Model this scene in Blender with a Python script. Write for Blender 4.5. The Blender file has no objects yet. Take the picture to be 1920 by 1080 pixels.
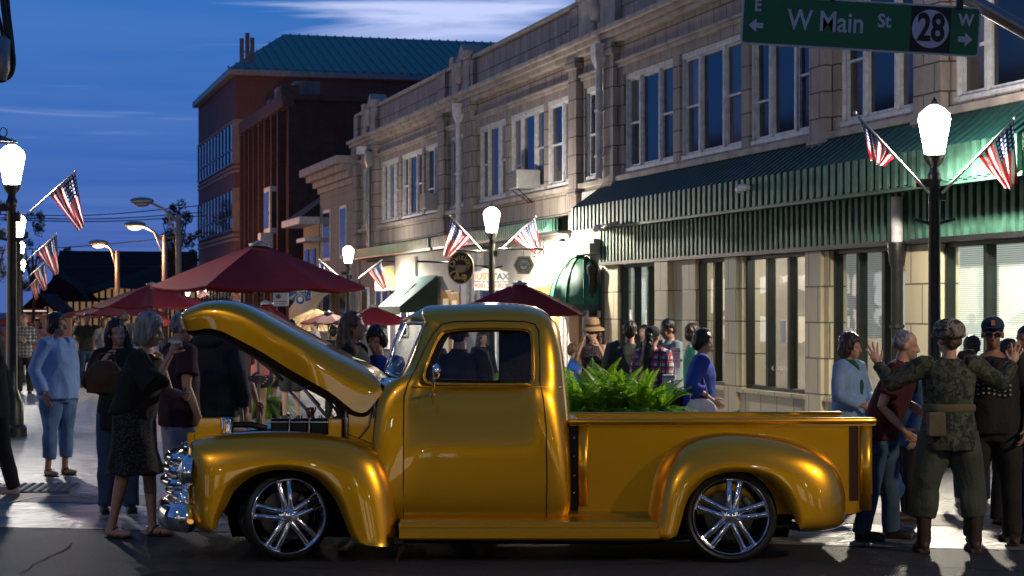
import bpy, bmesh, math, random
from mathutils import Vector, Matrix, noise, Euler
random.seed(7)
PI = math.pi
rad = math.radians
SC = bpy.context.scene
COL = SC.collection

# ---------------- camera, world, exposure ----------------
F = 3600.0; CX = 960.0; HY = 580.0; CH = 1.683
cam_d = bpy.data.cameras.new('camera'); cam = bpy.data.objects.new('camera', cam_d); COL.objects.link(cam)
cam.location = (0, 0, CH); cam.rotation_euler = (PI/2, 0, 0)
cam_d.sensor_width = 36; cam_d.lens = 36*F/1920; cam_d.shift_y = 40/1920
cam_d.clip_end = 1500; cam_d.clip_start = 0.1
cam_d.dof.use_dof = True; cam_d.dof.focus_distance = 13.2; cam_d.dof.aperture_fstop = 7
SC.camera = cam
SC.view_settings.view_transform = 'Standard'; SC.view_settings.look = 'None'
SC.view_settings.exposure = 0.5; SC.view_settings.gamma = 1; SC.view_settings.use_curve_mapping = False
SC.cycles.sample_clamp_indirect = 4.0
SC.cycles.max_bounces = 6; SC.cycles.transparent_max_bounces = 12
SC.cycles.caustics_reflective = False; SC.cycles.caustics_refractive = False

def P(px, py, Y):
    return Vector(((px-CX)/F*Y, Y, CH+(HY-py)/F*Y))

wd = bpy.data.worlds.new('World'); SC.world = wd; wd.use_nodes = True
nt = wd.node_tree; N = nt.nodes; L = nt.links; N.clear()
def nn(t, **k):
    n = N.new(t)
    for a, b in k.items(): setattr(n, a, b)
    return n
out = nn('ShaderNodeOutputWorld'); bg = nn('ShaderNodeBackground')
tc = nn('ShaderNodeTexCoord'); sep = nn('ShaderNodeSeparateXYZ'); L.new(tc.outputs['Generated'], sep.inputs[0])
ramp = nn('ShaderNodeValToRGB'); L.new(sep.outputs['Z'], ramp.inputs[0])
cr = ramp.color_ramp
cr.elements[0].position = 0.0; cr.elements[0].color = (.045, .085, .27, 1)
cr.elements[1].position = 1.0; cr.elements[1].color = (.010, .06, .18, 1)
for p_, c_ in ((.05, (.028, .085, .31, 1)), (.10, (.010, .082, .32, 1)), (.16, (.004, .095, .34, 1)), (.3, (.008, .085, .29, 1)), (.6, (.012, .075, .24, 1))):
    e = cr.elements.new(p_); e.color = c_
sky = nn('ShaderNodeTexSky', sky_type='NISHITA', sun_disc=False); sky.sun_elevation = rad(1.0); sky.sun_rotation = rad(250)
skm = nn('ShaderNodeMix', data_type='RGBA', blend_type='ADD'); skm.inputs[0].default_value = 0.008
L.new(ramp.outputs[0], skm.inputs[6]); L.new(sky.outputs[0], skm.inputs[7])
# clouds on a plane overhead
mz = nn('ShaderNodeMath', operation='MAXIMUM'); mz.inputs[1].default_value = .02; L.new(sep.outputs['Z'], mz.inputs[0])
dx = nn('ShaderNodeMath', operation='DIVIDE'); L.new(sep.outputs['X'], dx.inputs[0]); L.new(mz.outputs[0], dx.inputs[1])
dy = nn('ShaderNodeMath', operation='DIVIDE'); L.new(sep.outputs['Y'], dy.inputs[0]); L.new(mz.outputs[0], dy.inputs[1])
cb = nn('ShaderNodeCombineXYZ'); L.new(dx.outputs[0], cb.inputs[0]); L.new(dy.outputs[0], cb.inputs[1])
mp = nn('ShaderNodeMapping'); L.new(cb.outputs[0], mp.inputs[0]); mp.inputs['Scale'].default_value = (.8, 1.1, 1); mp.inputs['Rotation'].default_value = (0, 0, rad(14))
ns = nn('ShaderNodeTexNoise'); ns.inputs['Scale'].default_value = 1.3; ns.inputs['Detail'].default_value = 7; ns.inputs['Roughness'].default_value = .55; ns.inputs['Distortion'].default_value = .6
L.new(mp.outputs[0], ns.inputs['Vector'])
# cloud bank towards the upper middle of the view
bank = nn('ShaderNodeVectorMath', operation='DISTANCE'); nv = nn('ShaderNodeVectorMath', operation='NORMALIZE'); L.new(tc.outputs['Generated'], nv.inputs[0])
sc2 = nn('ShaderNodeVectorMath', operation='MULTIPLY'); sc2.inputs[1].default_value = (1, 0, 2.8); L.new(nv.outputs[0], sc2.inputs[0]); L.new(sc2.outputs[0], bank.inputs[0])
bank.inputs[1].default_value = (-.035, 0, 2.8*.152)
mr = nn('ShaderNodeMapRange'); L.new(bank.outputs['Value'], mr.inputs[0]); mr.inputs[1].default_value = .01; mr.inputs[2].default_value = .15; mr.inputs[3].default_value = .36; mr.inputs[4].default_value = 0
ad = nn('ShaderNodeMath', operation='ADD'); L.new(ns.outputs[0], ad.inputs[0]); L.new(mr.outputs[0], ad.inputs[1])
cr2 = nn('ShaderNodeMapRange', interpolation_type='SMOOTHSTEP'); L.new(ad.outputs[0], cr2.inputs[0]); cr2.inputs[1].default_value = .57; cr2.inputs[2].default_value = .90
fz = nn('ShaderNodeMath', operation='MULTIPLY'); L.new(cr2.outputs[0], fz.inputs[0])
fade = nn('ShaderNodeMapRange'); L.new(sep.outputs['Z'], fade.inputs[0]); fade.inputs[1].default_value = .07; fade.inputs[2].default_value = .15
L.new(fade.outputs[0], fz.inputs[1])
nl = nn('ShaderNodeTexNoise'); nl.inputs['Scale'].default_value = .35; nl.inputs['Detail'].default_value = 4; L.new(mp.outputs[0], nl.inputs['Vector'])
vl = nn('ShaderNodeMapRange'); L.new(nl.outputs[0], vl.inputs[0]); vl.inputs[1].default_value = .36; vl.inputs[2].default_value = .66; vl.inputs[4].default_value = .38
veil = nn('ShaderNodeMix', data_type='RGBA'); L.new(vl.outputs[0], veil.inputs[0]); L.new(skm.outputs[2], veil.inputs[6]); veil.inputs[7].default_value = (.09, .17, .42, 1)
cm = nn('ShaderNodeMix', data_type='RGBA'); L.new(fz.outputs[0], cm.inputs[0]); L.new(veil.outputs[2], cm.inputs[6]); cm.inputs[7].default_value = (.40, .46, .70, 1)
dk = nn('ShaderNodeMapRange'); L.new(sep.outputs['Y'], dk.inputs[0]); dk.inputs[1].default_value = -.6; dk.inputs[2].default_value = .7; dk.inputs[3].default_value = .42; dk.inputs[4].default_value = 1
dm_ = nn('ShaderNodeMix', data_type='RGBA', blend_type='MULTIPLY'); dm_.inputs[0].default_value = 1; L.new(cm.outputs[2], dm_.inputs[6]); L.new(dk.outputs[0], dm_.inputs[7])
L.new(dm_.outputs[2], bg.inputs[0]); bg.inputs[1].default_value = 1.0; L.new(bg.outputs[0], out.inputs[0])

# ---------------- helpers ----------------
def setin(n, names, v):
    for nm in names:
        if nm in n.inputs: n.inputs[nm].default_value = v; return
MATS = {}
def mat(name, col, rough=.6, metal=0, var=.15, vscale=6, bump=0, bscale=40, coat=0, emit=None, estr=0, trans=0, spec=.5, stretch=(1, 1, 1), coords='Object'):
    if name in MATS: return MATS[name]
    m = bpy.data.materials.new(name); m.use_nodes = True; nt = m.node_tree; b = nt.nodes['Principled BSDF']
    c = tuple(col)+(1,)
    b.inputs['Roughness'].default_value = rough; b.inputs['Metallic'].default_value = metal
    b.inputs['Specular IOR Level'].default_value = spec
    if coat: b.inputs['Coat Weight'].default_value = coat; b.inputs['Coat Roughness'].default_value = .04
    tcn = nt.nodes.new('ShaderNodeTexCoord'); mpn = nt.nodes.new('ShaderNodeMapping'); mpn.inputs['Scale'].default_value = stretch
    nt.links.new(tcn.outputs[coords], mpn.inputs[0])
    if var:
        no = nt.nodes.new('ShaderNodeTexNoise'); no.inputs['Scale'].default_value = vscale; no.inputs['Detail'].default_value = 5
        nt.links.new(mpn.outputs[0], no.inputs['Vector'])
        mx = nt.nodes.new('ShaderNodeMix'); mx.data_type = 'RGBA'
        mr = nt.nodes.new('ShaderNodeMapRange'); mr.inputs[1].default_value = .3; mr.inputs[2].default_value = .7
        nt.links.new(no.outputs[0], mr.inputs[0]); nt.links.new(mr.outputs[0], mx.inputs[0])
        mx.inputs[6].default_value = tuple(v*(1-var) for v in col)+(1,); mx.inputs[7].default_value = tuple(min(1, v*(1+var)) for v in col)+(1,)
        nt.links.new(mx.outputs[2], b.inputs['Base Color'])
    else: b.inputs['Base Color'].default_value = c
    if bump:
        n2 = nt.nodes.new('ShaderNodeTexNoise'); n2.inputs['Scale'].default_value = bscale; n2.inputs['Detail'].default_value = 4
        nt.links.new(mpn.outputs[0], n2.inputs['Vector'])
        bp = nt.nodes.new('ShaderNodeBump'); bp.inputs['Strength'].default_value = bump; bp.inputs['Distance'].default_value = .02
        nt.links.new(n2.outputs[0], bp.inputs['Height']); nt.links.new(bp.outputs[0], b.inputs['Normal'])
    if emit:
        b.inputs['Emission Color'].default_value = tuple(emit)+(1,); b.inputs['Emission Strength'].default_value = estr
    MATS[name] = m
    return m

def setinv(o, parent):
    o.parent = parent
class MB:
    def __init__(s): s.v = []; s.f = []; s.uv = None; s.mi = []
    def add(s, vs, fs, mi=0):
        o = len(s.v); s.v += [Vector(v) for v in vs]; s.f += [tuple(i+o for i in f) for f in fs]; s.mi += [mi]*len(fs); return s
    def box(s, x0, x1, y0, y1, z0, z1, mi=0, M=None):
        vs = [Vector((x, y, z)) for x in (x0, x1) for y in (y0, y1) for z in (z0, z1)]
        if M: vs = [M @ v for v in vs]
        return s.add(vs, [(0, 1, 3, 2), (4, 6, 7, 5), (0, 4, 5, 1), (2, 3, 7, 6), (0, 2, 6, 4), (1, 5, 7, 3)], mi)
    def tube(s, pts, r, n=8, mi=0, closed=False, cap=True, ry=None):
        pts = [Vector(p) for p in pts]; m = len(pts)
        rs = r if isinstance(r, (list, tuple)) else [r]*m
        vs = []; prev = None
        for i, p in enumerate(pts):
            if closed: t = pts[(i+1) % m]-pts[i-1]
            else: t = pts[min(i+1, m-1)]-pts[max(i-1, 0)]
            if t.length < 1e-9: t = Vector((0, 0, 1))
            t.normalize()
            if prev is None:
                a = Vector((0, 0, 1)) if abs(t.z) < .9 else Vector((0, 1, 0))
                u = t.cross(a).normalized()
            else:
                u = (prev-t*prev.dot(t))
                if u.length < 1e-6: u = t.orthogonal()
                u.normalize()
            prev = u; w = t.cross(u)
            for k in range(n):
                an = 2*PI*k/n; vs.append(p+(u*math.cos(an)+w*math.sin(an))*rs[i])
        fs = []
        for i in range(m if closed else m-1):
            for k in range(n):
                a = i*n+k; b = i*n+(k+1) % n; c = ((i+1) % m)*n+(k+1) % n; d = ((i+1) % m)*n+k
                fs.append((a, b, c, d))
        if cap and not closed: fs += [tuple(range(n-1, -1, -1)), tuple(range((m-1)*n, m*n))]
        return s.add(vs, fs, mi)
    def ell(s, c, r, nu=14, nv=9, mi=0, M=None):
        c = Vector(c); vs = []; 
        if not isinstance(r, (tuple, list)): r = (r, r, r)
        for j in range(1, nv):
            ph = PI*j/nv
            for i in range(nu):
                th = 2*PI*i/nu
                d = Vector((r[0]*math.sin(ph)*math.cos(th), r[1]*math.sin(ph)*math.sin(th), r[2]*math.cos(ph)))
                vs.append(c+(M @ d if M else d))
        top = len(vs); a = Vector((0, 0, r[2])); vs += [c+(M @ a if M else a), c-(M @ a if M else a)]
        fs = []
        for j in range(nv-2):
            for i in range(nu):
                fs.append((j*nu+i, (j+1)*nu+i, (j+1)*nu+(i+1) % nu, j*nu+(i+1) % nu))
        for i in range(nu):
            fs.append((top, i, (i+1) % nu)); fs.append((top+1, (nv-2)*nu+(i+1) % nu, (nv-2)*nu+i))
        return s.add(vs, fs, mi)
    def lathe(s, prof, c=(0, 0, 0), n=24, mi=0, M=None, cap=False):
        c = Vector(c); vs = []
        for (r, z) in prof:
            for i in range(n):
                th = 2*PI*i/n; d = Vector((r*math.cos(th), r*math.sin(th), z)); vs.append(c+(M @ d if M else d))
        fs = []
        for j in range(len(prof)-1):
            for i in range(n): fs.append((j*n+i, j*n+(i+1) % n, (j+1)*n+(i+1) % n, (j+1)*n+i))
        if cap: fs += [tuple(range(n-1, -1, -1)), tuple(range((len(prof)-1)*n, len(prof)*n))]
        return s.add(vs, fs, mi)
    def rings(s, rings, cap=True, mi=0, closed=True):
        n = len(rings[0]); vs = [v for r in rings for v in r]; fs = []
        for j in range(len(rings)-1):
            for i in range(n if closed else n-1): fs.append((j*n+i, j*n+(i+1) % n, (j+1)*n+(i+1) % n, (j+1)*n+i))
        if cap: fs += [tuple(range(n-1, -1, -1)), tuple(range((len(rings)-1)*n, len(rings)*n))]
        return s.add(vs, fs, mi)
    def prism(s, poly, off, mi=0):
        n = len(poly); a = [Vector(p) for p in poly]; off = Vector(off); b = [p+off for p in a]
        return s.add(a+b, [tuple(range(n)), tuple(range(2*n-1, n-1, -1))]+[(i, i+n, (i+1) % n+n, (i+1) % n) for i in range(n)], mi)
    def sect(s, secs, n=20, mi=0, p=1.0):
        """secs: (center, halfwidth, halfdepth) stacked elliptical sections, x width, y depth"""
        rings = []
        for c, a, b in secs:
            c = Vector(c); ring = []
            for i in range(n):
                th = 2*PI*i/n; cc = math.cos(th); ss = math.sin(th)
                ring.append(c+Vector((a*math.copysign(abs(cc)**p, cc), b*math.copysign(abs(ss)**p, ss), 0)))
            rings.append(ring)
        return s.rings(rings, mi=mi)
    def xf(s, M): s.v = [M @ v for v in s.v]; return s
    def build(s, name, mats, parent=None, smooth=False, world=False, fix=True, bevel=0, label=None, auto=None):
        me = bpy.data.meshes.new(name); me.from_pydata([tuple(v) for v in s.v], [], s.f)
        if not isinstance(mats, (list, tuple)): mats = [mats]
        for m in mats: me.materials.append(m)
        if len(mats) > 1: me.polygons.foreach_set('material_index', s.mi)
        if fix:
            bm = bmesh.new(); bm.from_mesh(me); bmesh.ops.recalc_face_normals(bm, faces=bm.faces); bm.to_mesh(me); bm.free()
        o = bpy.data.objects.new(name, me); COL.objects.link(o)
        if smooth:
            me.polygons.foreach_set('use_smooth', [True]*len(me.polygons))
            if auto: me.set_sharp_from_angle(angle=rad(auto))
        if bevel:
            md = o.modifiers.new('b', 'BEVEL'); md.width = bevel; md.segments = 2; md.limit_method = 'ANGLE'
        if parent:
            o.parent = parent
            if world: o.matrix_parent_inverse = rootM(parent).inverted()
        if label: o['label'] = label
        return o
def rootM(o):
    M = Matrix.LocRotScale(o.location, o.rotation_euler, o.scale)
    return (rootM(o.parent) @ o.matrix_parent_inverse @ M) if o.parent else M
def thing(name, label, cat, loc=(0, 0, 0), rz=0, group=None):
    o = bpy.data.objects.new(name, None); COL.objects.link(o); o.location = loc; o.rotation_euler = (0, 0, rz)
    o.empty_display_size = .2
    return tag(o, label, cat, group)
def tag(o, label, cat, group=None):
    o['label'] = label; o['category'] = cat
    if group: o['group'] = group
    return o
def struct(o, kind='structure'):
    o['kind'] = kind; return o
def copy_tree(o, parent=None):
    c = o.copy(); COL.objects.link(c)
    if parent: c.parent = parent
    for ch in list(o.children): copy_tree(ch, c)
    return c
def cr_interp(pts, n, closed=False):
    """Catmull-Rom through tuples, resampled to n points evenly in chord length"""
    m = len(pts); pts = [Vector(p) for p in pts]; outp = []
    K = 12
    rng = m if closed else m-1
    for i in range(rng):
        p1 = pts[i]; p2 = pts[(i+1) % m]
        p0 = pts[i-1] if (closed or i > 0) else p1*2-p2
        p3 = pts[(i+2) % m] if (closed or i < m-2) else p2*2-p1
        for k in range(K):
            t = k/K
            outp.append(.5*((2*p1)+(p2-p0)*t+(2*p0-5*p1+4*p2-p3)*t*t+(3*p1-p0-3*p2+p3)*t**3))
    if not closed: outp.append(pts[-1])
    return outp
def resample(pts, n, closed=False):
    q = list(pts)+([pts[0]] if closed else [])
    d = [0]
    for i in range(1, len(q)): d.append(d[-1]+(q[i]-q[i-1]).length)
    res = []; j = 0; tot = d[-1]
    for k in range(n):
        t = tot*k/(n if closed else n-1)
        while j < len(d)-2 and d[j+1] < t: j += 1
        w = (t-d[j])/max(1e-9, d[j+1]-d[j]); res.append(q[j].lerp(q[j+1], min(1, max(0, w))))
    return res
def remesh(mb, voxel, sm=4, name='tmp', extra=None):
    """union of closed shells into one skin"""
    me = bpy.data.meshes.new(name); me.from_pydata([tuple(v) for v in mb.v], [], mb.f)
    bm = bmesh.new(); bm.from_mesh(me); bmesh.ops.recalc_face_normals(bm, faces=bm.faces); bm.to_mesh(me); bm.free()
    o = bpy.data.objects.new(name, me); COL.objects.link(o)
    r = o.modifiers.new('r', 'REMESH'); r.mode = 'VOXEL'; r.voxel_size = voxel; r.use_smooth_shade = True
    s = o.modifiers.new('s', 'SMOOTH'); s.iterations = sm; s.factor = .6
    dg = bpy.context.evaluated_depsgraph_get(); ev = o.evaluated_get(dg)
    res = bpy.data.meshes.new_from_object(ev)
    bpy.data.objects.remove(o); bpy.data.meshes.remove(me)
    return res
def mesh_obj(name, me, mats, parent, smooth=True):
    me.materials.clear()
    for m in (mats if isinstance(mats, (list, tuple)) else [mats]): me.materials.append(m)
    me.name = name
    if smooth: me.polygons.foreach_set('use_smooth', [True]*len(me.polygons))
    o = bpy.data.objects.new(name, me); COL.objects.link(o); o.parent = parent
    return o
FONT = None
def text_mb(txt, size, M, depth=.002, mb=None, align='CENTER', mi=0, bold=0, sx=1.0):
    cu = bpy.data.curves.new('t', 'FONT'); cu.body = txt; cu.size = size; cu.align_x = align; cu.align_y = 'CENTER'; cu.extrude = depth; cu.offset = bold
    cu.resolution_u = 4
    o = bpy.data.objects.new('t', cu); COL.objects.link(o)
    dg = bpy.context.evaluated_depsgraph_get(); me = bpy.data.meshes.new_from_object(o.evaluated_get(dg))
    bpy.data.objects.remove(o); bpy.data.curves.remove(cu)
    mb = mb or MB()
    S = Matrix.Diagonal((sx, 1, 1, 1))
    mb.add([M @ (S @ v.co) for v in me.vertices], [tuple(p.vertices) for p in me.polygons], mi)
    bpy.data.meshes.remove(me); return mb
def sign_M(loc, rz=0, roll=0):
    # text plane: local x right, y up, z towards viewer at -Y
    return Matrix.Translation(loc) @ Matrix.Rotation(rz, 4, 'Z') @ Matrix.Rotation(PI/2, 4, 'X') @ Matrix.Rotation(roll, 4, 'Z')
RPOW = 1200; LPOW = 300
# ---------------- shared materials ----------------
CHROME = mat('chrome', (.85, .86, .9), .11, 1, var=.05, vscale=3)
DARKMETAL = mat('black painted iron', (.008, .009, .010), .38, 0, var=.4, vscale=20, bump=.08)
BLACK = mat('black rubber', (.012, .012, .013), .55, 0, var=.3, vscale=30)
STEEL = mat('grey steel', (.28, .29, .30), .4, .8, var=.15)
def paint_mat():
    m = bpy.data.materials.new('gold metallic car paint'); m.use_nodes = True; nt = m.node_tree; b = nt.nodes['Principled BSDF']
    b.inputs['Metallic'].default_value = .80; b.inputs['Roughness'].default_value = .31
    b.inputs['Coat Weight'].default_value = 1; b.inputs['Coat Roughness'].default_value = .03
    tc = nt.nodes.new('ShaderNodeTexCoord'); no = nt.nodes.new('ShaderNodeTexNoise'); no.inputs['Scale'].default_value = 900; no.inputs['Detail'].default_value = 2
    nt.links.new(tc.outputs['Object'], no.inputs[0])
    mx = nt.nodes.new('ShaderNodeMix'); mx.data_type = 'RGBA'; nt.links.new(no.outputs[0], mx.inputs[0])
    mx.inputs[6].default_value = (.56, .258, .002, 1); mx.inputs[7].default_value = (.88, .47, .006, 1)
    nt.links.new(mx.outputs[2], b.inputs['Base Color'])
    bp = nt.nodes.new('ShaderNodeBump'); bp.inputs['Strength'].default_value = .06; bp.inputs['Distance'].default_value = .001
    nt.links.new(no.outputs[0], bp.inputs['Height']); nt.links.new(bp.outputs[0], b.inputs['Normal'])
    return m
GOLD = paint_mat()
def block_mat(name, c1, c2, mortar, bw, bh, rough=.8, scale=1.0, msize=.006, vertical=False, dirt=.25, bumpd=.3, soot=0, coords='Object', rot=(PI/2, 0, 0)):
    """brick texture laid over local x (along the wall) and z (up)"""
    m = bpy.data.materials.new(name); m.use_nodes = True; nt = m.node_tree; b = nt.nodes['Principled BSDF']; b.inputs['Roughness'].default_value = rough
    tc = nt.nodes.new('ShaderNodeTexCoord'); sp = nt.nodes.new('ShaderNodeSeparateXYZ'); cb = nt.nodes.new('ShaderNodeCombineXYZ')
    nt.links.new(tc.outputs[coords], sp.inputs[0])
    ax = nt.nodes.new('ShaderNodeMath'); ax.operation = 'ADD'; nt.links.new(sp.outputs['X'], ax.inputs[0]); nt.links.new(sp.outputs['Y'], ax.inputs[1])
    nt.links.new(ax.outputs[0], cb.inputs[0]); nt.links.new(sp.outputs['Z'], cb.inputs[1])
    br = nt.nodes.new('ShaderNodeTexBrick'); nt.links.new(cb.outputs[0], br.inputs['Vector'])
    br.inputs['Color1'].default_value = tuple(c1)+(1,); br.inputs['Color2'].default_value = tuple(c2)+(1,); br.inputs['Mortar'].default_value = tuple(mortar)+(1,)
    br.inputs['Scale'].default_value = scale; br.inputs['Mortar Size'].default_value = msize; br.inputs['Brick Width'].default_value = bw; br.inputs['Row Height'].default_value = bh
    no = nt.nodes.new('ShaderNodeTexNoise'); no.inputs['Scale'].default_value = 1.6; no.inputs['Detail'].default_value = 8; no.inputs['Roughness'].default_value = .65
    mp = nt.nodes.new('ShaderNodeMapping'); mp.inputs['Scale'].default_value = (1.4, 1.4, .5); nt.links.new(tc.outputs[coords], mp.inputs[0]); nt.links.new(mp.outputs[0], no.inputs['Vector'])
    mr = nt.nodes.new('ShaderNodeMapRange'); mr.inputs[1].default_value = .3; mr.inputs[2].default_value = .72; mr.inputs[3].default_value = 1-dirt; mr.inputs[4].default_value = 1+dirt*.4
    nt.links.new(no.outputs[0], mr.inputs[0])
    mx = nt.nodes.new('ShaderNodeMix'); mx.data_type = 'RGBA'; mx.blend_type = 'MULTIPLY'; mx.inputs[0].default_value = 1
    nt.links.new(br.outputs['Color'], mx.inputs[6]); nt.links.new(mr.outputs[0], mx.inputs[7]); nt.links.new(mx.outputs[2], b.inputs['Base Color'])
    bp = nt.nodes.new('ShaderNodeBump'); bp.inputs['Strength'].default_value = bumpd; bp.inputs['Distance'].default_value = .01; bp.invert = True
    nt.links.new(br.outputs['Fac'], bp.inputs['Height']); nt.links.new(bp.outputs[0], b.inputs['Normal'])
    return m
TERRA = block_mat('weathered terracotta blocks', (.42, .355, .325), (.365, .31, .285), (.10, .085, .08), .55, .36, dirt=.42, msize=.012)
TERRA_PL = mat('plain terracotta trim', (.41, .35, .32), .75, var=.3, vscale=3, bump=.2, bscale=15)
CREAMBLK = block_mat('cream glazed ashlar', (.62, .55, .37), (.57, .50, .34), (.16, .13, .10), .6, .50, rough=.5, dirt=.15, msize=.012)
REDBRICK = block_mat('dark red brick', (.095, .034, .034), (.07, .026, .026), (.09, .06, .055), .24, .085, dirt=.35)
PINKBRICK = block_mat('red brown office brick', (.23, .095, .08), (.20, .085, .072), (.15, .10, .09), .24, .085, dirt=.2)
BANDSTONE = mat('pale stone band', (.34, .25, .21), .8, var=.2, vscale=3)
WHITEPAINT = mat('peeling white window paint', (.64, .64, .67), .55, var=.22, vscale=9, bump=.15)
WINDARK = mat('dark window glass', (.010, .011, .014), .045, 0, var=.5, vscale=1.2, spec=1.0)
def win_mat(name, base, rough, blind=(.1, .1, .12)):
    return mat(name, base, rough, 0, var=.3, vscale=1.5, spec=.9)
GREENROOF = mat('green standing seam metal', (.012, .17, .13), .45, .3, var=.15, vscale=2)
AWNGREEN = mat('weathered green awning metal', (.05, .14, .105), .42, .25, var=.35, vscale=5, bump=.1)
AWNTOP = mat('dark green awning top', (.012, .075, .07), .45, .2, var=.25, vscale=4)
def translucent(m, col, f=.4):
    nt = m.node_tree; t = nt.nodes.new('ShaderNodeBsdfTranslucent'); t.inputs[0].default_value = tuple(col)+(1,); x = nt.nodes.new('ShaderNodeMixShader'); x.inputs[0].default_value = f
    nt.links.new(nt.nodes['Principled BSDF'].outputs[0], x.inputs[1]); nt.links.new(t.outputs[0], x.inputs[2]); nt.links.new(x.outputs[0], nt.nodes['Material Output'].inputs[0]); return m
MAROON = translucent(mat('maroon umbrella canvas', (.25, .016, .032), .75, var=.12, vscale=8, bump=.1, bscale=200), (.40, .035, .05), .4)
def glass_mat(name, tint=(.9, .95, 1), refl=.12, rough=.02, dark=0.0):
    m = bpy.data.materials.new(name); m.use_nodes = True; nt = m.node_tree; nt.nodes.clear()
    o = nt.nodes.new('ShaderNodeOutputMaterial'); t = nt.nodes.new('ShaderNodeBsdfTransparent'); t.inputs[0].default_value = tuple(v*(1-dark) for v in tint)+(1,)
    g = nt.nodes.new('ShaderNodeBsdfGlossy'); g.inputs['Roughness'].default_value = rough; g.inputs[0].default_value = (1, 1, 1, 1)
    lf = nt.nodes.new('ShaderNodeLayerWeight'); lf.inputs[0].default_value = .5
    lw = nt.nodes.new('ShaderNodeMath'); lw.operation = 'POWER'; nt.links.new(lf.outputs['Facing'], lw.inputs[0]); lw.inputs[1].default_value = 4
    no = nt.nodes.new('ShaderNodeTexNoise'); no.inputs['Scale'].default_value = 2; tc = nt.nodes.new('ShaderNodeTexCoord'); nt.links.new(tc.outputs['Object'], no.inputs[0])
    bp = nt.nodes.new('ShaderNodeBump'); bp.inputs['Strength'].default_value = .04; bp.inputs['Distance'].default_value = .02; nt.links.new(no.outputs[0], bp.inputs['Height']); nt.links.new(bp.outputs[0], g.inputs['Normal'])
    ad = nt.nodes.new('ShaderNodeMath'); ad.operation = 'ADD'; ad.use_clamp = True; ad.inputs[1].default_value = refl; nt.links.new(lw.outputs[0], ad.inputs[0])
    mx = nt.nodes.new('ShaderNodeMixShader'); nt.links.new(ad.outputs[0], mx.inputs[0]); nt.links.new(t.outputs[0], mx.inputs[1]); nt.links.new(g.outputs[0], mx.inputs[2]); nt.links.new(mx.outputs[0], o.inputs[0])
    return m
CARGLASS = glass_mat('tinted car glass', dark=.12, refl=.04)
SHOPGLASS = glass_mat('shop window glass', dark=.08, refl=.10)
def lamp_mat(name, col, s, tr=.5):
    m = bpy.data.materials.new(name); m.use_nodes = True; nt = m.node_tree; nt.nodes.clear()
    o = nt.nodes.new('ShaderNodeOutputMaterial'); t = nt.nodes.new('ShaderNodeBsdfTransparent'); e = nt.nodes.new('ShaderNodeEmission')
    e.inputs[0].default_value = tuple(col)+(1,); e.inputs[1].default_value = s
    mx = nt.nodes.new('ShaderNodeMixShader'); mx.inputs[0].default_value = 1-tr; nt.links.new(t.outputs[0], mx.inputs[1]); nt.links.new(e.outputs[0], mx.inputs[2]); nt.links.new(mx.outputs[0], o.inputs[0])
    return m
LANTERN = lamp_mat('glowing lantern glass', (1, .93, .82), 30)
SODIUM = lamp_mat('sodium lamp lens', (1, .42, .16), 14, .3)
def ground_mat():
    # stamped concrete paving, slabs and worn sheen
    m = bpy.data.materials.new('worn concrete paving'); m.use_nodes = True; nt = m.node_tree; b = nt.nodes['Principled BSDF']
    tc = nt.nodes.new('ShaderNodeTexCoord'); mp = nt.nodes.new('ShaderNodeMapping'); mp.inputs['Rotation'].default_value = (0, 0, rad(22.8)); nt.links.new(tc.outputs['Object'], mp.inputs[0])
    br = nt.nodes.new('ShaderNodeTexBrick'); nt.links.new(mp.outputs[0], br.inputs['Vector']); br.inputs['Scale'].default_value = 1; br.inputs['Brick Width'].default_value = 1.5; br.inputs['Row Height'].default_value = 1.5; br.offset = 0
    br.inputs['Mortar Size'].default_value = .012; br.inputs['Color1'].default_value = (.20, .195, .19, 1); br.inputs['Color2'].default_value = (.165, .16, .16, 1); br.inputs['Mortar'].default_value = (.05, .05, .05, 1)
    no = nt.nodes.new('ShaderNodeTexNoise'); no.inputs['Scale'].default_value = 3; no.inputs['Detail'].default_value = 9; no.inputs['Roughness'].default_value = .65; nt.links.new(tc.outputs['Object'], no.inputs[0])
    mr = nt.nodes.new('ShaderNodeMapRange'); mr.inputs[1].default_value = .3; mr.inputs[2].default_value = .7; mr.inputs[3].default_value = .42; mr.inputs[4].default_value = 1.2; nt.links.new(no.outputs[0], mr.inputs[0])
    mx = nt.nodes.new('ShaderNodeMix'); mx.data_type = 'RGBA'; mx.blend_type = 'MULTIPLY'; mx.inputs[0].default_value = 1; nt.links.new(br.outputs[0], mx.inputs[6]); nt.links.new(mr.outputs[0], mx.inputs[7]); nt.links.new(mx.outputs[2], b.inputs[0])
    b.inputs['Roughness'].default_value = .40
    n2 = nt.nodes.new('ShaderNodeTexNoise'); n2.inputs['Scale'].default_value = 4; n2.inputs['Detail'].default_value = 5; n2.inputs['Distortion'].default_value = 1.2; m2 = nt.nodes.new('ShaderNodeMapping'); m2.inputs['Scale'].default_value = (.7, 1.6, 1); nt.links.new(tc.outputs['Object'], m2.inputs[0]); nt.links.new(m2.outputs[0], n2.inputs[0])
    bp = nt.nodes.new('ShaderNodeBump'); bp.inputs['Strength'].default_value = .9; bp.inputs['Distance'].default_value = .045; nt.links.new(n2.outputs[0], bp.inputs['Height']); nt.links.new(bp.outputs[0], b.inputs['Normal'])
    return m
PAVING = ground_mat()
ASPHALT = mat('worn asphalt', (.024, .024, .027), .6, var=.75, vscale=70, bump=1.0, bscale=90)
REDPAVE = block_mat('red brick paving strip', (.12, .07, .06), (.09, .055, .05), (.05, .04, .04), .2, .1, dirt=.3)
KERBM = mat('concrete kerb', (.16, .16, .16), .7, var=.3, vscale=8, bump=.3)
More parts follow.
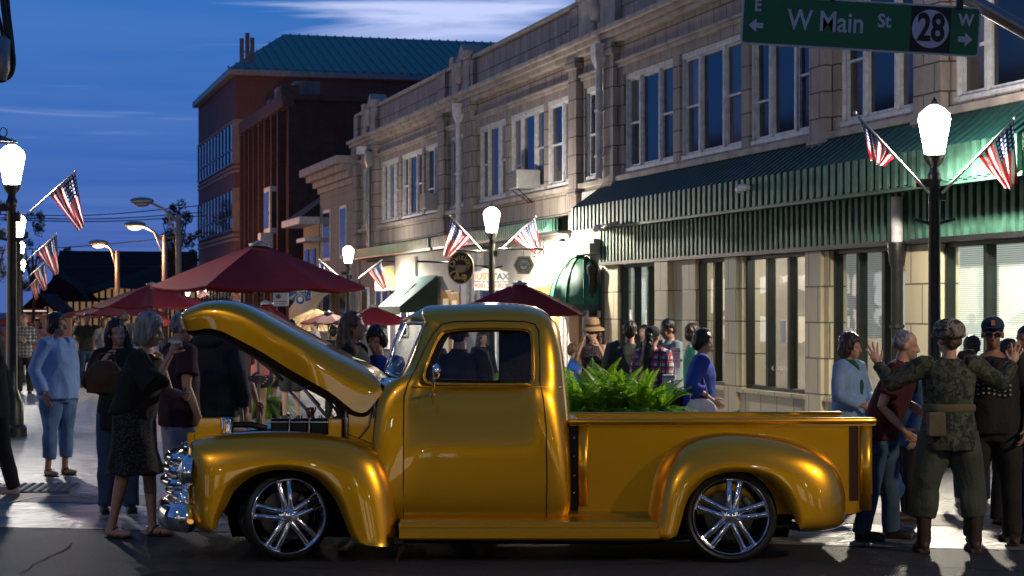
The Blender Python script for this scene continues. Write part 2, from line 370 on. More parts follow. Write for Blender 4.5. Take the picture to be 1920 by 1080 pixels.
# ---------------- ground ----------------
def gsheet(name, poly, z, m, kind='structure'):
    mb = MB(); mb.add([(x, y, z) for x, y in poly], [tuple(range(len(poly)))]); o = mb.build(name, m, fix=False)
    if o.data.polygons[0].normal.z < 0: o.data.flip_normals()
    return struct(o, kind)
gsheet('road', [(-400, -200), (400, -200), (400, 900), (-400, 900)], 0, ASPHALT)
# paved pedestrian street, one flush sheet on the asphalt
kl = P(-200, 981, 0); 
def gp(px, py):
    Y = CH*F/(py-HY); return ((px-CX)/F*Y, Y)
k0 = gp(-600, 976); k1 = gp(900, 1008); k2 = gp(2400, 1044)
gsheet('pavement', [k0, k1, k2, (30, 30), (-20, 130), (-60, 130), (-40, 30)], .004, PAVING)
# brick coloured band and worn white crossing line behind the kerb
def mkmat(name, c): return mat(name, c, .6, var=.4, vscale=6, bump=.3)
b0 = gp(-300, 932); b1 = gp(960, 968); b2 = gp(2300, 1000)
gsheet('paving_band', [b0, b1, b2, gp(2300, 978), gp(960, 948), gp(-300, 915)], .008, mkmat('faded red paving', (.10, .07, .07)))
def curve_line(pts, w, name, m, z=.012):
    c = resample(cr_interp([Vector(gp(*p)+(0,)) for p in pts], 0), 30); mb = MB(); vs = []
    for i, p in enumerate(c):
        t = (c[min(i+1, 29)]-c[max(i-1, 0)]).normalized(); n = Vector((-t.y, t.x, 0)); vs += [p+n*w+Vector((0, 0, z)), p-n*w+Vector((0, 0, z))]
    mb.add(vs, [(2*i, 2*i+1, 2*i+3, 2*i+2) for i in range(29)]); return struct(mb.build(name, m, smooth=False))
WORNWHITE = mat('worn white line paint', (.42, .42, .42), .6, var=.5, vscale=9)
curve_line([(15, 945), (70, 934), (130, 931), (240, 929)], .02, 'painted_line', WORNWHITE)
curve_line([(10, 960), (50, 959), (95, 959)], .012, 'painted_line', WORNWHITE)
curve_line([(150, 934), (240, 928), (290, 930)], .015, 'painted_line', WORNWHITE)
# tactile plate with domes
TAR = mat('tar patch', (.009, .009, .010), .85, var=.5)
rn_ = random.Random(9)
def crack(pts, w=.008):
    q = [(x+rn_.uniform(-7, 7), y+rn_.uniform(-1.2, 1.2)) for x, y in pts]; curve_line(q, w, 'road_crack', TAR, .006)
crack([(200+60*k, 1052+2.2*k) for k in range(12)]); crack([(980+55*k, 1070-3*k) for k in range(10)]); crack([(1180+40*k, 1058-1.5*k) for k in range(8)], .006); crack([(40+14*k, 1075-8*k) for k in range(8)], .006); crack([(1500+50*k, 1052+2.5*k) for k in range(10)], .01)
tp = thing('tactile_plate', 'grey tactile paving plate with small domes near the kerb at left', 'paving plate', Vector(gp(28, 918)+(0,)), rad(6))
mb = MB(); mb.box(-.55, .55, -.42, .42, .006, .02)
for i in range(14):
    for j in range(10): mb.lathe([(.022, 0), (.018, .012), (0, .015)], (-.52+.08*i, -.37+.082*j, .018), 8)
mb.build('plate', KERBM, tp)
gsheet('tar_patch', [gp(300, 1072), gp(520, 1066), gp(640, 1090), gp(180, 1100)], .004, mat('tar patch', (.012, .012, .013), .4, var=.5))

# ---------------- facade frame ----------------
YREF = 34.88; SQ = math.hypot(.28, 1)
def yk(px): return 11.8/((px-CX)/F+.28)
def U(px): return (YREF-yk(px))*SQ
FX, FY = 11.8-.28*YREF, YREF
FRZ = math.atan2(-1/SQ, .28/SQ)
FM = Matrix.Translation((FX, FY, 0)) @ Matrix.Rotation(FRZ, 4, 'Z')
def FP(u, v, z): return FM @ Vector((u, v, z))
def fthing(name, label, cat, u=0, v=0, z=0, group=None): return thing(name, label, cat, FP(u, v, z), FRZ, group)

UR = U(1985); UL = U(668)
tb_ = fthing('commercial_building', 'long two storey terracotta building with paired upper windows and stone parapet', 'building')
ZP = 7.6
wins = [  # px0, px1, lights
 (1786, 1990, 3), (1572, 1724, 3), (1404, 1526, 3), (1274, 1390, 3), (1169, 1262, 3), (1096, 1139, 2), (1024, 1076, 2), (955, 1020, 3), (897, 948, 3), (842, 873, 2), (795, 826, 2), (752, 791, 3), (714, 747, 3), (678, 700, 2)]
WZ0, WZ1 = 4.17, 5.95
# wall with real openings (columns of blocks between windows)
mb = MB(); VB = 9.0
edges = sorted([(U(a), U(b)) for a, b, n in wins]); cur = UL
for a, b in edges:
    mb.box(cur, a, 0, .35, WZ0, WZ1); cur = b
mb.box(cur, UR, 0, .35, WZ0, WZ1) if cur < UR else None
mb.box(UL, UR+1, 0, .35, WZ1, ZP); mb.box(UL, UR+1, 0, .35, 3.2, WZ0); mb.build('upper_wall', TERRA, tb_)
mb = MB(); mb.box(UL, UR+1, .35, VB, 3.2, 7.1); mb.box(UL, UL+.3, .0, VB, 0, 3.2); mb.box(UL, UR+1, 5.0, VB, 0, 3.2); mb.box(UL, UR+1, .36, 5, 3.1, 3.2); mb.build('rear_mass', TERRA_PL, tb_)
# trim
mb = MB()
mb.box(UL-.1, UR+1, -.22, 0, 6.66, 6.76); mb.box(UL-.1, UR+1, -.30, 0, 6.76, 6.86); mb.box(UL-.1, UR+1, -.14, 0, 6.56, 6.66); mb.build('cornice', TERRA_PL, tb_, bevel=.015)
mb = MB(); mb.box(UL, UR+1, -.05, 0, 6.10, 6.17); mb.box(UL, UR+1, -.09, 0, 6.17, 6.22); mb.build('lintel_moulding', TERRA_PL, tb_, bevel=.01)
mb = MB(); mb.box(UL, UR+1, -.10, 0, 4.02, 4.12); mb.build('sill_course', TERRA_PL, tb_, bevel=.01)
mb = MB(); mb.box(UL-.03, UR+1, -.06, .40, ZP, ZP+.09); mb.build('parapet_coping', TERRA_PL, tb_, bevel=.01)
# pilasters
for px0, px1 in ((1143, 1162), (1077, 1092), (878, 894), (829, 841), (703, 712), (669, 676), (1532, 1561), (1729, 1782)):
    mb = MB(); mb.box(U(px0), U(px1), -.13, 0, 3.25, 6.55); mb.box(U(px0)-.05, U(px1)+.05, -.18, 0, 6.36, 6.56); mb.box(U(px0)-.03, U(px1)+.03, -.16, 0, 3.9, 4.02)
    mb.box(U(px0), U(px1), -.10, 0, 6.87, ZP+.0); mb.build('pilaster', TERRA, tb_, bevel=.012)
# pediments with carved shields on the parapet
for px in (700, 873, 1130):
    u = U(px); mb = MB(); w = .85 if px < 1000 else 1.1
    mb.prism([(u-w, -.12, ZP), (u+w, -.12, ZP), (u+w, -.12, ZP+.12), (u+w*.45, -.12, ZP+.16), (u, -.12, ZP+.46), (u-w*.45, -.12, ZP+.16), (u-w, -.12, ZP+.12)], (0, .5, 0))
    mb.box(u-w, u-w+.32, -.2, .4, ZP+.02, ZP+.22); mb.box(u+w-.32, u+w, -.2, .4, ZP+.02, ZP+.22)
    mb.box(u-w, u+w, -.14, 0, 6.88, ZP)
    o = mb.build('pediment', TERRA_PL, tb_, bevel=.02)
    m2 = MB(); m2.ell((u, -.16, ZP-.25), (.20, .08, .30), 14, 8); m2.ell((u-.16, -.18, ZP-.05), (.10, .07, .09)); m2.ell((u+.16, -.18, ZP-.05), (.10, .07, .09)); m2.ell((u, -.18, ZP-.62), (.09, .06, .14)); m2.ell((u-.2, -.16, ZP-.4), (.07, .05, .16)); m2.ell((u+.2, -.16, ZP-.4), (.07, .05, .16))
    m2.build('carved_shield', TERRA_PL, o, smooth=True)
# windows
BLIND = [mat('window pane dark %s' % k, c, .09, var=.4, vscale=.8, spec=.55) for k, c in (('umber', (.022, .016, .02)), ('slate', (.045, .05, .065)), ('ink', (.006, .010, .02)), ('curtain', (.12, .125, .14)), ('shade', (.07, .06, .055)))]
rnd = random.Random(11)
def upper_window(a, b, n):
    u0, u1 = U(a), U(b); fr = MB(); t = .055; dpt = (.09, .19)
    # outer frame + transom
    fr.box(u0, u1, .04, .20, WZ1-.10, WZ1); fr.box(u0, u1, .02, .20, WZ0, WZ0+.07); 
    w = (u1-u0)
    if n == 3: cuts = [0, .29, .68, 1]
    else: cuts = [0, .52, 1]
    mull = .075
    for c in cuts: uu = u0+c*w; fr.box(max(u0, uu-mull/2) if c else u0, min(u1, uu+mull/2) if c < 1 else u1, .05, .20, WZ0+.07, WZ1-.10)
    root = fr.build('window', WHITEPAINT, tb_, bevel=.006)
    for i in range(len(cuts)-1):
        a_ = u0+cuts[i]*w+(mull/2 if i else mull); b_ = u0+cuts[i+1]*w-(mull/2 if i < len(cuts)-2 else mull)
        z0, z1 = WZ0+.07, WZ1-.10
        sash = MB(); k = .035
        split = None
        if not (n == 3 and i == 1) and not (n == 2 and i == 1 and rnd.random() < .5): split = z0+(z1-z0)*rnd.choice((.5, .5, .52, .36, .5))
        sash.box(a_, b_, .09, .15, z0, z0+k*1.5); sash.box(a_, b_, .09, .15, z1-k, z1); sash.box(a_, a_+k, .09, .15, z0, z1); sash.box(b_-k, b_, .09, .15, z0, z1)
        if split: sash.box(a_, b_, .085, .15, split-k/2, split+k/2)
        sash.build('sash', WHITEPAINT, root)
        up = MB(); tilt = rnd.uniform(-.006, .006)
        zz = split or z0
        up.add([(a_+k, .125, zz), (b_-k, .125+tilt, zz), (b_-k, .118+tilt, z1), (a_+k, .118, z1)], [(0, 1, 2, 3)]); up.build('pane', rnd.choice((BLIND[2], BLIND[2], BLIND[1], BLIND[3], BLIND[2])), root)
        if split:
            lo = MB(); lo.add([(a_+k, .13, z0), (b_-k, .13, z0), (b_-k, .13, split), (a_+k, .13, split)], [(0, 1, 2, 3)]); lo.build('pane', rnd.choice((BLIND[0], BLIND[0], BLIND[1], BLIND[4])), root)
for a, b, n in wins: upper_window(a, b, n)
# downspouts with hopper heads
def downspout(px, z0, z1, m=WHITEPAINT, name='downspout', r=.065):
    u = U(px); mb = MB(); mb.tube([(u, -.22, z0), (u, -.22, z1-.55), (u, -.22, z1-.4)], r, 12)
    mb.rings([[(u-a, -.22-a*.8, z) , (u+a, -.22-a*.8, z), (u+a, -.22+a*.8, z), (u-a, -.22+a*.8, z)] for a, z in ((.07, z1-.45), (.14, z1-.25), (.15, z1))], cap=True)
    for z in (z0+.4, (z0+z1)/2): mb.box(u-r-.03, u+r+.03, -.28, -.13, z, z+.04)
    mb.v = [Vector(v) for v in mb.v]
    return mb.build(name, m, tb_, smooth=True, auto=40)
downspout(1144, 4.1, 6.6); downspout(876, 3.2, 6.6); downspout(705, 3.2, 6.3, STEEL)
# lower green strips over the far shops
def corrug(mb, u0, u1, z0, z1, v, pitch, dep, top=None, duty=.5):
    """folded sheet metal; if top=(v2,z2) the sheet slopes back to the wall from z1"""
    prof = []; u = u0
    while u < u1:
        prof += [(u, 0), (u+pitch*duty*.92, 0), (u+pitch*duty, dep), (u+pitch*.94, dep), (u+pitch, 0)]; u += pitch
    prof = prof[:-1]
    rows = [[(a, v+d, z0) for a, d in prof], [(a, v+d, z1) for a, d in prof]]
    if top: rows.append([(a, top[0]+d*.3, top[1]+(0)) for a, d in prof])
    mb.rings([[Vector(p) for p in r] for r in rows], cap=False, closed=False)
for a, b in ((684, 828), (833, 1072)):
    f = fthing('sign_band', 'narrow green corrugated metal band over the shops, %s stretch' % ('left' if a < 700 else 'right'), 'sign band')
    mb = MB(); corrug(mb, U(a), U(b), 3.24, 3.48, -.34, .16, .04, (-.03, 3.56)); mb.build('metal_sheet', AWNGREEN, f)
    mb = MB(); mb.box(U(a), U(b), -.30, -.0, 3.18, 3.24); mb.build('soffit', DARKMETAL, f)
# ---- big green awning at the right ----
aw = fthing('metal_awning', 'large dark green corrugated metal awning over the corner shop windows', 'awning')
mb = MB(); ua, ub = U(1140), UR+2
corrug(mb, ua, ub, 3.14, 3.55, -.72, .215, .06); o = mb.build('valance', AWNGREEN, aw)
mb = MB(); corrug(mb, ua, ub, 3.55, 3.551, -.72, .215, .06, (-.02, 4.05)); mb.build('sloped_roof', AWNTOP, aw)
mb = MB(); mb.add([(ua, -.72, 3.14), (ua, -.72, 3.55), (ua, 0, 4.05), (ua, 0, 3.14)], [(0, 1, 2, 3)]); mb.add([(ua, -.72, 3.16), (ub, -.72, 3.16), (ub, 0, 3.16), (ua, 0, 3.16)], [(0, 1, 2, 3)]); mb.build('soffit', AWNTOP, aw)
mb = MB(); mb.box(ua, ub, -.04, 0, 4.03, 4.10); mb.box(ua, ub, -.70, -.64, 3.10, 3.15); mb.build('edge_trim', AWNGREEN, aw)
fa = fthing('metal_fascia', 'green corrugated metal fascia right above the corner shop windows', 'fascia')
mb = MB(); corrug(mb, U(1133), ub, 2.55, 3.16, -.10, .19, .055); mb.build('metal_sheet', AWNGREEN, fa)
mb = MB(); mb.box(U(1133), ub, -.12, -.02, 2.50, 2.56); mb.build('edge_trim', DARKMETAL, fa)
# vents / spot fixtures
for px, z, v, lb in ((1490, 3.42, -.78, 'small white elbow pipe sticking out of the green valance'), (1205, 3.12, -.8, 'white elbow pipe under the left end of the green awning')):
    t = fthing('elbow_pipe', lb, 'pipe', U(px), v, z); mb = MB(); mb.tube([(0, .12, 0), (0, 0, 0), (-.06, -.03, .0), (-.12, -.04, -.03)], [.045, .05, .055, .055], 12); mb.build('pipe', mat('white plastic pipe', (.7, .7, .7), .4), t, smooth=True)
    if px == 1205: m2 = MB(); m2.tube([(0, .0, 0), (.9, .02, .04)], .035, 10); m2.build('pipe_run', mat('grey plastic pipe', (.3, .33, .32), .4), t, smooth=True)
# ---- ground floor right: piers, shop windows ----
WB0, WB1 = .47, 2.5
shop = [(1158, 1233, 3), (1303, 1361, 2), (1391, 1513, 3), (1554, 1697, 3), (1761, 2010, 3)]
mb = MB(); cur = U(1128)
for a, b, n in shop:
    mb.box(cur, U(a), 0, .4, 0, WB1+.3); cur = U(b)
for a, b, n in shop: mb.box(U(a), U(b), .0, .4, 0, WB0-.04); mb.box(U(a), U(b), 0, .4, WB1, WB1+.3)
mb.build('ground_floor_wall', CREAMBLK, tb_)
for a, b, d in ((1237, 1262, .10), (1365, 1387, .06), (1516, 1546, .06)):
    mb = MB(); mb.box(U(a), U(b), -d, 0, 0, WB1); mb.build('pier', CREAMBLK, tb_, bevel=.01)
for a, b, n in shop: mb = MB(); mb.box(U(a)-.05, U(b)+.05, -.06, .1, WB0-.06, WB0); mb.build('window_sill', CREAMBLK, tb_)
FRAMEDK = mat('dark bronze window frame', (.022, .028, .024), .35, .6, var=.2)
def blinds_mat(name, col, estr):
    m = bpy.data.materials.new(name); m.use_nodes = True; nt = m.node_tree; b = nt.nodes['Principled BSDF']; tc = nt.nodes.new('ShaderNodeTexCoord'); w = nt.nodes.new('ShaderNodeTexWave'); w.bands_direction = 'Z'; w.inputs['Scale'].default_value = 12.5
    nt.links.new(tc.outputs['Object'], w.inputs[0]); r = nt.nodes.new('ShaderNodeMix'); r.data_type = 'RGBA'; nt.links.new(w.outputs[1], r.inputs[0]); r.inputs[6].default_value = tuple(v*.45 for v in col)+(1,); r.inputs[7].default_value = tuple(col)+(1,)
    nt.links.new(r.outputs[2], b.inputs[0]); nt.links.new(r.outputs[2], b.inputs['Emission Color']); b.inputs['Emission Strength'].default_value = estr; b.inputs['Roughness'].default_value = .6
    return m
BLINDM = blinds_mat('lit venetian blinds', (.60, .66, .54), .7)
BLINDD = blinds_mat('dim venetian blinds', (.40, .42, .38), .5)
ROOMW = mat('glowing shop interior wall', (.35, .33, .26), .8, var=.4, vscale=1.5, emit=(1, .85, .6), estr=.05)  # wall glows by itself, standing in for indoor light
ROOMGLOW = mat('warm glowing shop interior', (.20, .18, .14), .8, var=.6, vscale=1.5, emit=(1, .8, .55), estr=.16)  # warm glow put into the walls to brighten the darker shops
TUBE = mat('added ceiling strip lamp', (1, 1, 1), .5, var=0, emit=(1, .95, .85), estr=60)
SHEET = mat('white paper notice', (.75, .75, .72), .6, var=.08)
for wi, (a, b, n) in enumerate(shop):
    u0, u1 = U(a), U(b); fr = MB(); t = .05
    fr.box(u0, u1, .08, .2, WB0, WB0+.06); fr.box(u0, u1, .08, .2, WB1-.06, WB1); cuts = [i/n for i in range(n+1)]
    for c in cuts: uu = u0+(u1-u0)*c; fr.box(max(u0, uu-.045), min(u1, uu+.045), .07, .2, WB0+.06, WB1-.06)
    root = fr.build('shop_window', FRAMEDK, tb_, bevel=.006)
    for i in range(n):
        a_ = u0+(u1-u0)*cuts[i]; b_ = u0+(u1-u0)*cuts[i+1]; g = MB(); g.add([(a_, .14, WB0), (b_, .14, WB0), (b_, .14, WB1), (a_, .14, WB1)], [(0, 1, 2, 3)]); g.build('pane', SHOPGLASS, root)
    r = MB(); r.add([(u0-.1, 2.8, 0), (u1+.1, 2.8, 0), (u1+.1, 2.8, 3), (u0-.1, 2.8, 3)], [(0, 1, 2, 3)]); r.box(u0-.12, u0-.1, .4, 2.8, 0, 3); r.box(u1+.1, u1+.12, .4, 2.8, 0, 3); r.box(u0, u1, .4, 2.8, 0, .02); r.build('interior', ROOMW if wi in (0, 4) else ROOMGLOW, root)
    if wi in (0, 4):
        g = MB(); g.add([(u0, .26, WB0), (u1, .26, WB0), (u1, .26, WB1), (u0, .26, WB1)], [(0, 1, 2, 3)]); g.build('blinds', BLINDM, root)
    if wi == 3:
        g = MB(); g.add([(u0, .26, 1.3), (u1, .26, 1.3), (u1, .26, WB1), (u0, .26, WB1)], [(0, 1, 2, 3)]); g.build('blinds', BLINDD, root)
    if wi in (1, 2, 3):
        g = MB(); g.box(u0+.2, u1-.2, 1.2, 1.3, 2.6, 2.66); g.build('added_strip_light', TUBE, root)  # unseen lamp added to brighten the shop inside
        g = MB()
        for k in range(4): x = u0+(u1-u0)*(k+.5)/4; g.box(x-.16, x+.16, 2.3, 2.78, .4, 1.5+.25*(k % 2))
        g.build('display_shelf', mat('glowing shop display shelf', (.25, .14, .08), .6, var=.5, vscale=4, emit=(1, .5, .25), estr=.10), root)  # shelf given a faint glow like the walls behind it
# writing on the third shop window and notices taped inside
def fsign_M(u, v, z): return FM @ Matrix.Translation((u, v, z)) @ Matrix.Rotation(PI/2, 4, 'X')
FI = FM.inverted()
mb = text_mb('WWW.      CS.COM', .10, Matrix.Translation((U(1440), .133, .80)) @ Matrix.Rotation(PI/2, 4, 'X'), .001); mb.build('window_lettering', SHEET, tb_)
for px, z, w_, h_ in ((1453, 1.35, .10, .32), (1574, 1.30, .09, .26), (1170, 1.55, .05, .25), (1199, 1.5, .05, .35)):
    mb = MB(); u = U(px); mb.box(u-w_, u+w_, .128, .134, z-h_/2, z+h_/2); mb.build('notice', SHEET, tb_)
# iron drain pipe with white upper part (right) and black pipe (left)
mb = MB(); u = U(1705); mb.tube([(u, -.17, 2.52), (u, -.17, 3.10)], .075, 14); mb.build('white_downpipe', WHITEPAINT, tb_, smooth=True, auto=40)
mb = MB(); mb.lathe([(.075, 0), (.075, 2.2), (.10, 2.28), (.12, 2.45), (.12, 2.52), (.09, 2.53)], (u, -.17, 0), 16); mb.tube([(u, -.17, 1.45), (u, -.17, 1.49)], .095, 14); mb.build('iron_drain_pipe', DARKMETAL, tb_, smooth=True, auto=40)
mb = MB(); u = U(1126); mb.lathe([(.08, 0), (.08, 2.3), (.11, 2.36), (.12, 2.5), (.09, 2.52)], (u, -.15, 0), 16); mb.tube([(u, -.15, 1.5), (u+.25, -.1, 1.5)], .02, 8); mb.tube([(u+.22, -.05, 0), (u+.22, -.05, 2.4)], .02, 8); mb.tube([(u+.34, -.05, 0), (u+.34, -.05, 2.4)], .015, 8); mb.build('iron_drain_pipe', DARKMETAL, tb_, smooth=True, auto=40)
# frame of small window above the left end of the awning
mb = MB(); a_, b_ = U(1094), U(1134); mb.box(a_, b_, -.04, .02, 3.30, 3.95); mb.build('transom_frame', WHITEPAINT, tb_, bevel=.01)
mb = MB(); mb.box(a_+.15, b_-.15, -.05, -.041, 3.36, 3.78); mb.build('pane', BLIND[1], tb_)
mb = MB(); mb.box(a_, b_, -.30, .02, 2.72, 2.92); mb.box(a_+.1, b_, -.22, .02, 2.92, 3.0); mb.build('shop_lintel', mat('white painted lintel', (.6, .58, .54), .6), tb_, bevel=.01)

# ---- ground floor shops of the far part (px 670-1130) ----
SHOPWHITE = mat('cream painted shop wall', (.52, .49, .45), .7, var=.12, vscale=3, bump=.1)
GREYW = mat('grey painted shop wall', (.10, .10, .12), .6, var=.2)
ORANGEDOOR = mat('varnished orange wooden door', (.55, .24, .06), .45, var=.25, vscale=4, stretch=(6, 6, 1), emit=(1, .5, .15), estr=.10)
WARMGL = mat('warm lit shop interior', (.6, .5, .35), .6, var=.45, vscale=2.5, emit=(1, .78, .5), estr=.35)
mb = MB()
segs = [(668, 700, GREYW), (700, 738, GREYW), (738, 828, SHOPWHITE), (828, 1130, SHOPWHITE)]
for a, b, m in segs:
    mb = MB(); mb.box(U(a), U(b), .05, .3, 0, 3.2); mb.build('shop_wall', m, tb_)
def fbox(name, a, b, z0, z1, v0, v1, m, parent=None, bevel=0):
    mb = MB(); mb.box(U(a), U(b), v0, v1, z0, z1); return mb.build(name, m, parent or tb_, bevel=bevel)
for a, b, z0, z1 in ((678, 688, 1.0, 2.3), (705, 714, .6, 2.2), (717, 726, .6, 2.2), (905, 925, .5, 2.1), (752, 762, 1.0, 2.2), (948, 958, .6, 2.2), (963, 988, .5, 2.25), (862, 868, .8, 2.4)):
    o = fbox('shop_window', a-2, b+2, z0-.05, z1+.05, .0, .1, WHITEPAINT); fbox('pane', a, b, z0, z1, -.006, -.001, BLIND[0] if a not in (963, 905) else BLIND[1], o)
def door_(a, b, z1=2.15, m=ORANGEDOOR):
    o = fbox('door', a, b, 0, z1, -.02, .06, m, bevel=.01); w = b-a
    fbox('glass', a+w*.22, b-w*.22, 1.15, z1-.2, -.03, -.021, WARMGL, o); fbox('glass', a+w*.22, b-w*.22, .3, 1.0, -.03, -.021, WARMGL, o)
    fbox('handle', a+w*.08, a+w*.15, .95, 1.2, -.08, -.021, DARKMETAL, o)
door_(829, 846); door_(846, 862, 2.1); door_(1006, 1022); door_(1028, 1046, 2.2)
fbox('dark_recess_panel', 790, 800, 0, 2.2, .0, .045, FRAMEDK)  # flat dark panel; the recess's darkness is only its colour
for a, b in ((866, 876), (886, 892), (896, 903)): fbox('striped_panel', a, b, 1.6, 3.0, -.03, .045, WHITEPAINT)
fbox('entrance_glow', 1049, 1075, 0, 1.9, -.01, .045, WARMGL)  # flat glowing panel stands in for the lit entrance
fbox('entrance_post', 1078, 1096, 0, 2.0, -.12, .045, mat('peach painted panel', (.50, .27, .11), .6, var=.1))
for px in (1058, 1066, 1072, 1099, 1108, 1113): fbox('entrance_mullion', px, px+3, 0, 2.3, -.08, -.012, WHITEPAINT)
# lamp added by the entrance to brighten the white wall
wl = fthing('added_wall_lamp', 'small added wall lamp glowing on the white shop wall beside the green dome awning', 'wall lamp', U(1064), -.12, 3.02)
mb = MB(); mb.lathe([(.0, .08), (.05, .06), (.09, 0)], (0, 0, 0), 16); mb.box(-.02, .02, 0, .1, .03, .07); mb.build('shade', DARKMETAL, wl)
mb = MB(); mb.ell((0, 0, -.02), .045); mb.build('bulb', lamp_mat('added lamp bulb', (1, .9, .7), 22, .3), wl)
ld = bpy.data.lights.new('added_wall_lamp_light', 'POINT'); ld.energy = 230; ld.color = (1, .86, .62); ld.shadow_soft_size = .06; lo = bpy.data.objects.new('added_wall_lamp_light', ld); COL.objects.link(lo); lo.location = FP(U(1064), -.3, 2.9)
# signs on the walls
mb = MB(); mb.box(U(752), U(780), -.03, .045, 2.2, 3.1); mb.build('wall_sign_board', SHOPWHITE, tb_)
# slanted awning (green/white) with dark side
sa = fthing('slanted_awning', 'pale green slanted fabric awning with a dark side panel', 'awning')
mb = MB(); a_, b_ = U(778), U(822); mb.add([(a_-.0, -.02, 2.55), (b_, -.02, 2.55), (b_, -1.0, 1.75), (a_, -1.0, 1.75)], [(0, 1, 2, 3)]); o = mb.build('canvas', mat('pale green awning canvas', (.22, .42, .40), .7, var=.15), sa); o.modifiers.new('s', 'SOLIDIFY').thickness = .012
mb = MB(); mb.add([(b_, -.02, 2.55), (b_, -1.0, 1.75), (b_, -1.0, 1.6), (b_, -.02, 1.6)], [(0, 1, 2, 3)]); mb.add([(a_, -1.0, 1.75), (b_, -1.0, 1.75), (b_, -1.0, 1.55), (a_, -1.0, 1.55)], [(0, 1, 2, 3)]); o = mb.build('side_panel', mat('dark green awning side', (.02, .045, .03), .8), sa); o.modifiers.new('s', 'SOLIDIFY').thickness = .012
mb = MB(); ctr = (U(800), -.53, 2.17); Mt = Matrix.Translation(ctr) @ Matrix.Rotation(rad(40), 4, 'X'); mb.box(-.45, .2, -.25, .02, .0, .012, M=Mt); mb.box(-.1, .1, .05, .3, 0, .012, M=Mt); mb.build('faded_lettering_patch', WHITEPAINT, sa)
# green dome awning
da = fthing('dome_awning', 'dark green quarter dome awning with white lettering over the cafe door', 'awning')
mb = MB(); uc = (U(1064)+U(1130))/2; R1 = (U(1130)-U(1064))/2; rows = []
for j in range(9):
    el = PI/2*j/8; rows.append([Vector((uc+R1*math.cos(th)*math.cos(el), -.02-.60*math.sin(th)*math.cos(el), 1.78+.94*math.sin(el))) for th in [PI*i/30 for i in range(31)]])
mb.rings(rows, cap=False, closed=False); o = mb.build('canvas', None or mat('dark green awning canvas', (.006, .14, .095), .6, var=.1, vscale=6), da, smooth=True); o.modifiers.new('s', 'SOLIDIFY').thickness = .01
mb = MB()
for i in range(1, 6):
    th = PI*i/6; mb.tube([(uc+(R1+.01)*math.cos(th)*math.cos(el), -.02-.61*math.sin(th)*math.cos(el), 1.78+.95*math.sin(el)) for el in [PI/2*j/10 for j in range(11)]], .012, 6)
mb.build('rib', mat('dark green awning canvas', (0, 0, 0)), da)
mb = MB(); mb.rings([[Vector((uc+R1*math.cos(th), -.02-.60*math.sin(th), z)) for th in [PI*i/30 for i in range(31)]] for z in (1.66, 1.78)], cap=False, closed=False); mb.build('valance', mat('deep green valance', (.004, .05, .04), .6), da)
# lettering wraps on the valance side facing the viewer
wM = FI @ sign_M(P(1050, 556, yk(1050)-1.9), 0)
def dome_pt(px):  # angle on dome for the lettering
    return px
mb = MB(); txt = 'instreet'
for i, ch in enumerate(txt):
    th = PI*(.30+.045*i) if False else PI*(.78-.052*i)
    pos = Vector((uc+R1*1.012*math.cos(th), -.02-.615*math.sin(th), 1.84)); ang = th-PI/2
    text_mb(ch, .17, Matrix.Translation(pos) @ Matrix.Rotation(th-PI*1.5+PI, 4, 'Z') @ Matrix.Rotation(PI/2, 4, 'X'), .003, mb, bold=.004)
mb.build('lettering', SHEET, da)

# air conditioners
def aircon(px, z, lb, bracket=True):
    t = fthing('air_conditioner', lb, 'air conditioner', U(px), 0, z); mb = MB(); mb.box(-.32, .32, -.42, .1, 0, .40); mb.build('casing', mat('pale grey enamel', (.36, .36, .37), .5, var=.15), t, bevel=.015)
    mb = MB()
    for k in range(9): mb.box(-.28, .28, -.43, -.42, .04+k*.038, .055+k*.038)
    mb.build('grille', DARKMETAL, t)
    if bracket: mb = MB(); mb.tube([(-.25, -.38, 0), (-.1, -.02, -.28)], .012, 6); mb.tube([(.25, -.38, 0), (.1, -.02, -.28)], .012, 6); mb.tube([(-.3, -.38, -.01), (.3, -.38, -.01)], .012, 6); mb.build('bracket', DARKMETAL, t)
aircon(997, WZ0+.05, 'boxy air conditioner on a metal bracket in an upper window above the cafe sign')
aircon(822, WZ0+.05, 'small air conditioner in an upper window left of the air conditioner with a bracket', False)
sl = fthing('security_lamp', 'small white floodlight on the cornice at the far end of the terracotta building', 'floodlight', U(703), -.4, 6.35)
mb = MB(); mb.box(-.18, .18, -.12, .12, -.1, .12); mb.tube([(0, .1, 0), (0, .38, .02)], .03, 8); mb.build('housing', WHITEPAINT, sl, bevel=.02)
# ---------------- far buildings along the street ----------------
# small cream corner building with heavy cornice
cb_ = fthing('corner_building', 'small cream building with a heavy stepped cornice beyond the terracotta building', 'building')
a_, b_ = U(600), U(667)
CREAMW = block_mat('pale painted blocks', (.36, .31, .26), (.33, .285, .24), (.16, .13, .11), .6, .3, dirt=.25)
mb = MB(); mb.box(a_, b_-.02, .0, 8, 0, 5.9); mb.build('wall', CREAMW, cb_)
mb = MB(); 
for k, (z0, z1, e) in enumerate(((5.6, 5.8, .08), (5.8, 6.0, .22), (6.0, 6.2, .42), (6.2, 6.45, .62))): mb.box(a_-e, b_-.05, -e, 8+e*.3, z0, z1)
mb.build('cornice', TERRA_PL, cb_, bevel=.02)
for (x0, x1) in ((608, 620), (640, 650)):
    for z0, z1 in ((1.0, 2.6), (3.4, 4.9)):
        mb = MB(); mb.box(U(x0)-.1, U(x1)+.1, -.04, .02, z0-.1, z1+.1); o = mb.build('window', WHITEPAINT, cb_)
        mb = MB(); mb.box(U(x0), U(x1), -.05, -.041, z0, z1); mb.build('pane', BLIND[1], o)
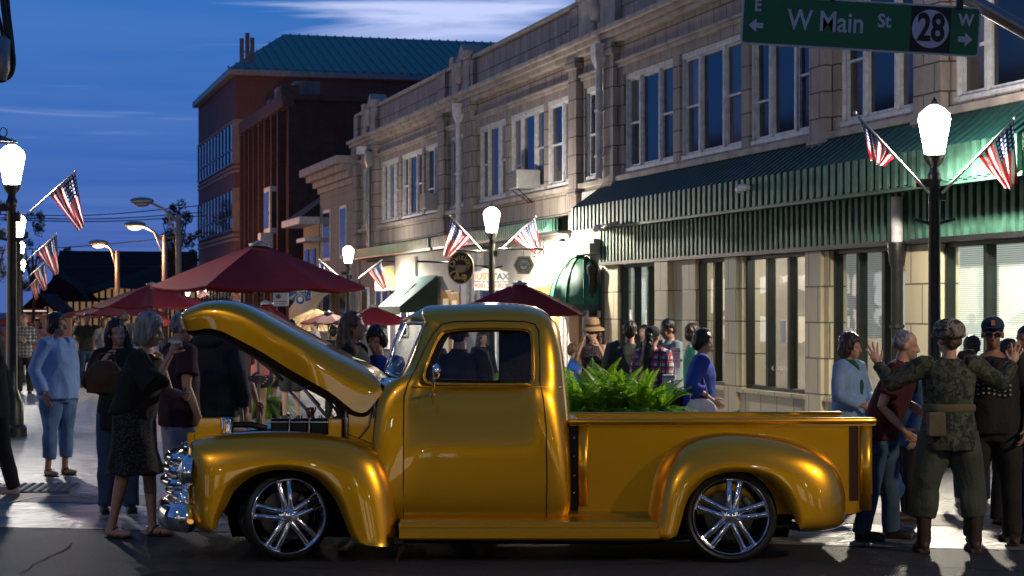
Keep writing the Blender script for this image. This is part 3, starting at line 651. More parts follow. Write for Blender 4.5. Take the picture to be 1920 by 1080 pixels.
# lighter house with dark hip roof
hs = fthing('small_house', 'narrow cream house with white eaves and a dark roof beside the brick block', 'house')
a_, b_ = U(569), U(598)
mb = MB(); mb.box(a_, b_, .0, 7, 0, 4.6); mb.build('wall', CREAMW, hs)
mb = MB(); mb.box(a_-.6, b_+.1, -.7, 7, 4.6, 4.85); mb.box(a_+1.5, b_+.1, -.5, 6, 4.0, 4.15); mb.build('eaves', WHITEPAINT, hs, bevel=.02)
mb = MB(); mb.add([(a_-.5, -.6, 4.86), (b_, -.6, 4.86), (b_, 7, 4.86), (a_-.5, 7, 4.86), (b_-.6, 2.5, 7.2), (b_-.6, 5, 7.2)], [(0, 1, 4), (1, 2, 5, 4), (2, 3, 5), (3, 0, 4, 5)]); mb.build('roof', mat('black shingle roof', (.02, .025, .028), .8, var=.3), hs)
for x0 in (573, 585):
    mb = MB(); mb.box(U(x0), U(x0+7), -.04, .01, 2.3, 3.8); mb.build('window', WINDARK, hs)
# tall dark red brick block
rb = fthing('brick_block', 'tall dark red brick block with a bare side wall', 'building')
a_, b_ = U(458), U(541)
mb = MB(); mb.box(a_, b_, .0, 13, 0, 9.7); mb.build('wall', REDBRICK, rb)
mb = MB(); mb.box(a_, b_+.15, -.25, .2, 9.3, 9.8); mb.box(b_-.5, b_+.12, -.3, .4, 9.6, 10.1); mb.box(b_-.05, b_+.1, .2, 13, 9.55, 9.78); mb.build('coping', mat('dark brown stone', (.10, .055, .05), .8, var=.3), rb, bevel=.03)
for k, px in enumerate((462, 470, 478, 487, 497, 508, 521, 533)):
    mb = MB(); mb.box(U(px), U(px)+.35, -.30, 0, 0, 9.2); mb.build('brick_pier', REDBRICK, rb)
for px in (466, 474, 483, 492, 503, 515, 527):
    for z in (1.2, 3.6, 6.0):
        mb = MB(); mb.box(U(px)-.1, U(px)+.55, -.03, .02, z, z+1.6); mb.build('window', WINDARK, rb)
# white bay window and air conditioner
mb = MB(); u = U(520); mb.box(u-.2, u+1.3, -.5, 0, 4.6, 6.4); o = mb.build('bay_window', WHITEPAINT, rb, bevel=.03)
mb = MB(); mb.box(u+1.301, u+1.32, -.42, -.05, 4.8, 6.2); mb.box(u, u+1.1, -.53, -.501, 4.8, 6.2); mb.build('pane', BLIND[1], o)
mb = MB(); mb.box(u+1.0, u+1.6, -.9, -.4, 4.0, 4.6); mb.build('air_conditioner', WHITEPAINT, rb, bevel=.03)
mb = MB(); mb.box(b_, b_+.05, .5, 1.2, 3.0, 4.2) ; mb.box(b_, b_+.05, .5, 1.2, .9, 2.1); mb.build('side_window', WINDARK, rb)
for k in range(5):
    mb = MB(); mb.box(a_+.3+k*2.2, a_+1.2+k*2.2, .6, 1.6, 9.8, 10.3+.25*(k % 3)); mb.build('roof_vent', BANDSTONE, rb, bevel=.03)
# office building with green metal hip roof
ob = fthing('office_building', 'red brown office block with strip windows and green standing seam metal roof', 'building')
a_, b_ = U(372), U(440); ZE = 12.3
mb = MB(); mb.box(a_, b_, 0, 20, 0, ZE); mb.build('wall', PINKBRICK, ob)
mb = MB()
for z in (10.2, 8.1, 7.9, 5.0, 4.8): mb.box(a_-.03, b_+.04, -.05, 20, z, z+.12)
mb.build('stone_band', BANDSTONE, ob)
mb = MB(); mb.box(a_-.2, b_+.25, -.3, 20.2, ZE, ZE+.28); mb.build('eaves', mat('pale grey gutter', (.34, .35, .38), .5, var=.15), ob, bevel=.04)
OFFGL = mat('office window glass', (.10, .14, .2), .04, .85, var=.25, vscale=1.2)
for ri, z in enumerate((8.4, 5.35, 2.1)):
    z1 = z+1.75 if ri else z+1.75
    mb = MB(); mb.box(a_+.3, b_-.35, -.03, .0, z, z1); o = mb.build('strip_window', OFFGL, ob)
    fr = MB(); n = 11
    for k in range(n+1): uu = a_+.3+(b_-.65-a_)*k/n; fr.box(uu-.09, uu+.09, -.07, -.031, z, z1)
    fr.box(a_+.3, b_-.35, -.065, -.031, z+.55, z+.61); fr.box(a_+.3, b_-.35, -.09, -.031, z-.1, z); fr.build('mullions', FRAMEDK, o)
    c = MB(); c.box(b_-.34, b_+.06, -.08, .5, z-.1, z1+.1); c.build('corner_pier', BANDSTONE, ob)
    mb = MB(); mb.box(b_, b_+.03, .9, 6.5, z, z1); mb.build('side_strip_window', mat('green tinted glass', (.01, .04, .035), .1), ob)
rz = ZE+.28; mb = MB(); rr = ZE+3.0
# roof sheet with raised seams, hipped at the street end
V = [(a_-.2, -.3, rz), (b_+.25, -.3, rz), (b_+.25, 20.2, rz), (a_-.2, 20.2, rz), ((a_+b_)/2, 3.4, rr), ((a_+b_)/2, 18, rr)]
mb.add(V, [(0, 1, 4), (1, 2, 5, 4), (2, 3, 5), (3, 0, 4, 5)]); mb.build('roof', GREENROOF, ob)
mb = MB(); E1, E2, T1, T2 = (Vector(V[i]) for i in (1, 2, 4, 5))
nse = 46
for k in range(nse):
    v = -.3+20.5*k/nse
    base = Vector((b_+.25, v, rz+.02)); w = min(1, max(.02, (v+.3)/3.7), (20.2-v)/2.2); top = base.lerp(Vector(((a_+b_)/2, v, rr)), w)+Vector((0, 0, .02)); mb.tube([base, top], .045, 4)
mb.build('roof_seams', GREENROOF, ob)
an = fthing('roof_antenna', 'grey panel antenna cluster on the roof corner of the office building', 'antenna', U(447), .4, ZE+.3)
mb = MB()
for x, h in ((-.25, 1.2), (0, 1.45), (.22, 1.25)): mb.box(-.06, .06, x-.09, x+.09, .15, h)
mb.tube([(0, 0, 0), (0, 0, 1.4)], .05, 8); mb.tube([(0, -.35, .6), (0, .3, .6)], .03, 6); mb.build('panels', mat('grey antenna housing', (.14, .15, .17), .6), an)
# low dark roofed station with lit timber front, far left
ROOFD = mat('dark slate roof', (.030, .018, .022), .9, spec=.1, var=.25, vscale=2)
st = thing('station_building', 'long low building with a big dark roof and lit timber front far down the street', 'building', P(210, 580, 118))
def SP(px, py, Y): return P(px, py, Y)-st.location
mb = MB(); mb.add([SP(112, 470, 122), SP(370, 472, 122), SP(372, 548, 114), SP(208, 540, 114), SP(150, 560, 114), SP(90, 565, 114)], [(0, 1, 2, 3, 4, 5)]); mb.add([SP(112, 470, 122), SP(370, 472, 122), SP(370, 548, 130), SP(90, 548, 130)], [(0, 1, 2, 3)]); mb.build('roof', ROOFD, st)
mb = MB(); mb.prism([SP(138, 535, 113), SP(168, 565, 113), SP(60, 566, 113), SP(105, 515, 113)], (0, 3, 0)); mb.build('gable_roof', ROOFD, st)
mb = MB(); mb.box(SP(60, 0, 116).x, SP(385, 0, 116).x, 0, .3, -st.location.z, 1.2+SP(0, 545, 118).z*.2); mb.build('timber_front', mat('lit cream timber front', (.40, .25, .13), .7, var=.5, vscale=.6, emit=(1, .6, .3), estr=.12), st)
mb = MB()
for k in range(26): x = SP(62+12.3*k, 0, 116).x; mb.box(x-.06, x+.06, -.08, 0, -st.location.z, 1.25)
mb.box(SP(60, 0, 116).x, SP(385, 0, 116).x, -.1, -.0, .55, .7); mb.build('timber_frame', mat('dark timber', (.03, .015, .01), .8), st)
kk = thing('market_hut', 'small gabled timber hut with a lit red sign behind the left crowd', 'hut', P(70, 580, 100))
def KP(px, py, Y=100): return P(px, py, Y)-kk.location
mb = MB(); mb.prism([KP(35, 590), KP(108, 590), KP(108, 700), KP(35, 700)], (0, 3, 0)); mb.build('wall', mat('warm lit boards', (.12, .05, .03), .7, emit=(1, .4, .2), estr=.05), kk)
mb = MB(); mb.prism([KP(30, 592, 99.5), KP(70, 558, 99.5), KP(112, 592, 99.5), KP(112, 586, 99.5), KP(70, 550, 99.5), KP(28, 588, 99.5)], (0, 4, 0)); mb.build('gable', ROOFD, kk)
mb = MB(); mb.prism([KP(43, 578, 99.3), KP(88, 578, 99.3), KP(88, 588, 99.3), KP(43, 588, 99.3)], (0, .1, 0)); o = mb.build('sign_board', mat('dark red sign board', (.06, .012, .012), .5), kk)
mt = Matrix.Translation(KP(65.5, 580.5, 99.2)) @ Matrix.Rotation(PI/2, 4, 'X'); mb = text_mb('OPEN MARKET', .14, mt, .005); 
mb = MB(); mb.box(-.6, .6, -.02, 0, -.03, .03, M=Matrix.Translation(KP(65.5, 583, 99.2))); mb.build('lit_strip', mat('lit pale strip', (.8, .7, .6), .5, emit=(1, .7, .6), estr=.6), kk)

# ---------------- building opposite, out of the picture: it shades and reflects ----------------
OPPW = mat('bright lit shop front', (.6, .55, .45), .5, var=.6, vscale=1.1, emit=(1, .82, .58), estr=1.1); OPPC = mat('cool lit shop front', (.6, .6, .6), .5, var=.6, vscale=1.4, emit=(.95, .97, 1), estr=.8)
lb = thing('brick_row', 'dark brick shop row on the left side of the street, outside the photo', 'building', (-12.6, 24, 0), math.atan2(-1/SQ, .28/SQ))
mb = MB(); mb.box(-50, 6, -9, 0, 0, 8.5); mb.build('wall', REDBRICK, lb)
for k in range(14):
    mb = MB(); mb.box(-46+k*3.8, -44+k*3.8, 0, .05, 4.6, 6.4); mb.build('window', WINDARK, lb)
    mb = MB(); mb.box(-46.5+k*3.8, -43.6+k*3.8, 0, .06, .5, 2.9); mb.build('shop_window', (OPPW, OPPC, OPPW)[k % 3], lb)

# shop row added on this side of the crossing, behind the camera: it only shows as reflections in paint, chrome and glass
lb2 = thing('brick_row', 'brick shop row across the road behind the camera, added for reflections', 'building', (0, -16, 0), 0)
mb = MB(); mb.box(-30, 30, -9, 0, 0, 7.5); mb.build('wall', REDBRICK, lb2)
for k in range(12):
    mb = MB(); mb.box(-28+k*4.8, -25.2+k*4.8, 0, .06, .5, 2.7); mb.build('shop_window', (OPPW, OPPC, WINDARK, OPPW)[k % 4], lb2)
    mb = MB(); mb.box(-27.6+k*4.8, -26.2+k*4.8, 0, .05, 4.4, 6.0); mb.build('window', OPPW if k in (2, 7, 9) else WINDARK, lb2)
# ---------------- street lamps ----------------
def point(name, loc, e, col=(1, .88, .68), r=.09):
    ld = bpy.data.lights.new(name, 'POINT'); ld.energy = e; ld.color = col; ld.shadow_soft_size = r
    o = bpy.data.objects.new(name, ld); COL.objects.link(o); o.location = loc; return o
def make_lamp():
    t = thing('street_lamp', '', 'street lamp')
    mb = MB(); mb.lathe([(.20, 0), (.20, .12), (.16, .16), (.15, .45), (.11, .55), (.075, .65), (.068, 1.5), (.062, 3.05), (.075, 3.08), (.075, 3.14), (.055, 3.17), (.05, 3.22), (.11, 3.30), (.125, 3.34)], (0, 0, 0), 20, cap=True)
    mb.build('post', DARKMETAL, t, smooth=True, auto=35)
    mb = MB(); mb.lathe([(.105, 3.36), (.13, 3.50), (.16, 3.66), (.172, 3.73), (.16, 3.79), (.10, 3.85), (.05, 3.88), (0, 3.885)], (0, 0, 0), 24); mb.build('lantern_glass', LANTERN, t, smooth=True)
    mb = MB(); mb.lathe([(.03, 3.88), (.045, 3.90), (.02, 3.94), (0, 3.98)], (0, 0, 0), 12, cap=False)
    mb.build('finial', DARKMETAL, t, smooth=True)
    mb = MB(); mb.box(-.21, .02, -.06, .06, 3.00, 3.09); mb.box(.05, .12, -.04, .04, 2.86, 2.98); mb.tube([(-.22, 0, 2.66), (0, 0, 2.60), (.22, 0, 2.66)], .018, 8); mb.build('flag_bracket', DARKMETAL, t)
    return t
LAMPS = [  # px, py(centre of glass), Y, label, energy
 (1752, 245, 20.5, 'black street lamp with glowing lantern in front of the green corner awning', 1500),
 (922, 413, 38.0, 'black street lamp with glowing lantern in front of the white tax office sign', 2400),
 (653, 478, 52.0, 'street lamp glowing in front of the far end of the terracotta building', 1500),
 (407, 537, 84.0, 'small distant glowing street lamp just left of the big maroon umbrella pole', 200),
 (352, 548, 102.0, 'farthest glowing street lamp right of the orange street lights', 120),
 (22, 310, 25.4, 'nearest left street lamp with glowing lantern beside a flag', 900),
 (34, 424, 44.4, 'second left street lamp glowing below the nearest lantern', 700),
 (36, 468, 58.0, 'third left street lamp glowing behind the black post', 600),
 (40, 498, 76.0, 'fourth and smallest left street lamp glowing low behind the black post', 200)]
l0 = make_lamp(); lampobjs = []
for i, (px, py, Y, lb_, en) in enumerate(LAMPS):
    o = l0 if i == 0 else copy_tree(l0); o['label'] = lb_; o['group'] = 'lantern street lamps along both sides'
    q = P(px, py, Y); s = q.z/3.61; o.location = (q.x, q.y, 0); o.scale = (s, s, s); lampobjs.append(o)
    lc_ = (1, .89, .70) if px > 300 else (1, .92, .82)
    point('lantern_light', q, en*(.12 if px > 300 else .07), lc_)
    ld = bpy.data.lights.new('lantern_light', 'SPOT'); ld.energy = en*(1.15 if px > 300 else .8); ld.color = lc_; ld.shadow_soft_size = .09; ld.spot_size = rad(172); ld.spot_blend = .35
    so = bpy.data.objects.new('lantern_light', ld); COL.objects.link(so); so.location = q
for i, (x, y) in enumerate(((-9, -9), (-2.5, -9.5), (5, -9), (12.5, -8.5), (19, -4))):  # unseen lamps added behind the camera to glint in paint and chrome
    o = copy_tree(l0); o['label'] = 'lantern street lamp across the road behind the camera, %s, added for reflections' % ('far left', 'left of the middle', 'right of the middle', 'to the right', 'far right')[i]; o['group'] = 'lantern street lamps along both sides'; o.location = (x, y, 0)
# cobra head street lights
def cobra(px_post, py_base, px_head, py_head, Y, lb_, lit, en=0):
    b = P(px_post, 580, Y); t = thing('street_light', lb_, 'street light', (b.x, Y, 0), 0, 'tall street lights with long arms'); h = P(px_head, py_head, Y)-Vector((b.x, Y, 0))
    top = P(px_post, py_base, Y).z; mb = MB(); mb.tube([(0, 0, 0), (0, 0, top)], [.13, .09], 10); mb.build('post', LIGHTPOLE, t, smooth=True)
    d = math.copysign(1, h.x); mb = MB(); mb.tube([(0, 0, top-.3), (h.x*.4, 0, top+(h.z-top)*.45), (h.x*.9, 0, h.z+.08)], .045, 8); mb.tube([(0, 0, top-.9), (h.x*.35, 0, top+(h.z-top)*.3)], .03, 8); mb.build('arm', LIGHTPOLE, t, smooth=True)
    mb = MB(); mb.ell((h.x, 0, h.z+.06), (.42, .16, .13), 16, 8); mb.build('lamp_head', STEEL, t, smooth=True)
    mb = MB(); mb.ell((h.x, 0, h.z-.04), (.26, .12, .11), 14, 8); mb.build('lens', SODIUM if lit else STEEL, t, smooth=True)
    if en: point('street_light_lamp', (b.x+h.x, Y, h.z-.25), en, (1, .48, .2), .15)
    return t
LIGHTPOLE = mat('galvanised light pole', (.32, .27, .24), .5, .3, var=.15)
cobra(220, 470, 185, 458, 80, 'street light with orange lamp, the left one of the two lit ones', True, 320)
cobra(309, 440, 253, 424, 72, 'street light with orange lamp, the right one of the two lit ones', True, 550)
cobra(335, 402, 266, 380, 66, 'tall unlit street light in front of the dark tree', False)
# ---------------- street lights this side of the crossing (behind and beside the camera) ----------------
def near_light(x, y, z, hx, lb_, en, col):
    t = thing('street_light', lb_, 'street light', (x, y, 0), 0, 'tall street lights with long arms')
    mb = MB(); mb.tube([(0, 0, 0), (0, 0, z)], [.12, .08], 10); mb.build('post', LIGHTPOLE, t, smooth=True)
    mb = MB(); mb.tube([(0, 0, z-.2), (hx*.5, 0, z+.25), (hx*.95, 0, z+.3)], .045, 8); mb.build('arm', LIGHTPOLE, t, smooth=True)
    mb = MB(); mb.ell((hx, 0, z+.32), (.42, .16, .12), 16, 8); mb.build('lamp_head', STEEL, t, smooth=True)
    mb = MB(); mb.ell((hx, 0, z+.24), (.26, .12, .09), 14, 8); mb.build('lens', SODIUM, t, smooth=True)
    ld = bpy.data.lights.new('street_light_lamp', 'SPOT'); ld.energy = en; ld.color = col; ld.shadow_soft_size = .18; ld.spot_size = rad(148); ld.spot_blend = .12
    o = bpy.data.objects.new('street_light_lamp', ld); COL.objects.link(o); o.location = (x+hx, y, z)
near_light(11.0, 7.2, 5.6, -1.5, 'street light on the near kerb to the right, outside the photo', RPOW, (1, .76, .46))
near_light(-9.5, 3.0, 6.4, 1.5, 'street light on the near kerb to the left, outside the photo', LPOW, (1, .80, .58))
# ---------------- flags ----------------
def flag_mat():
    m = bpy.data.materials.new('stars and stripes cloth'); m.use_nodes = True; nt = m.node_tree; b = nt.nodes['Principled BSDF']; b.inputs['Roughness'].default_value = .8
    uv = nt.nodes.new('ShaderNodeUVMap'); sp = nt.nodes.new('ShaderNodeSeparateXYZ'); nt.links.new(uv.outputs[0], sp.inputs[0])
    def mth(op, a, b_=None, c=None):
        n = nt.nodes.new('ShaderNodeMath'); n.operation = op
        for i, v in enumerate((a, b_, c)):
            if v is None: continue
            if isinstance(v, (int, float)): n.inputs[i].default_value = v
            else: nt.links.new(v, n.inputs[i])
        return n.outputs[0]
    u, v = sp.outputs[0], sp.outputs[1]     # u along hoist (0 = top), v along fly
    st = mth('LESS_THAN', mth('MODULO', mth('MULTIPLY', u, 13), 2), 1)
    can = mth('MULTIPLY', mth('LESS_THAN', u, 7/13), mth('LESS_THAN', v, .4))
    cu = mth('SUBTRACT', mth('FRACT', mth('MULTIPLY', u, 13/7*5)), .5); cv = mth('SUBTRACT', mth('FRACT', mth('MULTIPLY', v, 15)), .5)
    star = mth('LESS_THAN', mth('ADD', mth('MULTIPLY', cu, cu), mth('MULTIPLY', cv, cv)), .075)
    def mix(f, a, b_):
        n = nt.nodes.new('ShaderNodeMix'); n.data_type = 'RGBA'; nt.links.new(f, n.inputs[0])
        for k, s in ((6, a), (7, b_)):
            if isinstance(s, tuple): n.inputs[k].default_value = s+(1,)
            else: nt.links.new(s, n.inputs[k])
        return n.outputs[2]
    c = mix(can, mix(st, (.62, .60, .60), (.42, .012, .022)), mix(star, (.012, .02, .10), (.62, .62, .62)))
    nt.links.new(c, b.inputs[0])
    tr = nt.nodes.new('ShaderNodeBsdfTranslucent'); nt.links.new(c, tr.inputs[0]); mx = nt.nodes.new('ShaderNodeMixShader'); mx.inputs[0].default_value = .45
    nt.links.new(b.outputs[0], mx.inputs[1]); nt.links.new(tr.outputs[0], mx.inputs[2]); nt.links.new(mx.outputs[0], nt.nodes['Material Output'].inputs[0]); return m
FLAGM = flag_mat()
def flag(foot, tip, hoist_from, fly, Y, lb_, seed=0, drift=0.0):
    """pixels: pole foot, pole tip, where the hoist ends on the pole (0..1 from foot), (px,py) of the lowest corner"""
    f = P(foot[0], foot[1], Y); t = P(tip[0], tip[1], Y-.15); r = thing('flag', lb_, 'flag', f, 0, 'flags on angled poles at the street lamps')
    d = t-f; mb = MB(); mb.tube([(0, 0, 0), d], [.016, .012], 8); mb.ell(d, .022, 8, 6); mb.build('pole', mat('white flag pole', (.6, .58, .56), .4), r, smooth=True)
    A = d*.985; B = d*hoist_from; C = P(fly[0], fly[1], Y-.1)-f
    nu, nv = 22, 26; vs = []; uvs = []; rn = random.Random(seed)
    ph = rn.uniform(0, 6)
    sgn = -1 if d.x < 0 else 1
    for j in range(nv+1):
        v = j/nv
        for i in range(nu+1):
            u = i/nu; h = A.lerp(B, u)
            A2 = C+Vector((sgn*.10*abs(d.x), 0, .06)); B2 = C+Vector((-sgn*.02, 0, .0)); e = A2.lerp(B2, u)
            p = h.lerp(e, v); 
            p += Vector((0, 0, -.10*math.sin(PI*v)*u*(1-u)*2))
            amp = .05*(v**.7)*d.length/1.2
            p += Vector((.35*amp*math.sin(u*11+v*3+ph), -amp*1.3*math.sin(u*17+v*2.2+ph), .25*amp*math.sin(u*9+ph)))
            vs.append(p); uvs.append((u, v))
    fs = [(j*(nu+1)+i, j*(nu+1)+i+1, (j+1)*(nu+1)+i+1, (j+1)*(nu+1)+i) for j in range(nv) for i in range(nu)]
    m = MB(); m.add(vs, fs); o = m.build('cloth', FLAGM, r, smooth=True, fix=False)
    ul = o.data.uv_layers.new(name='UVMap')
    for lp in o.data.loops: ul.data[lp.index].uv = uvs[lp.vertex_index]
    return r
flag((1742, 362), (1603, 211), .45, (1650, 312), 20.4, 'flag on the left pole of the street lamp before the green awning', 1)
flag((1766, 362), (1903, 222), .50, (1890, 356), 20.4, 'flag on the right pole of the street lamp before the green awning', 2)
flag((908, 474), (843, 404), .38, (838, 484), 37.9, 'flag hanging left of the lamp, above the oval cafe sign', 3)
flag((934, 474), (1005, 405), .38, (1006, 476), 37.9, 'flag hanging right of the lamp, above the hexagon sign', 4)
flag((672, 522), (716, 487), .35, (720, 543), 51.9, 'small flag over the yellow bird sign', 5)
flag((640, 522), (598, 487), .30, (604, 530), 51.9, 'small flag left of the third lamp above the big umbrella edge', 6)
flag((58, 396), (142, 321), .42, (150, 432), 25.3, 'large flag on the nearest left street lamp', 7)
flag((42, 496), (107, 438), .40, (104, 516), 44.3, 'second flag on the left, below the largest one', 8)
flag((44, 527), (87, 489), .40, (84, 545), 57.9, 'third flag on the left, third largest', 9)
flag((46, 545), (74, 517), .35, (68, 562), 75.9, 'smallest flag low on the left above the hut', 10)
flag((398, 562), (372, 532), .3, (374, 560), 83, 'tiny flag left of the distant lamp, over the tree line', 12)
flag((432, 562), (440, 536), .3, (452, 562), 82, 'tiny flag left under the big umbrella', 13)
flag((462, 562), (472, 534), .3, (458, 562), 82, 'tiny flag beside the umbrella pole', 14)
# hanging cable bundle at the top left
cbn = thing('cable_bundle', 'black bundle of hanging utility cables at the top left corner', 'cable bundle', P(8, 150, 18))
def CP(px, py, dy=0): return P(px, py, 18+dy)-cbn.location
for k, (ps) in enumerate((((4, -60), (8, 10), (18, 70), (26, 110), (22, 138), (8, 150), (-6, 152)), ((10, -60), (16, 20), (24, 90), (24, 125), (12, 146), (-4, 150)), ((-2, -60), (6, 20), (14, 80), (16, 120), (8, 140), (-6, 145)), ((12, -60), (14, -10), (15, 20), (12, 34), (8, 10), (6, -60)), ((-6, 20), (4, 60), (10, 110), (6, 135), (-8, 140)))):
    mb = MB(); mb.tube(cr_interp([CP(x, y, .05*k) for x, y in ps], 0), .02, 8); mb.build('cable', BLACK, cbn, smooth=True)
mb = MB(); mb.lathe([(.06, -.0), (.10, .1), (.10, .38), (.05, .42)], CP(2, 152), 14); mb.build('splice_case', STEEL, cbn, smooth=True)
lt = thing('pendant_lamp', 'small dark unlit lamp shade with a ring hook above the nearest left lantern', 'lamp shade', P(6, 264, 25))
mb = MB(); mb.lathe([(0, .06), (.03, .05), (.17, 0), (.18, -.02)], (0, 0, 0), 20); mb.build('shade', DARKMETAL, lt); mb = MB(); mb.tube([(.05*math.cos(a), 0, .11+.06*math.sin(a)) for a in [2*PI*k/16 for k in range(16)]], .008, 6, closed=True); mb.tube([(-1.2, 0, .05), (0, 0, .05)], .015, 6); mb.build('hook', DARKMETAL, lt)
# utility wires
for i, (a, b, c, Y) in enumerate((((-20, 402), (180, 403), (380, 385), 70), ((-20, 408), (200, 410), (380, 398), 70), ((-20, 412), (200, 415), (390, 404), 70), ((-20, 470), (150, 462), (380, 440), 74), ((-20, 500), (200, 500), (380, 498), 90))):
    mb = MB(); mb.tube(resample(cr_interp([P(x, y, Y) for x, y in (a, b, c)], 0), 14), .018, 5); o = mb.build('utility_wire', BLACK); tag(o, ['highest utility wire over the far street, left', 'second utility wire from the top over the far street', 'third utility wire from the top over the far street', 'wire rising past the two orange lamps', 'lowest wire in front of the dark station roof'][i], 'wire')
# ---------------- umbrellas ----------------
def umbrella(px, py, half, Y, drop, lb_, n=8, rot=.2, pole_m=None, col=None):
    ap = P(px, py, Y); R = half/F*Y; dz = drop/F*Y; t = thing('patio_umbrella', lb_, 'umbrella', (ap.x, Y, 0), rot, 'maroon patio umbrellas')
    mb = MB(); rows = []; za = ap.z-.06
    for j in range(7):
        w = j/6; row = []
        for i in range(n*4):
            k = i/4; a0 = 2*PI*int(k)/n; a1 = 2*PI*(int(k)+1)/n; f = k-int(k)
            p0 = Vector((math.cos(a0), math.sin(a0), 0)); p1 = Vector((math.cos(a1), math.sin(a1), 0)); p = p0.lerp(p1, f)
            sag = .05*math.sin(PI*f)*w*(R/1.4)
            row.append(Vector((p.x*R*(w*.97+.03), p.y*R*(w*.97+.03), za-dz*(w**1.08)-sag*(1 if j else 0))))
        rows.append(row)
    rows.append([v+Vector((0, 0, -.035)) for v in rows[-1]])
    mb.rings(rows, cap=False); o = mb.build('canopy', col or MAROON, t, smooth=True, auto=9); o.modifiers.new('s', 'SOLIDIFY').thickness = .006
    mb = MB(); mb.tube([(0, 0, 0), (0, 0, za)], .024, 10); mb.build('pole', pole_m or STEEL, t, smooth=True)
    mb = MB(); mb.lathe([(.12, za-.02), (.13, za+.012), (.05, za+.03), (.03, za+.05), (0, za+.055)], (0, 0, 0), 16); mb.build('cap', mat('pale umbrella cap', (.3, .3, .34), .5), t, smooth=True)
    for i in range(n):
        a = 2*PI*i/n; mb = MB(); mb.tube([(0, 0, za-.05), (math.cos(a)*R*.97, math.sin(a)*R*.97, za-dz-.02)], .010, 5); mb.tube([(0, 0, za-dz-.1), (math.cos(a)*R*.5, math.sin(a)*R*.5, za-dz*.52)], .008, 5); mb.build('rib', STEEL, t)
    mb = MB(); mb.lathe([(.28, 0), (.28, .05), (.05, .09), (.04, .3), (0, .3)], (0, 0, 0), 20); mb.build('base', DARKMETAL, t)
    return t
umbrella(485, 450, 200, 24.3, 78, 'largest maroon patio umbrella rising behind the raised hood', 6, .18)
umbrella(285, 528, 112, 41.0, 40, 'maroon patio umbrella over the left crowd, the nearest of those left of the hood', 8, .2)
umbrella(228, 562, 88, 56.0, 22, 'flat maroon umbrella partly behind a nearer one on the left', 8, .3)
umbrella(974, 525, 136, 33.0, 54, 'maroon patio umbrella rising above the cab roof', 6, .35)
umbrella(700, 570, 76, 46.0, 30, 'maroon patio umbrella just left of the cab roof', 8, .1)
umbrella(616, 582, 55, 50.0, 18, 'maroon umbrella with its left edge over the thatched stall', 8, .4)
umbrella(498, 562, 58, 31.0, 36, 'bright red umbrella edge showing just above the raised hood', 8, .5, col=translucent(mat('bright red canvas', (.38, .02, .03), .7, var=.1), (.5, .04, .05), .4))
umbrella(165, 575, 60, 66.0, 14, 'distant maroon umbrella behind the woman in the blue shirt', 8, .1)
umbrella(300, 592, 66, 72.0, 14, 'distant maroon umbrella behind the grey haired woman', 8, .6)
umbrella(20, 588, 45, 52.0, 16, 'dull maroon umbrella low at the left edge behind the lamp post', 8, .6)
# thatched stall
th = thing('thatched_stall', 'round thatched straw roof stall just right of the raised hood', 'stall', (P(590, 0, 52).x, 52, 0))
mb = MB(); rn = random.Random(5); zt = P(0, 582, 52).z
for i in range(420):
    a = rn.uniform(0, 2*PI); r0 = rn.uniform(.05, .8); L_ = rn.uniform(.3, .5); z = zt-.55*r0*.8
    mb.tube([(r0*math.cos(a), r0*math.sin(a), z+.05), ((r0+L_)*math.cos(a), (r0+L_)*math.sin(a), z-.30*L_-rn.uniform(0, .15))], [.02, .008], 3, cap=False)
mb.lathe([(0, zt), (.5, zt-.2), (1.05, zt-.55)], (0, 0, 0), 24)
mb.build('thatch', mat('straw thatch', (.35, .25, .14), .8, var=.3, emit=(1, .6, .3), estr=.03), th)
mb = MB()
for a in (0.6, 2.2, 3.8, 5.4): mb.tube([(.7*math.cos(a), .7*math.sin(a), 0), (.7*math.cos(a), .7*math.sin(a), zt-.4)], .04, 8)
mb.build('posts', mat('dark timber', (.03, .015, .01), .8), th)
# ---------------- hanging signs ----------------
def iron(t, pts, r=.015): mb = MB(); mb.tube(pts, r, 8); return mb.build('iron_arm', DARKMETAL, t, smooth=True)
YS = 37.4
# oval cafe sign
c = P(864, 502, YS); s = YS/F
sg = thing('cafe_sign', 'black oval hanging sign reading Division Cafe in gold letters', 'sign', c)
mb = MB(); M = Matrix.Rotation(PI/2, 4, 'X'); mb.v = []; 
ov = [(24.5*s*math.cos(a), 0, 31*s*math.sin(a)) for a in [2*PI*k/40 for k in range(40)]]
mb.prism([(x, -.02, z) for x, y, z in ov], (0, .04, 0)); mb.build('board', mat('black sign enamel', (.012, .011, .010), .4, var=.1), sg)
GOLDP = mat('gold sign paint', (.62, .42, .16), .5, var=.1)
mb = MB(); mb.tube([(x*.97, -.022, z*.97) for x, y, z in ov], .010, 6, closed=True); mb.build('rim', GOLDP, sg)
mb = MB()
for i, ch in enumerate('Division'):
    a = rad(158-19.4*i); text_mb(ch, .165, Matrix.Translation((17.5*s*math.cos(a), -.024, 21.5*s*math.sin(a)-.015)) @ M @ Matrix.Rotation((a-PI/2)*.8, 4, 'Z'), .003, mb, bold=.002)
for i, ch in enumerate('Cafe'):
    a = rad(220+27*i); text_mb(ch, .23, Matrix.Translation((15*s*math.cos(a), -.024, 22*s*math.sin(a)+.02)) @ M @ Matrix.Rotation((a+PI/2)*.7, 4, 'Z'), .003, mb, bold=.003)
mb.build('lettering', GOLDP, sg)
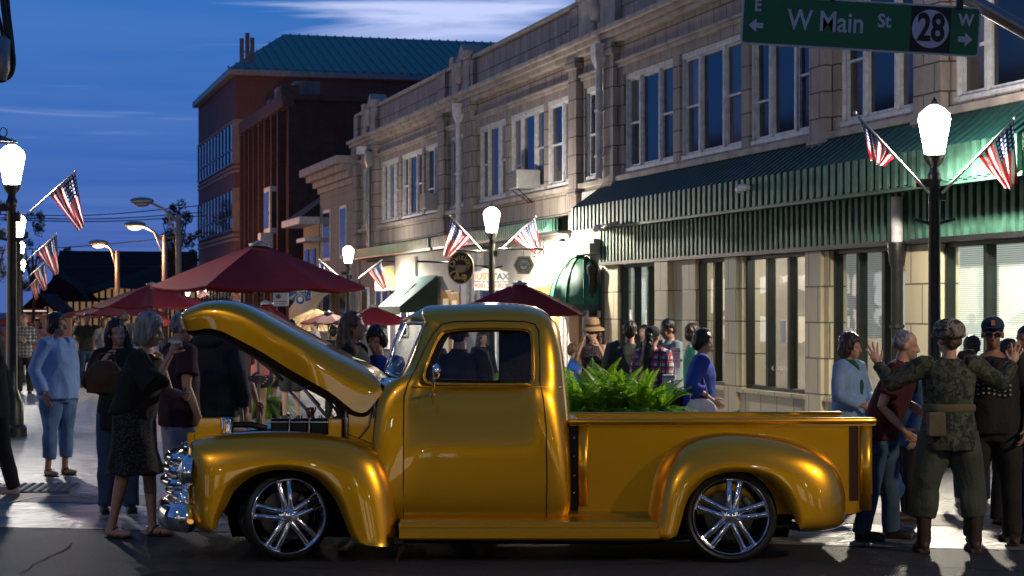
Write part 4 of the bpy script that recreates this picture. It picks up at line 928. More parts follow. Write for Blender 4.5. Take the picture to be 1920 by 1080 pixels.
mb = MB(); mb.prism([(x*s, -.03, z*s) for x, z in ((-12, 3), (12, 3), (9, -6), (4, -9), (-4, -9), (-9, -6))], (0, .012, 0)); mb.tube([(12*s, -.03, 2*s), (16*s, -.03, 0), (12*s, -.03, -4*s)], .010, 6); mb.ell((0, -.028, 3*s), (12*s, .012, 2*s)); mb.build('cup_emblem', mat('pale brown emblem', (.35, .24, .17), .6), sg)
iron(sg, [(P(796, 490, YS)-c), (P(905, 492, YS)-c)][0:2] if False else [P(782, 490, YS)-c+Vector((0, .05, 0)), P(846, 492, YS)-c+Vector((0, .05, 0))], .02)
iron(sg, [P(855, 470, YS)-c, P(912, 472, YS)-c], .02)
# tax sign
c = P(921, 522, 42.6); s = 42.6/F
tx = thing('tax_sign', 'white arched board sign reading JUST TAX with a phone number', 'sign', c)
poly = [(-32, -22), (32, -22), (32, 12), (22, 14), (14, 19), (0, 22), (-14, 19), (-22, 14), (-32, 12)]
mb = MB(); mb.prism([(x*s, -.02, z*s) for x, z in poly], (0, .04, 0)); mb.build('board', mat('faintly glowing white sign board', (.50, .50, .53), .5, var=.04, emit=(1, 1, 1), estr=.05), tx)  # faint glow put into the board's own material
OR = mat('orange sign paint', (.75, .25, .05), .5, var=0); NV = mat('navy sign paint', (.03, .04, .10), .5, var=0); RD = mat('brown red sign paint', (.30, .08, .05), .5, var=0)
def stext(t, txt, x, z, size, m, name='lettering', bold=.002, sx=1): mb = text_mb(txt, size, Matrix.Translation((x*s, -.024, z*s)) @ M, .002, bold=bold, sx=sx); return mb.build(name, m, t)
stext(tx, 'JUST', -16, 3, .19, OR, bold=.004); stext(tx, 'TAX', 17, 3, .19, NV, bold=.006); stext(tx, 'Income Tax, Bookkeeping & Payroll', 0, -6, .055, NV); stext(tx, '(908) 300-8255', 0, -14, .135, RD, bold=.002)
iron(tx, [P(880, 498, 42.6)-c, P(922, 499, 42.6)-c]); 
# hexagon honeycomb sign
c = P(982, 497, 37.3); s = 37.3/F
hx = thing('hexagon_sign', 'hexagonal sign with a honeycomb cup emblem on a twisted iron arm', 'sign', c)
hp = [(20, 0), (11, 17), (-11, 17), (-20, 0), (-11, -17), (11, -17)]
mb = MB(); mb.prism([(x*s, -.02, z*s) for x, z in hp], (0, .04, 0)); mb.build('board', mat('cream sign enamel', (.82, .76, .58), .5, var=.05), hx)
mb = MB(); mb.prism([(x*s*.82, -.026, z*s*.82) for x, z in hp], (0, .006, 0)); mb.build('panel', mat('tan sign panel', (.34, .26, .16), .5), hx)
mb = MB()
for row, n_ in ((8, 3), (3.5, 4)):
    for i in range(n_):
        x0 = (i-(n_-1)/2)*5; mb.tube([((x0+2.5*math.cos(a))*s, -.032, (row+2.5*math.sin(a))*s) for a in [PI/3*k+PI/6 for k in range(6)]], .008, 5, closed=True)
mb.tube([((11*math.cos(a))*s, -.032, (-2+10*math.sin(a))*s) for a in [2*PI*k/24 for k in range(24)]], .008, 5, closed=True)
mb.prism([(x*s, -.04, z*s) for x, z in ((-7, 0), (0, -3), (7, 0), (5, -7), (0, -9), (-5, -7))], (0, .008, 0)); mb.build('emblem', SHEET, hx)
iron(hx, [P(x, 467, 37.3)-c for x in (935, 960, 990, 1018)], .018); iron(hx, [P(1019, 448, 37.3)-c, P(1019, 478, 37.3)-c], .012); iron(hx, [P(982, 467, 37.3)-c, P(982, 480, 37.3)-c], .008); iron(hx, [P(1019, 466, 37.3)-c, P(1010, 474, 37.3)-c, P(1000, 482, 37.3)-c], .012)
mb = MB(); mb.tube([P(948+9*(k/30)*math.cos(k*.5), 459+9*(k/30)*math.sin(k*.5), 37.3)-c for k in range(31)], .009, 6); mb.build('iron_scroll', DARKMETAL, hx)
mb = MB(); mb.tube([P(1007+8*(k/30)*math.cos(k*.5), 458+8*(k/30)*math.sin(k*.5), 37.3)-c for k in range(31)], .009, 6); mb.build('iron_scroll', DARKMETAL, hx)
# yellow bird-like sign
c = P(726, 520, 54.2); s = 54.2/F
bs = thing('bird_sign', 'pale yellow board sign with a rounded pear shape on a twisted iron arm', 'sign', c)
mb = MB(); mb.prism([(x*s, -.02, z*s) for x, z in ((-23, -24), (21, -24), (21, 22), (4, 22), (-6, 20), (-23, 4))], (0, .04, 0)); mb.build('board', mat('pale yellow sign', (.55, .50, .36), .5, var=.1), bs)
mb = MB(); mb.ell((2*s, -.03, 2*s), (12*s, .03, 18*s)); mb.ell((12*s, -.03, -3*s), (6*s, .03, 8*s)); mb.build('emblem', mat('cream yellow emblem', (.65, .52, .22), .5), bs)
stext(bs, 'F E E', 4, -17, .14, RD)
iron(bs, [P(686, 490, 54.2)-c, P(760, 490, 54.2)-c], .022); iron(bs, [P(740, 492, 54.2)-c, P(740, 499, 54.2)-c], .012)
# blue wash sign and grey globe sign under the big umbrella
c = P(563, 553, 50); s = 50/F
ws_ = thing('wash_sign', "blue shield sign reading Wayne's Wash World II with a white globe", 'sign', c)
mb = MB(); mb.prism([(x*s, -.02, z*s) for x, z in ((-20, 13), (20, 13), (20, -10), (10, -12), (6, -17), (0, -19), (-6, -17), (-10, -12), (-20, -10))], (0, .04, 0)); mb.build('board', mat('blue sign enamel', (.03, .07, .25), .5), ws_)
stext(ws_, "Wayne's", 0, 8, .11, SHEET); 
mb = MB()
for i, ch in enumerate('Wash World II'):
    a = rad(162-12*i); text_mb(ch, .10, Matrix.Translation((17*s*math.cos(a), -.024, (-9+12*math.sin(a))*s)) @ M @ Matrix.Rotation((a-PI/2)*.6, 4, 'Z'), .002, mb)
mb.build('lettering', SHEET, ws_)
mb = MB(); mb.tube([(9*s*math.cos(a), -.03, (-9+9*math.sin(a))*s) for a in [2*PI*k/24 for k in range(24)]], .009, 5, closed=True); mb.ell((0, -.03, -8*s), (5*s, .01, 5*s)); mb.build('emblem', SHEET, ws_); iron(ws_, [P(505, 542, 50)-c, P(583, 540, 50)-c], .015)
c = P(527, 560, 49); s = 49/F
gs = thing('globe_sign', 'pale grey rectangular sign with a small dark globe left of the blue sign', 'sign', c)
mb = MB(); mb.box(-15*s, 14*s, -.02, .02, -14*s, 11*s); mb.build('board', mat('pale grey sign', (.30, .31, .38), .5), gs); mb = MB(); mb.ell((-5*s, -.03, 4*s), (4.5*s, .02, 4.5*s)); mb.box(-12*s, 10*s, -.024, -.0201, -6*s, -4.8*s); mb.box(-9*s, 8*s, -.024, -.0201, -10*s, -9*s); mb.build('emblem', NV, gs)
iron(gs, [P(510, 546, 49)-c, P(545, 546, 49)-c], .02)
# tan awning near (610,560)
ta = fthing('tan_awning', 'tan fabric awning low on the cream corner building', 'awning'); mb = MB(); a_, b_ = U(602), U(655)
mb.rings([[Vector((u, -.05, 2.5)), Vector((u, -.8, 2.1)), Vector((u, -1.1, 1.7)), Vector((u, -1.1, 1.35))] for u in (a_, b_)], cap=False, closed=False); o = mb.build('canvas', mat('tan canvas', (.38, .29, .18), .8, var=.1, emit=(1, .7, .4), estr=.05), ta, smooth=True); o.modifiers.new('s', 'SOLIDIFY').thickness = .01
# ---------------- overhead street sign on its mast arm ----------------
ms = thing('street_sign', 'long green overhead sign reading W Main St with route 28 circle', 'street sign', P(1614, 48, 15), 0); s = 15/F
GS = mat('green sign sheeting', (.004, .17, .055), .45, var=.1, vscale=8); WS = mat('white reflective sheeting', (.66, .68, .78), .5, var=.06, vscale=20)
ms.rotation_euler = (0, rad(3.3), 0)
def rr_(w, h, r, y):
    pts = []
    for cx_, cz_, a0 in ((w-r, h-r, 0), (-w+r, h-r, 90), (-w+r, -h+r, 180), (w-r, -h+r, 270)):
        for k in range(5): a = rad(a0+22.5*k); pts.append((cx_+r*math.cos(a), y, cz_+r*math.sin(a)))
    return pts
mb = MB(); mb.prism(rr_(224*s, 47*s, 8*s, -.004), (0, .012, 0)); mb.build('board', WS, ms)
mb = MB(); mb.prism(rr_(220.5*s, 43.5*s, 6*s, -.007), (0, .002, 0)); mb.build('green_face', GS, ms)
mb = MB(); mb.box(93*s, 168*s, -.010, -.0075, -42*s, 42.5*s); mb.build('black_square', mat('black sign sheeting', (.006, .006, .008), .5), ms)
mb = MB(); mb.prism([((130+34.5*math.cos(a))*s, -.013, (1+36*math.sin(a))*s) for a in [2*PI*k/40 for k in range(40)]], (0, .002, 0)); mb.build('route_circle', WS, ms)
def mtext(txt, x, z, size, m=WS, bold=.004, sx=.85, y=-.011, name='lettering'): text_mb(txt, size, Matrix.Translation((x*s, y, z*s)) @ M, .0015, bold=bold, sx=sx).build(name, m, ms)
mtext('W Main', -66, 2, .225, sx=.82, bold=.003)
mtext('St', 43, 10, .145, sx=.9); mtext('28', 131, 1, .30, mat('black sign sheeting', (0, 0, 0)), .008, .72, -.0160, 'route_number'); mtext('E', -195, 26, .135, sx=.8); mtext('W', 196, 20, .13, sx=.85)
for x, z, d in ((-196, -11, -1), (196, -15, 1)):
    mb = MB(); mb.prism([((x+d*a)*s, -.0105, (z+b)*s) for a, b in ((14, 0), (0, 13), (0, 5), (-13, 5), (-13, -5), (0, -5), (0, -13))], (0, .002, 0)); mb.build('arrow', WS, ms)
mb = MB(); mb.box(176*s, 188*s, -.03, .01, 40*s, 66*s); mb.box(-60*s, -52*s, -.03, .01, 42*s, 66*s); mb.build('hanger', DARKMETAL, ms)
ma = thing('mast_arm', 'grey traffic signal mast arm entering at the top right corner', 'mast arm', P(1990, 95, 15.2))
mb = MB(); mb.tube([P(2080, 140, 15.2)-ma.location, P(1920, 56, 15.2)-ma.location, P(1820, 0, 15.2)-ma.location, P(1700, -60, 15.2)-ma.location, P(1500, -75, 15.2)-ma.location], [.07, .062, .058, .055, .05], 14); mb.build('arm', STEEL, ma, smooth=True)
mb = MB(); q = P(2080, 140, 15.2); mb.tube([(q.x-ma.location.x, 0, q.z-ma.location.z+.3), (q.x-ma.location.x, 0, -ma.location.z)], [.09, .12], 14); mb.build('post', STEEL, ma, smooth=True)
# ---------------- trees beyond ----------------
LEAF = mat('dark tree foliage', (.022, .04, .02), .7, var=.5, vscale=1.2)
BARK = mat('tree bark', (.05, .035, .028), .9, var=.3)
def tree(px, py_top, w_px, h_px, Y, lb_, seed):
    rn = random.Random(seed); x = P(px, 0, Y).x; zt = P(0, py_top, Y).z; R = w_px/2/F*Y; Hh = h_px/F*Y
    t = thing('tree', lb_, 'tree', (x, Y, 0)); mb = MB(); zc = zt-Hh/2
    mb.tube([(0, 0, 0), (.1, 0, zc*.5), (0, .1, zc)], [R*.10, R*.07, R*.04], 8)
    for k in range(7):
        a = 2*PI*k/7; mb.tube([(0, 0, zc*.6), (R*.45*math.cos(a), R*.45*math.sin(a), zc+rn.uniform(-.2, .5)*Hh*.5)], [R*.05, R*.015], 6)
    mb.build('trunk', BARK, t, smooth=True)
    cl = []
    for k in range(34):
        a = rn.uniform(0, 2*PI); r = R*rn.uniform(.1, .92)**.7; hz = rn.uniform(-.48, .46)*Hh; shrink = math.sqrt(max(.05, 1-(hz/(Hh*.52))**2)); cl.append((Vector((r*math.cos(a)*shrink, r*math.sin(a)*shrink, zc+hz)), R*rn.uniform(.12, .26)))
    m = MB()
    for c_, r_ in cl:
        for q in range(90):
            d = Vector((rn.gauss(0, 1), rn.gauss(0, 1), rn.gauss(0, .8))); d = d.normalized()*r_*rn.uniform(.5, 1.15); p = c_+d; s_ = rn.uniform(.05, .11)*R*.55
            n1 = Vector((rn.gauss(0, 1), rn.gauss(0, 1), rn.gauss(0, 1))).normalized(); n2 = n1.orthogonal().normalized(); n3 = n1.cross(n2)
            m.add([p+n2*s_, p+n3*s_*.6, p-n2*s_, p-n3*s_*.6], [(0, 1, 2, 3)])
    m.build('crown', LEAF, t, fix=False); return t
tree(328, 378, 100, 130, 98, 'dark tree behind the tall street lights left of the office block', 2)
tree(60, 395, 80, 150, 90, 'dark tree behind the left street lamps', 3)
tree(-10, 370, 90, 170, 78, 'dark tree at the left edge behind the nearest lantern', 4)
tree(125, 462, 40, 60, 128, 'small dark tree top over the end of the station roof', 5)
# ---------------- ferns in a long planter behind the bed ----------------
pl = thing('planter', 'long black planter full of bright green ferns behind the truck bed', 'planter', P(1154, 800, 17.2)); pl.location.z = 0
pw = 94/F*17.2
mb = MB(); mb.box(-pw, pw, -.22, .22, 0, .72); mb.box(-pw-.02, pw+.02, -.24, .24, .66, .74); mb.build('box', DARKMETAL, pl, bevel=.01)
mb = MB(); mb.box(-pw+.02, pw-.02, -.2, .2, .6, .745); mb.build('soil', mat('dark soil', (.02, .014, .01), .9, bump=.5), pl)
FERN = mat('bright fern leaf', (.16, .36, .02), .42, var=.45, vscale=8)
_nt = FERN.node_tree; _t = _nt.nodes.new('ShaderNodeBsdfTranslucent'); _t.inputs[0].default_value = (.30, .55, .03, 1); _m = _nt.nodes.new('ShaderNodeMixShader'); _m.inputs[0].default_value = .5
_nt.links.new(_nt.nodes['Principled BSDF'].outputs[0], _m.inputs[1]); _nt.links.new(_t.outputs[0], _m.inputs[2]); _nt.links.new(_m.outputs[0], _nt.nodes['Material Output'].inputs[0])
def fern(loc, seed, S=1.0, lb_=None):
    rn = random.Random(seed); t = thing('fern', lb_, 'fern', loc, rn.uniform(0, 6), 'ferns in the planters'); m = MB()
    for k in range(58):
        a = rn.uniform(0, 2*PI); ln = rn.uniform(.40, .70)*S; up = rn.uniform(.35, 1.3); pts = []
        d = Vector((math.cos(a), math.sin(a), 0)); n = 30
        for i in range(n+1):
            w = i/n; pts.append(d*(ln*w*(1.0 if up < .8 else .6))+Vector((0, 0, ln*(up*w-.75*w*w*(1.1 if up < .8 else .7)))))
        side = Vector((-d.y, d.x, 0))
        for i in range(1, n):
            p = pts[i]; w = i/n; L_ = .062*S*math.sin(PI*min(1, w*.9+.12))**.8*(1-w*.35); tdir = (pts[i+1]-pts[i-1]).normalized()
            for sg_ in (-1, 1):
                q = p+side*sg_*L_+tdir*L_*.35+Vector((0, 0, -.012)); ww = tdir*.0065*S
                m.add([p-ww, p+ww, q+ww*.4, q-ww*.4], [(0, 1, 2, 3)])
        m.tube(pts[::4]+[pts[-1]], .003, 3, cap=False)
    m.build('fronds', FERN, t, fix=False); return t
fl = ['leftmost fern of the planter next to the truck cab', 'second fern from the cab in the planter', 'tall middle fern of the planter with upright fronds', 'fern right of the middle of the planter', 'rightmost fern of the planter beside the blue walking woman']
for i in range(5):
    fern((pl.location.x-pw*.86+i*pw*.43, 17.2+random.uniform(-.06, .06), .72), 20+i, (1.0, 1.12, 1.1, 1.05, .82)[i], fl[i])
for i, (px, Y, s_, l_) in enumerate(((905, 17.2, 1.0, 'fern seen through the cab window'), )): 
    p2 = thing('planter', 'short planter with a fern seen through the cab window', 'planter', (P(px, 0, Y).x, Y, 0)); mb = MB(); mb.box(-.28, .28, -.2, .2, 0, .8); mb.build('box', DARKMETAL, p2, bevel=.01); fern((P(px, 0, Y).x, Y, .80), 40+i, 1.05, l_)
p3 = thing('planter', 'planter with a lime green bush seen between the hood and the fender', 'planter', (P(492, 0, 30).x, 30, 0)); mb = MB(); mb.box(-.3, .3, -.3, .3, 0, .25); mb.build('box', DARKMETAL, p3, bevel=.01); fern((P(490, 0, 30).x, 30, .22), 50, 1.3, 'lime green fern seen under the raised hood')
# bollard dome
bo = thing('bollard', 'dark round topped bollard showing just above the truck bed rail', 'bollard', (P(1386, 0, 19.5).x, 19.5, 0)); mb = MB(); mb.lathe([(.09, 0), (.09, .55), (.085, .60), (.05, .645), (0, .66)], (0, 0, 0), 20); mb.build('post', mat('gloss black enamel', (0, 0, 0)), bo, smooth=True)
# ---------------- the gold pickup ----------------
YC = 13.65
truck = thing('pickup_truck', 'glossy gold 1950s pickup truck with its hood raised and chrome wheels', 'pickup truck', (P(951, 0, YC).x, YC, 0))
def mir(o, name=None):
    """far-side twin of a part"""
    c = o.copy(); c.data = o.data.copy(); COL.objects.link(c)
    for v in c.data.vertices: v.co.y = 2*YC-v.co.y
    c.data.flip_normals(); return c
def tb(mb, name, m, smooth=True, parent=None, mirror=False, auto=None, bevel=0):
    o = mb.build(name, m, parent or truck, smooth=smooth, world=True, auto=auto, bevel=bevel)
    return (o, mir(o)) if mirror else o
def pairs(A, B, n):
    """matched curves in pixels -> n samples each by shared parameter"""
    def cr(pts):
        m = len(pts); res = []
        for k in range(n):
            t = (m-1)*k/(n-1); i = min(int(t), m-2); w = t-i
            p1 = Vector(pts[i]+(0,)); p2 = Vector(pts[i+1]+(0,))
            p0 = Vector(pts[i-1]+(0,)) if i > 0 else 2*p1-p2
            p3 = Vector(pts[i+2]+(0,)) if i < m-2 else 2*p2-p1
            res.append(.5*((2*p1)+(p2-p0)*w+(2*p0-5*p1+4*p2-p3)*w*w+(p3-p0+3*p1-3*p2)*w**3))
        return res
    return cr(A), cr(B)
def fender(A, B, Yin, Yout, n=2.5, N=96, M=18, ext=.14):
    a, b = pairs(A, B, N); mb = MB(); rings = []
    rows = []
    aw = [P(q.x, q.y, Yin) for q in a]; bw = [P(q.x, q.y, Yout) for q in b]
    # fixed xz from pixels at the depth where that point sits
    r0 = [p+Vector((0, ext, -.03)) for p in aw]; rows.append(r0)
    for t in range(M+1):
        th = t/M*PI/2; f = math.cos(th)**(2/n) if t < M else 0; g = math.sin(th)**(2/n) if t > 0 else 0
        rows.append([Vector((q.x+(p.x-q.x)*f, Yin-(Yin-Yout)*g, q.z+(p.z-q.z)*f)) for p, q in zip(aw, bw)])
    rows.append([q+Vector((0, .012, 0)) for q in bw]); rows.append([q+Vector((0, .05, 0)) for q in bw])
    vs = [v for r in rows for v in r]; fs = []
    for j in range(len(rows)-1):
        for i in range(N-1): fs.append((j*N+i, j*N+i+1, (j+1)*N+i+1, (j+1)*N+i))
    return mb.add(vs, fs)
# front fender
FA = [(398, 998), (372, 988), (362, 960), (359, 925), (356, 885), (354, 850), (362, 828), (400, 816), (450, 811), (500, 809), (563, 810), (610, 815), (645, 821), (680, 832), (707, 848), (723, 872), (736, 908), (743, 949), (748, 985), (749, 1010), (744, 1022)]
FB = [(402, 996), (405, 990), (409, 977), (416, 964), (424, 952), (437, 926), (452, 911), (465, 901), (480, 893), (506, 886), (532, 884), (562, 887), (580, 893), (597, 903), (614, 921), (626, 937), (637, 958), (646, 981), (655, 1003), (666, 1019), (684, 1025)]
ff, ff2 = tb(fender(FA, FB, 12.96, 12.69, 2.7), 'front_fender', GOLD, mirror=True)
RA = [(1240, 1012), (1208, 1003), (1211, 975), (1215, 950), (1222, 915), (1231, 885), (1246, 858), (1272, 832), (1310, 817), (1355, 811), (1400, 812), (1445, 817), (1490, 827), (1527, 841), (1555, 861), (1572, 886), (1581, 916), (1584, 948), (1581, 972), (1569, 986), (1540, 993), (1500, 993)]
RB = [(1262, 1010), (1269, 1006), (1276, 986), (1280, 971), (1284, 956), (1291, 938), (1298, 928), (1308, 916), (1324, 902), (1352, 891), (1380, 888), (1400, 889), (1416, 892), (1438, 900), (1458, 917), (1468, 929), (1476, 942), (1482, 955), (1487, 966), (1492, 977), (1494, 984), (1497, 990)]
rf, rf2 = tb(fender(RA, RB, 13.02, 12.69, 2.6), 'rear_fender', GOLD, mirror=True)
# fuel flap seam on the rear fender
mb = MB(); pts = [P(1501+18*math.cos(a)+0, 832+17*math.sin(a), 12.86) for a in [rad(d) for d in range(-5, 190, 15)]]
# wheel wells behind the arches
for (cx, nm) in ((541, 'front'), (1371, 'rear')):
    mb = MB(); c = P(cx, 968, 12.8); prof = [(.10, 0)]
    M = Matrix.Rotation(PI/2, 4, 'X')
    mb.lathe([(.47, -.02), (.47, .42), (.05, .43)], (c.x, 13.2+.02, .30), 32, M=Matrix.Rotation(-PI/2, 4, 'X'))
    # keep only above the ground
    mb.v = [Vector((v.x, v.y, max(v.z, .12))) for v in mb.v]
    mb.v = [Vector((v.x, min(v.y, 13.62) if True else v.y, v.z)) for v in mb.v]
    tb(mb, 'wheel_well', BLACK, mirror=True)

# ---- cab: closed ring pairs (silhouette -> window opening) ----
def cab_side():
    # (ax, ay, bx, by, n, Ya, Yb)
    R = [
     (800, 573, 838, 622, 2.3, 13.35, 13.03),
     (853, 570, 870, 618, 2.3, 13.35, 13.03),
     (917, 568.5, 925, 617, 2.3, 13.35, 13.03),
     (975, 571, 970, 618, 2.3, 13.33, 13.03),
     (1013, 580, 990, 621, 2.3, 13.30, 13.02),
     (1032, 594, 996, 630, 2.3, 13.25, 13.00),
     (1043, 614, 998, 643, 2.4, 13.20, 12.98),
     (1050, 645, 998.5, 665, 2.5, 13.15, 12.95),
     (1056, 690, 999, 695, 2.6, 13.12, 12.92),
     (1060, 730, 998, 712, 2.7, 13.12, 12.90),
     (1065, 775, 994, 720, 3.0, 13.12, 12.87),
     (1069, 850, 988, 722, 4.2, 13.12, 12.85),
     (1070, 915, 975, 722.3, 6.0, 13.12, 12.84),
     (1068, 952, 955, 722.5, 8.0, 13.12, 12.84),
     (1057, 970, 930, 722.5, 9.0, 13.10, 12.84),
     (1030, 977, 905, 722.5, 9.0, 13.05, 12.84),
     (980, 977.5, 885, 722.3, 9.0, 13.05, 12.84),
     (900, 977.5, 865, 722, 9.0, 13.05, 12.84),
     (820, 977.5, 840, 721.6, 9.0, 13.05, 12.84),
     (757, 977.5, 818, 721, 9.0, 13.05, 12.84),
     (700, 977, 803, 719, 9.0, 13.05, 12.85),
     (697, 900, 797, 713, 6.0, 13.00, 12.86),
     (698, 820, 795, 706, 4.5, 13.00, 12.87),
     (706, 760, 796, 700, 3.6, 13.02, 12.88),
     (722, 722, 798, 692, 3.0, 13.05, 12.90),
     (746, 712, 802, 681, 2.6, 13.06, 12.92),
     (761, 692, 808, 665, 2.5, 13.08, 12.94),
     (774, 662, 815, 649, 2.5, 13.11, 12.97),
     (786, 630, 822, 636, 2.5, 13.14, 13.00),
     (794, 606, 828, 628, 2.4, 13.18, 13.02),
     (790, 586, 832, 624, 2.4, 13.28, 13.03),
    ]
    m = len(R); N = 186; res = []
    for k in range(N):
        t = m*k/N; i = int(t); w = t-i
        p0, p1, p2, p3 = (Vector(R[(i+d) % m]) if False else R[(i+d) % m] for d in (-1, 0, 1, 2))
        res.append([.5*((2*p1[c])+(p2[c]-p0[c])*w+(2*p0[c]-5*p1[c]+4*p2[c]-p3[c])*w*w+(p3[c]-p0[c]+3*p1[c]-3*p2[c])*w**3) for c in range(7)])
    return res
CS = cab_side()
def cab_mesh():
    N = len(CS); M = 26; rows = []
    aw = [P(r[0], r[1], r[5]) for r in CS]; bw = [P(r[2], r[3], r[6]) for r in CS]
    for t in range(M+1):
        th = t/M*PI/2; row = []
        for r, p, q in zip(CS, aw, bw):
            n = r[4]; f = math.cos(th)**(2/n) if t < M else 0; g = math.sin(th)**(2/n) if t > 0 else 0
            # blend so large n does not starve the wide flat area of vertices
            row.append(Vector((q.x+(p.x-q.x)*f, r[5]-(r[5]-r[6])*g, q.z+(p.z-q.z)*f)))
        rows.append(row)
    rows.append([q+Vector((0, .010, 0)) for q in bw]); 
    cw = Vector((sum(q.x for q in bw)/N, 0, sum(q.z for q in bw)/N))
    rows.append([Vector((cw.x+(q.x-cw.x)*.985, q.y+.03, cw.z+(q.z-cw.z)*.975)) for q in bw])
    rows.append([Vector((cw.x+(q.x-cw.x)*.985, q.y+.07, cw.z+(q.z-cw.z)*.975)) for q in bw])
    vs = [v for r in rows for v in r]; fs = []
    for j in range(len(rows)-1):
        for i in range(N): fs.append((j*N+i, j*N+(i+1) % N, (j+1)*N+(i+1) % N, (j+1)*N+i))
    return vs, fs, aw, bw
vs, fs, CAW, CBW = cab_mesh()
DOORPX = [(757, 974), (757, 800), (757.5, 745), (764, 722), (778, 694), (795, 655), (811, 626), (826, 609), (848, 604), (920, 602), (985, 603.5), (1004, 609), (1011, 622), (1013, 680), (1013, 722), (1018, 745), (1024, 800), (1025.5, 900), (1024, 974)]
def door_split():
    me = bpy.data.meshes.new('cab_tmp'); me.from_pydata([tuple(v) for v in vs], [], fs)
    bm = bmesh.new(); bm.from_mesh(me)
    dp = [P(x, y, 12.9) for x, y in DOORPX]
    for i in range(len(dp)):
        a = dp[i]; b = dp[(i+1) % len(dp)]; d = (b-a).normalized(); nrm = Vector((d.z, 0, -d.x))
        lo = min(a.x, b.x)-.10; hi = max(a.x, b.x)+.10; zl = min(a.z, b.z)-.10; zh = max(a.z, b.z)+.10
        g = [f for f in bm.faces if lo < f.calc_center_median().x < hi and zl < f.calc_center_median().z < zh]
        geom = list({v for f in g for v in f.verts})+list({e for f in g for e in f.edges})+g
        bmesh.ops.bisect_plane(bm, geom=geom, plane_co=a, plane_no=nrm, dist=1e-5)
    def inside(x, z):
        c = False; j = len(dp)-1
        for i in range(len(dp)):
            if (dp[i].z > z) != (dp[j].z > z) and x < (dp[j].x-dp[i].x)*(z-dp[i].z)/(dp[j].z-dp[i].z)+dp[i].x: c = not c
            j = i
        return c
    res = []
    for want in (True, False):
        b2 = bm.copy(); kill = [f for f in b2.faces if inside(f.calc_center_median().x, f.calc_center_median().z) != want]
        bmesh.ops.delete(b2, geom=kill, context='FACES')
        m2 = bpy.data.meshes.new('p'); b2.to_mesh(m2); b2.free(); res.append(m2)
    bm.free(); bpy.data.meshes.remove(me)
    return res
dm, cmh = door_split()
def depth_at(x, z):
    """front skin depth of the cab at x, z"""
    best = None
    for v in vs:
        d = (v.x-x)**2+(v.z-z)**2
        if best is None or d < best[0]: best = (d, v.y)
    return best[1]
def wobj(name, me, m, parent=truck, flip=False):
    bm = bmesh.new(); bm.from_mesh(me); bmesh.ops.recalc_face_normals(bm, faces=bm.faces)
    c = sum((f.normal.y for f in bm.faces))
    if c > 0: bmesh.ops.reverse_faces(bm, faces=bm.faces)
    bm.to_mesh(me); bm.free()
    me.polygons.foreach_set('use_smooth', [True]*len(me.polygons)); me.materials.append(m)
    o = bpy.data.objects.new(name, me); COL.objects.link(o); o.parent = parent; o.matrix_parent_inverse = rootM(parent).inverted(); return o
door = wobj('door', dm, GOLD); cabs = wobj('cab_side', cmh, GOLD)
door2 = mir(door); mir(cabs)
# panel gaps
mb = MB(); pts = []
dpp = DOORPX+[DOORPX[0]]
for i in range(len(dpp)-1):
    for k in range(8):
        w = k/8; x = dpp[i][0]*(1-w)+dpp[i+1][0]*w; y = dpp[i][1]*(1-w)+dpp[i+1][1]*w
        q = P(x, y, 12.9); pts.append(Vector((q.x, depth_at(q.x, q.z)-.0005, q.z)))
# smooth depth
for _ in range(3):
    pts = [Vector((p.x, (pts[i-1].y+p.y+pts[(i+1) % len(pts)].y)/3, p.z)) for i, p in enumerate(pts)]
mb.tube(pts, .005, 6, closed=True)
tb(mb, 'door_gap', BLACK, parent=truck)
# window moulding rings
mb = MB()
bc = Vector((sum(q.x for q in CBW)/len(CBW), 0, sum(q.z for q in CBW)/len(CBW)))
ring = [Vector((bc.x+(q.x-bc.x)*1.02, q.y-.004, bc.z+(q.z-bc.z)*1.04)) for q in CBW][::2]
mb.tube(ring, .006, 8, closed=True); tb(mb, 'window_moulding', GOLD, mirror=True)
mb = MB(); ring = [Vector((bc.x+(q.x-bc.x)*.99, q.y+.012, bc.z+(q.z-bc.z)*.985)) for q in CBW][::2]
mb.tube(ring, .005, 8, closed=True); tb(mb, 'window_seal', GOLD, mirror=True)
mb = MB(); mb.add([Vector((bc.x+(q.x-bc.x)*.99, q.y+.045, bc.z+(q.z-bc.z)*.985)) for q in CBW], [tuple(range(len(CBW)))])
tb(mb, 'side_window', CARGLASS, smooth=False, mirror=True)
# belt line
mb = MB(); pts = []
for x in range(772, 1062, 10):
    q = P(x, 727+max(0, (x-1010))*.05, 12.9); pts.append(Vector((q.x, depth_at(q.x, q.z), q.z)))
for _ in range(4): pts = [pts[0]]+[Vector((p.x, (pts[i].y+p.y+pts[i+2].y)/3, p.z)) for i, p in enumerate(pts[1:-1])]+[pts[-1]]
mb.tube([p+Vector((0, .002, 0)) for p in pts], .008, 8); tb(mb, 'belt_moulding', GOLD, mirror=True)
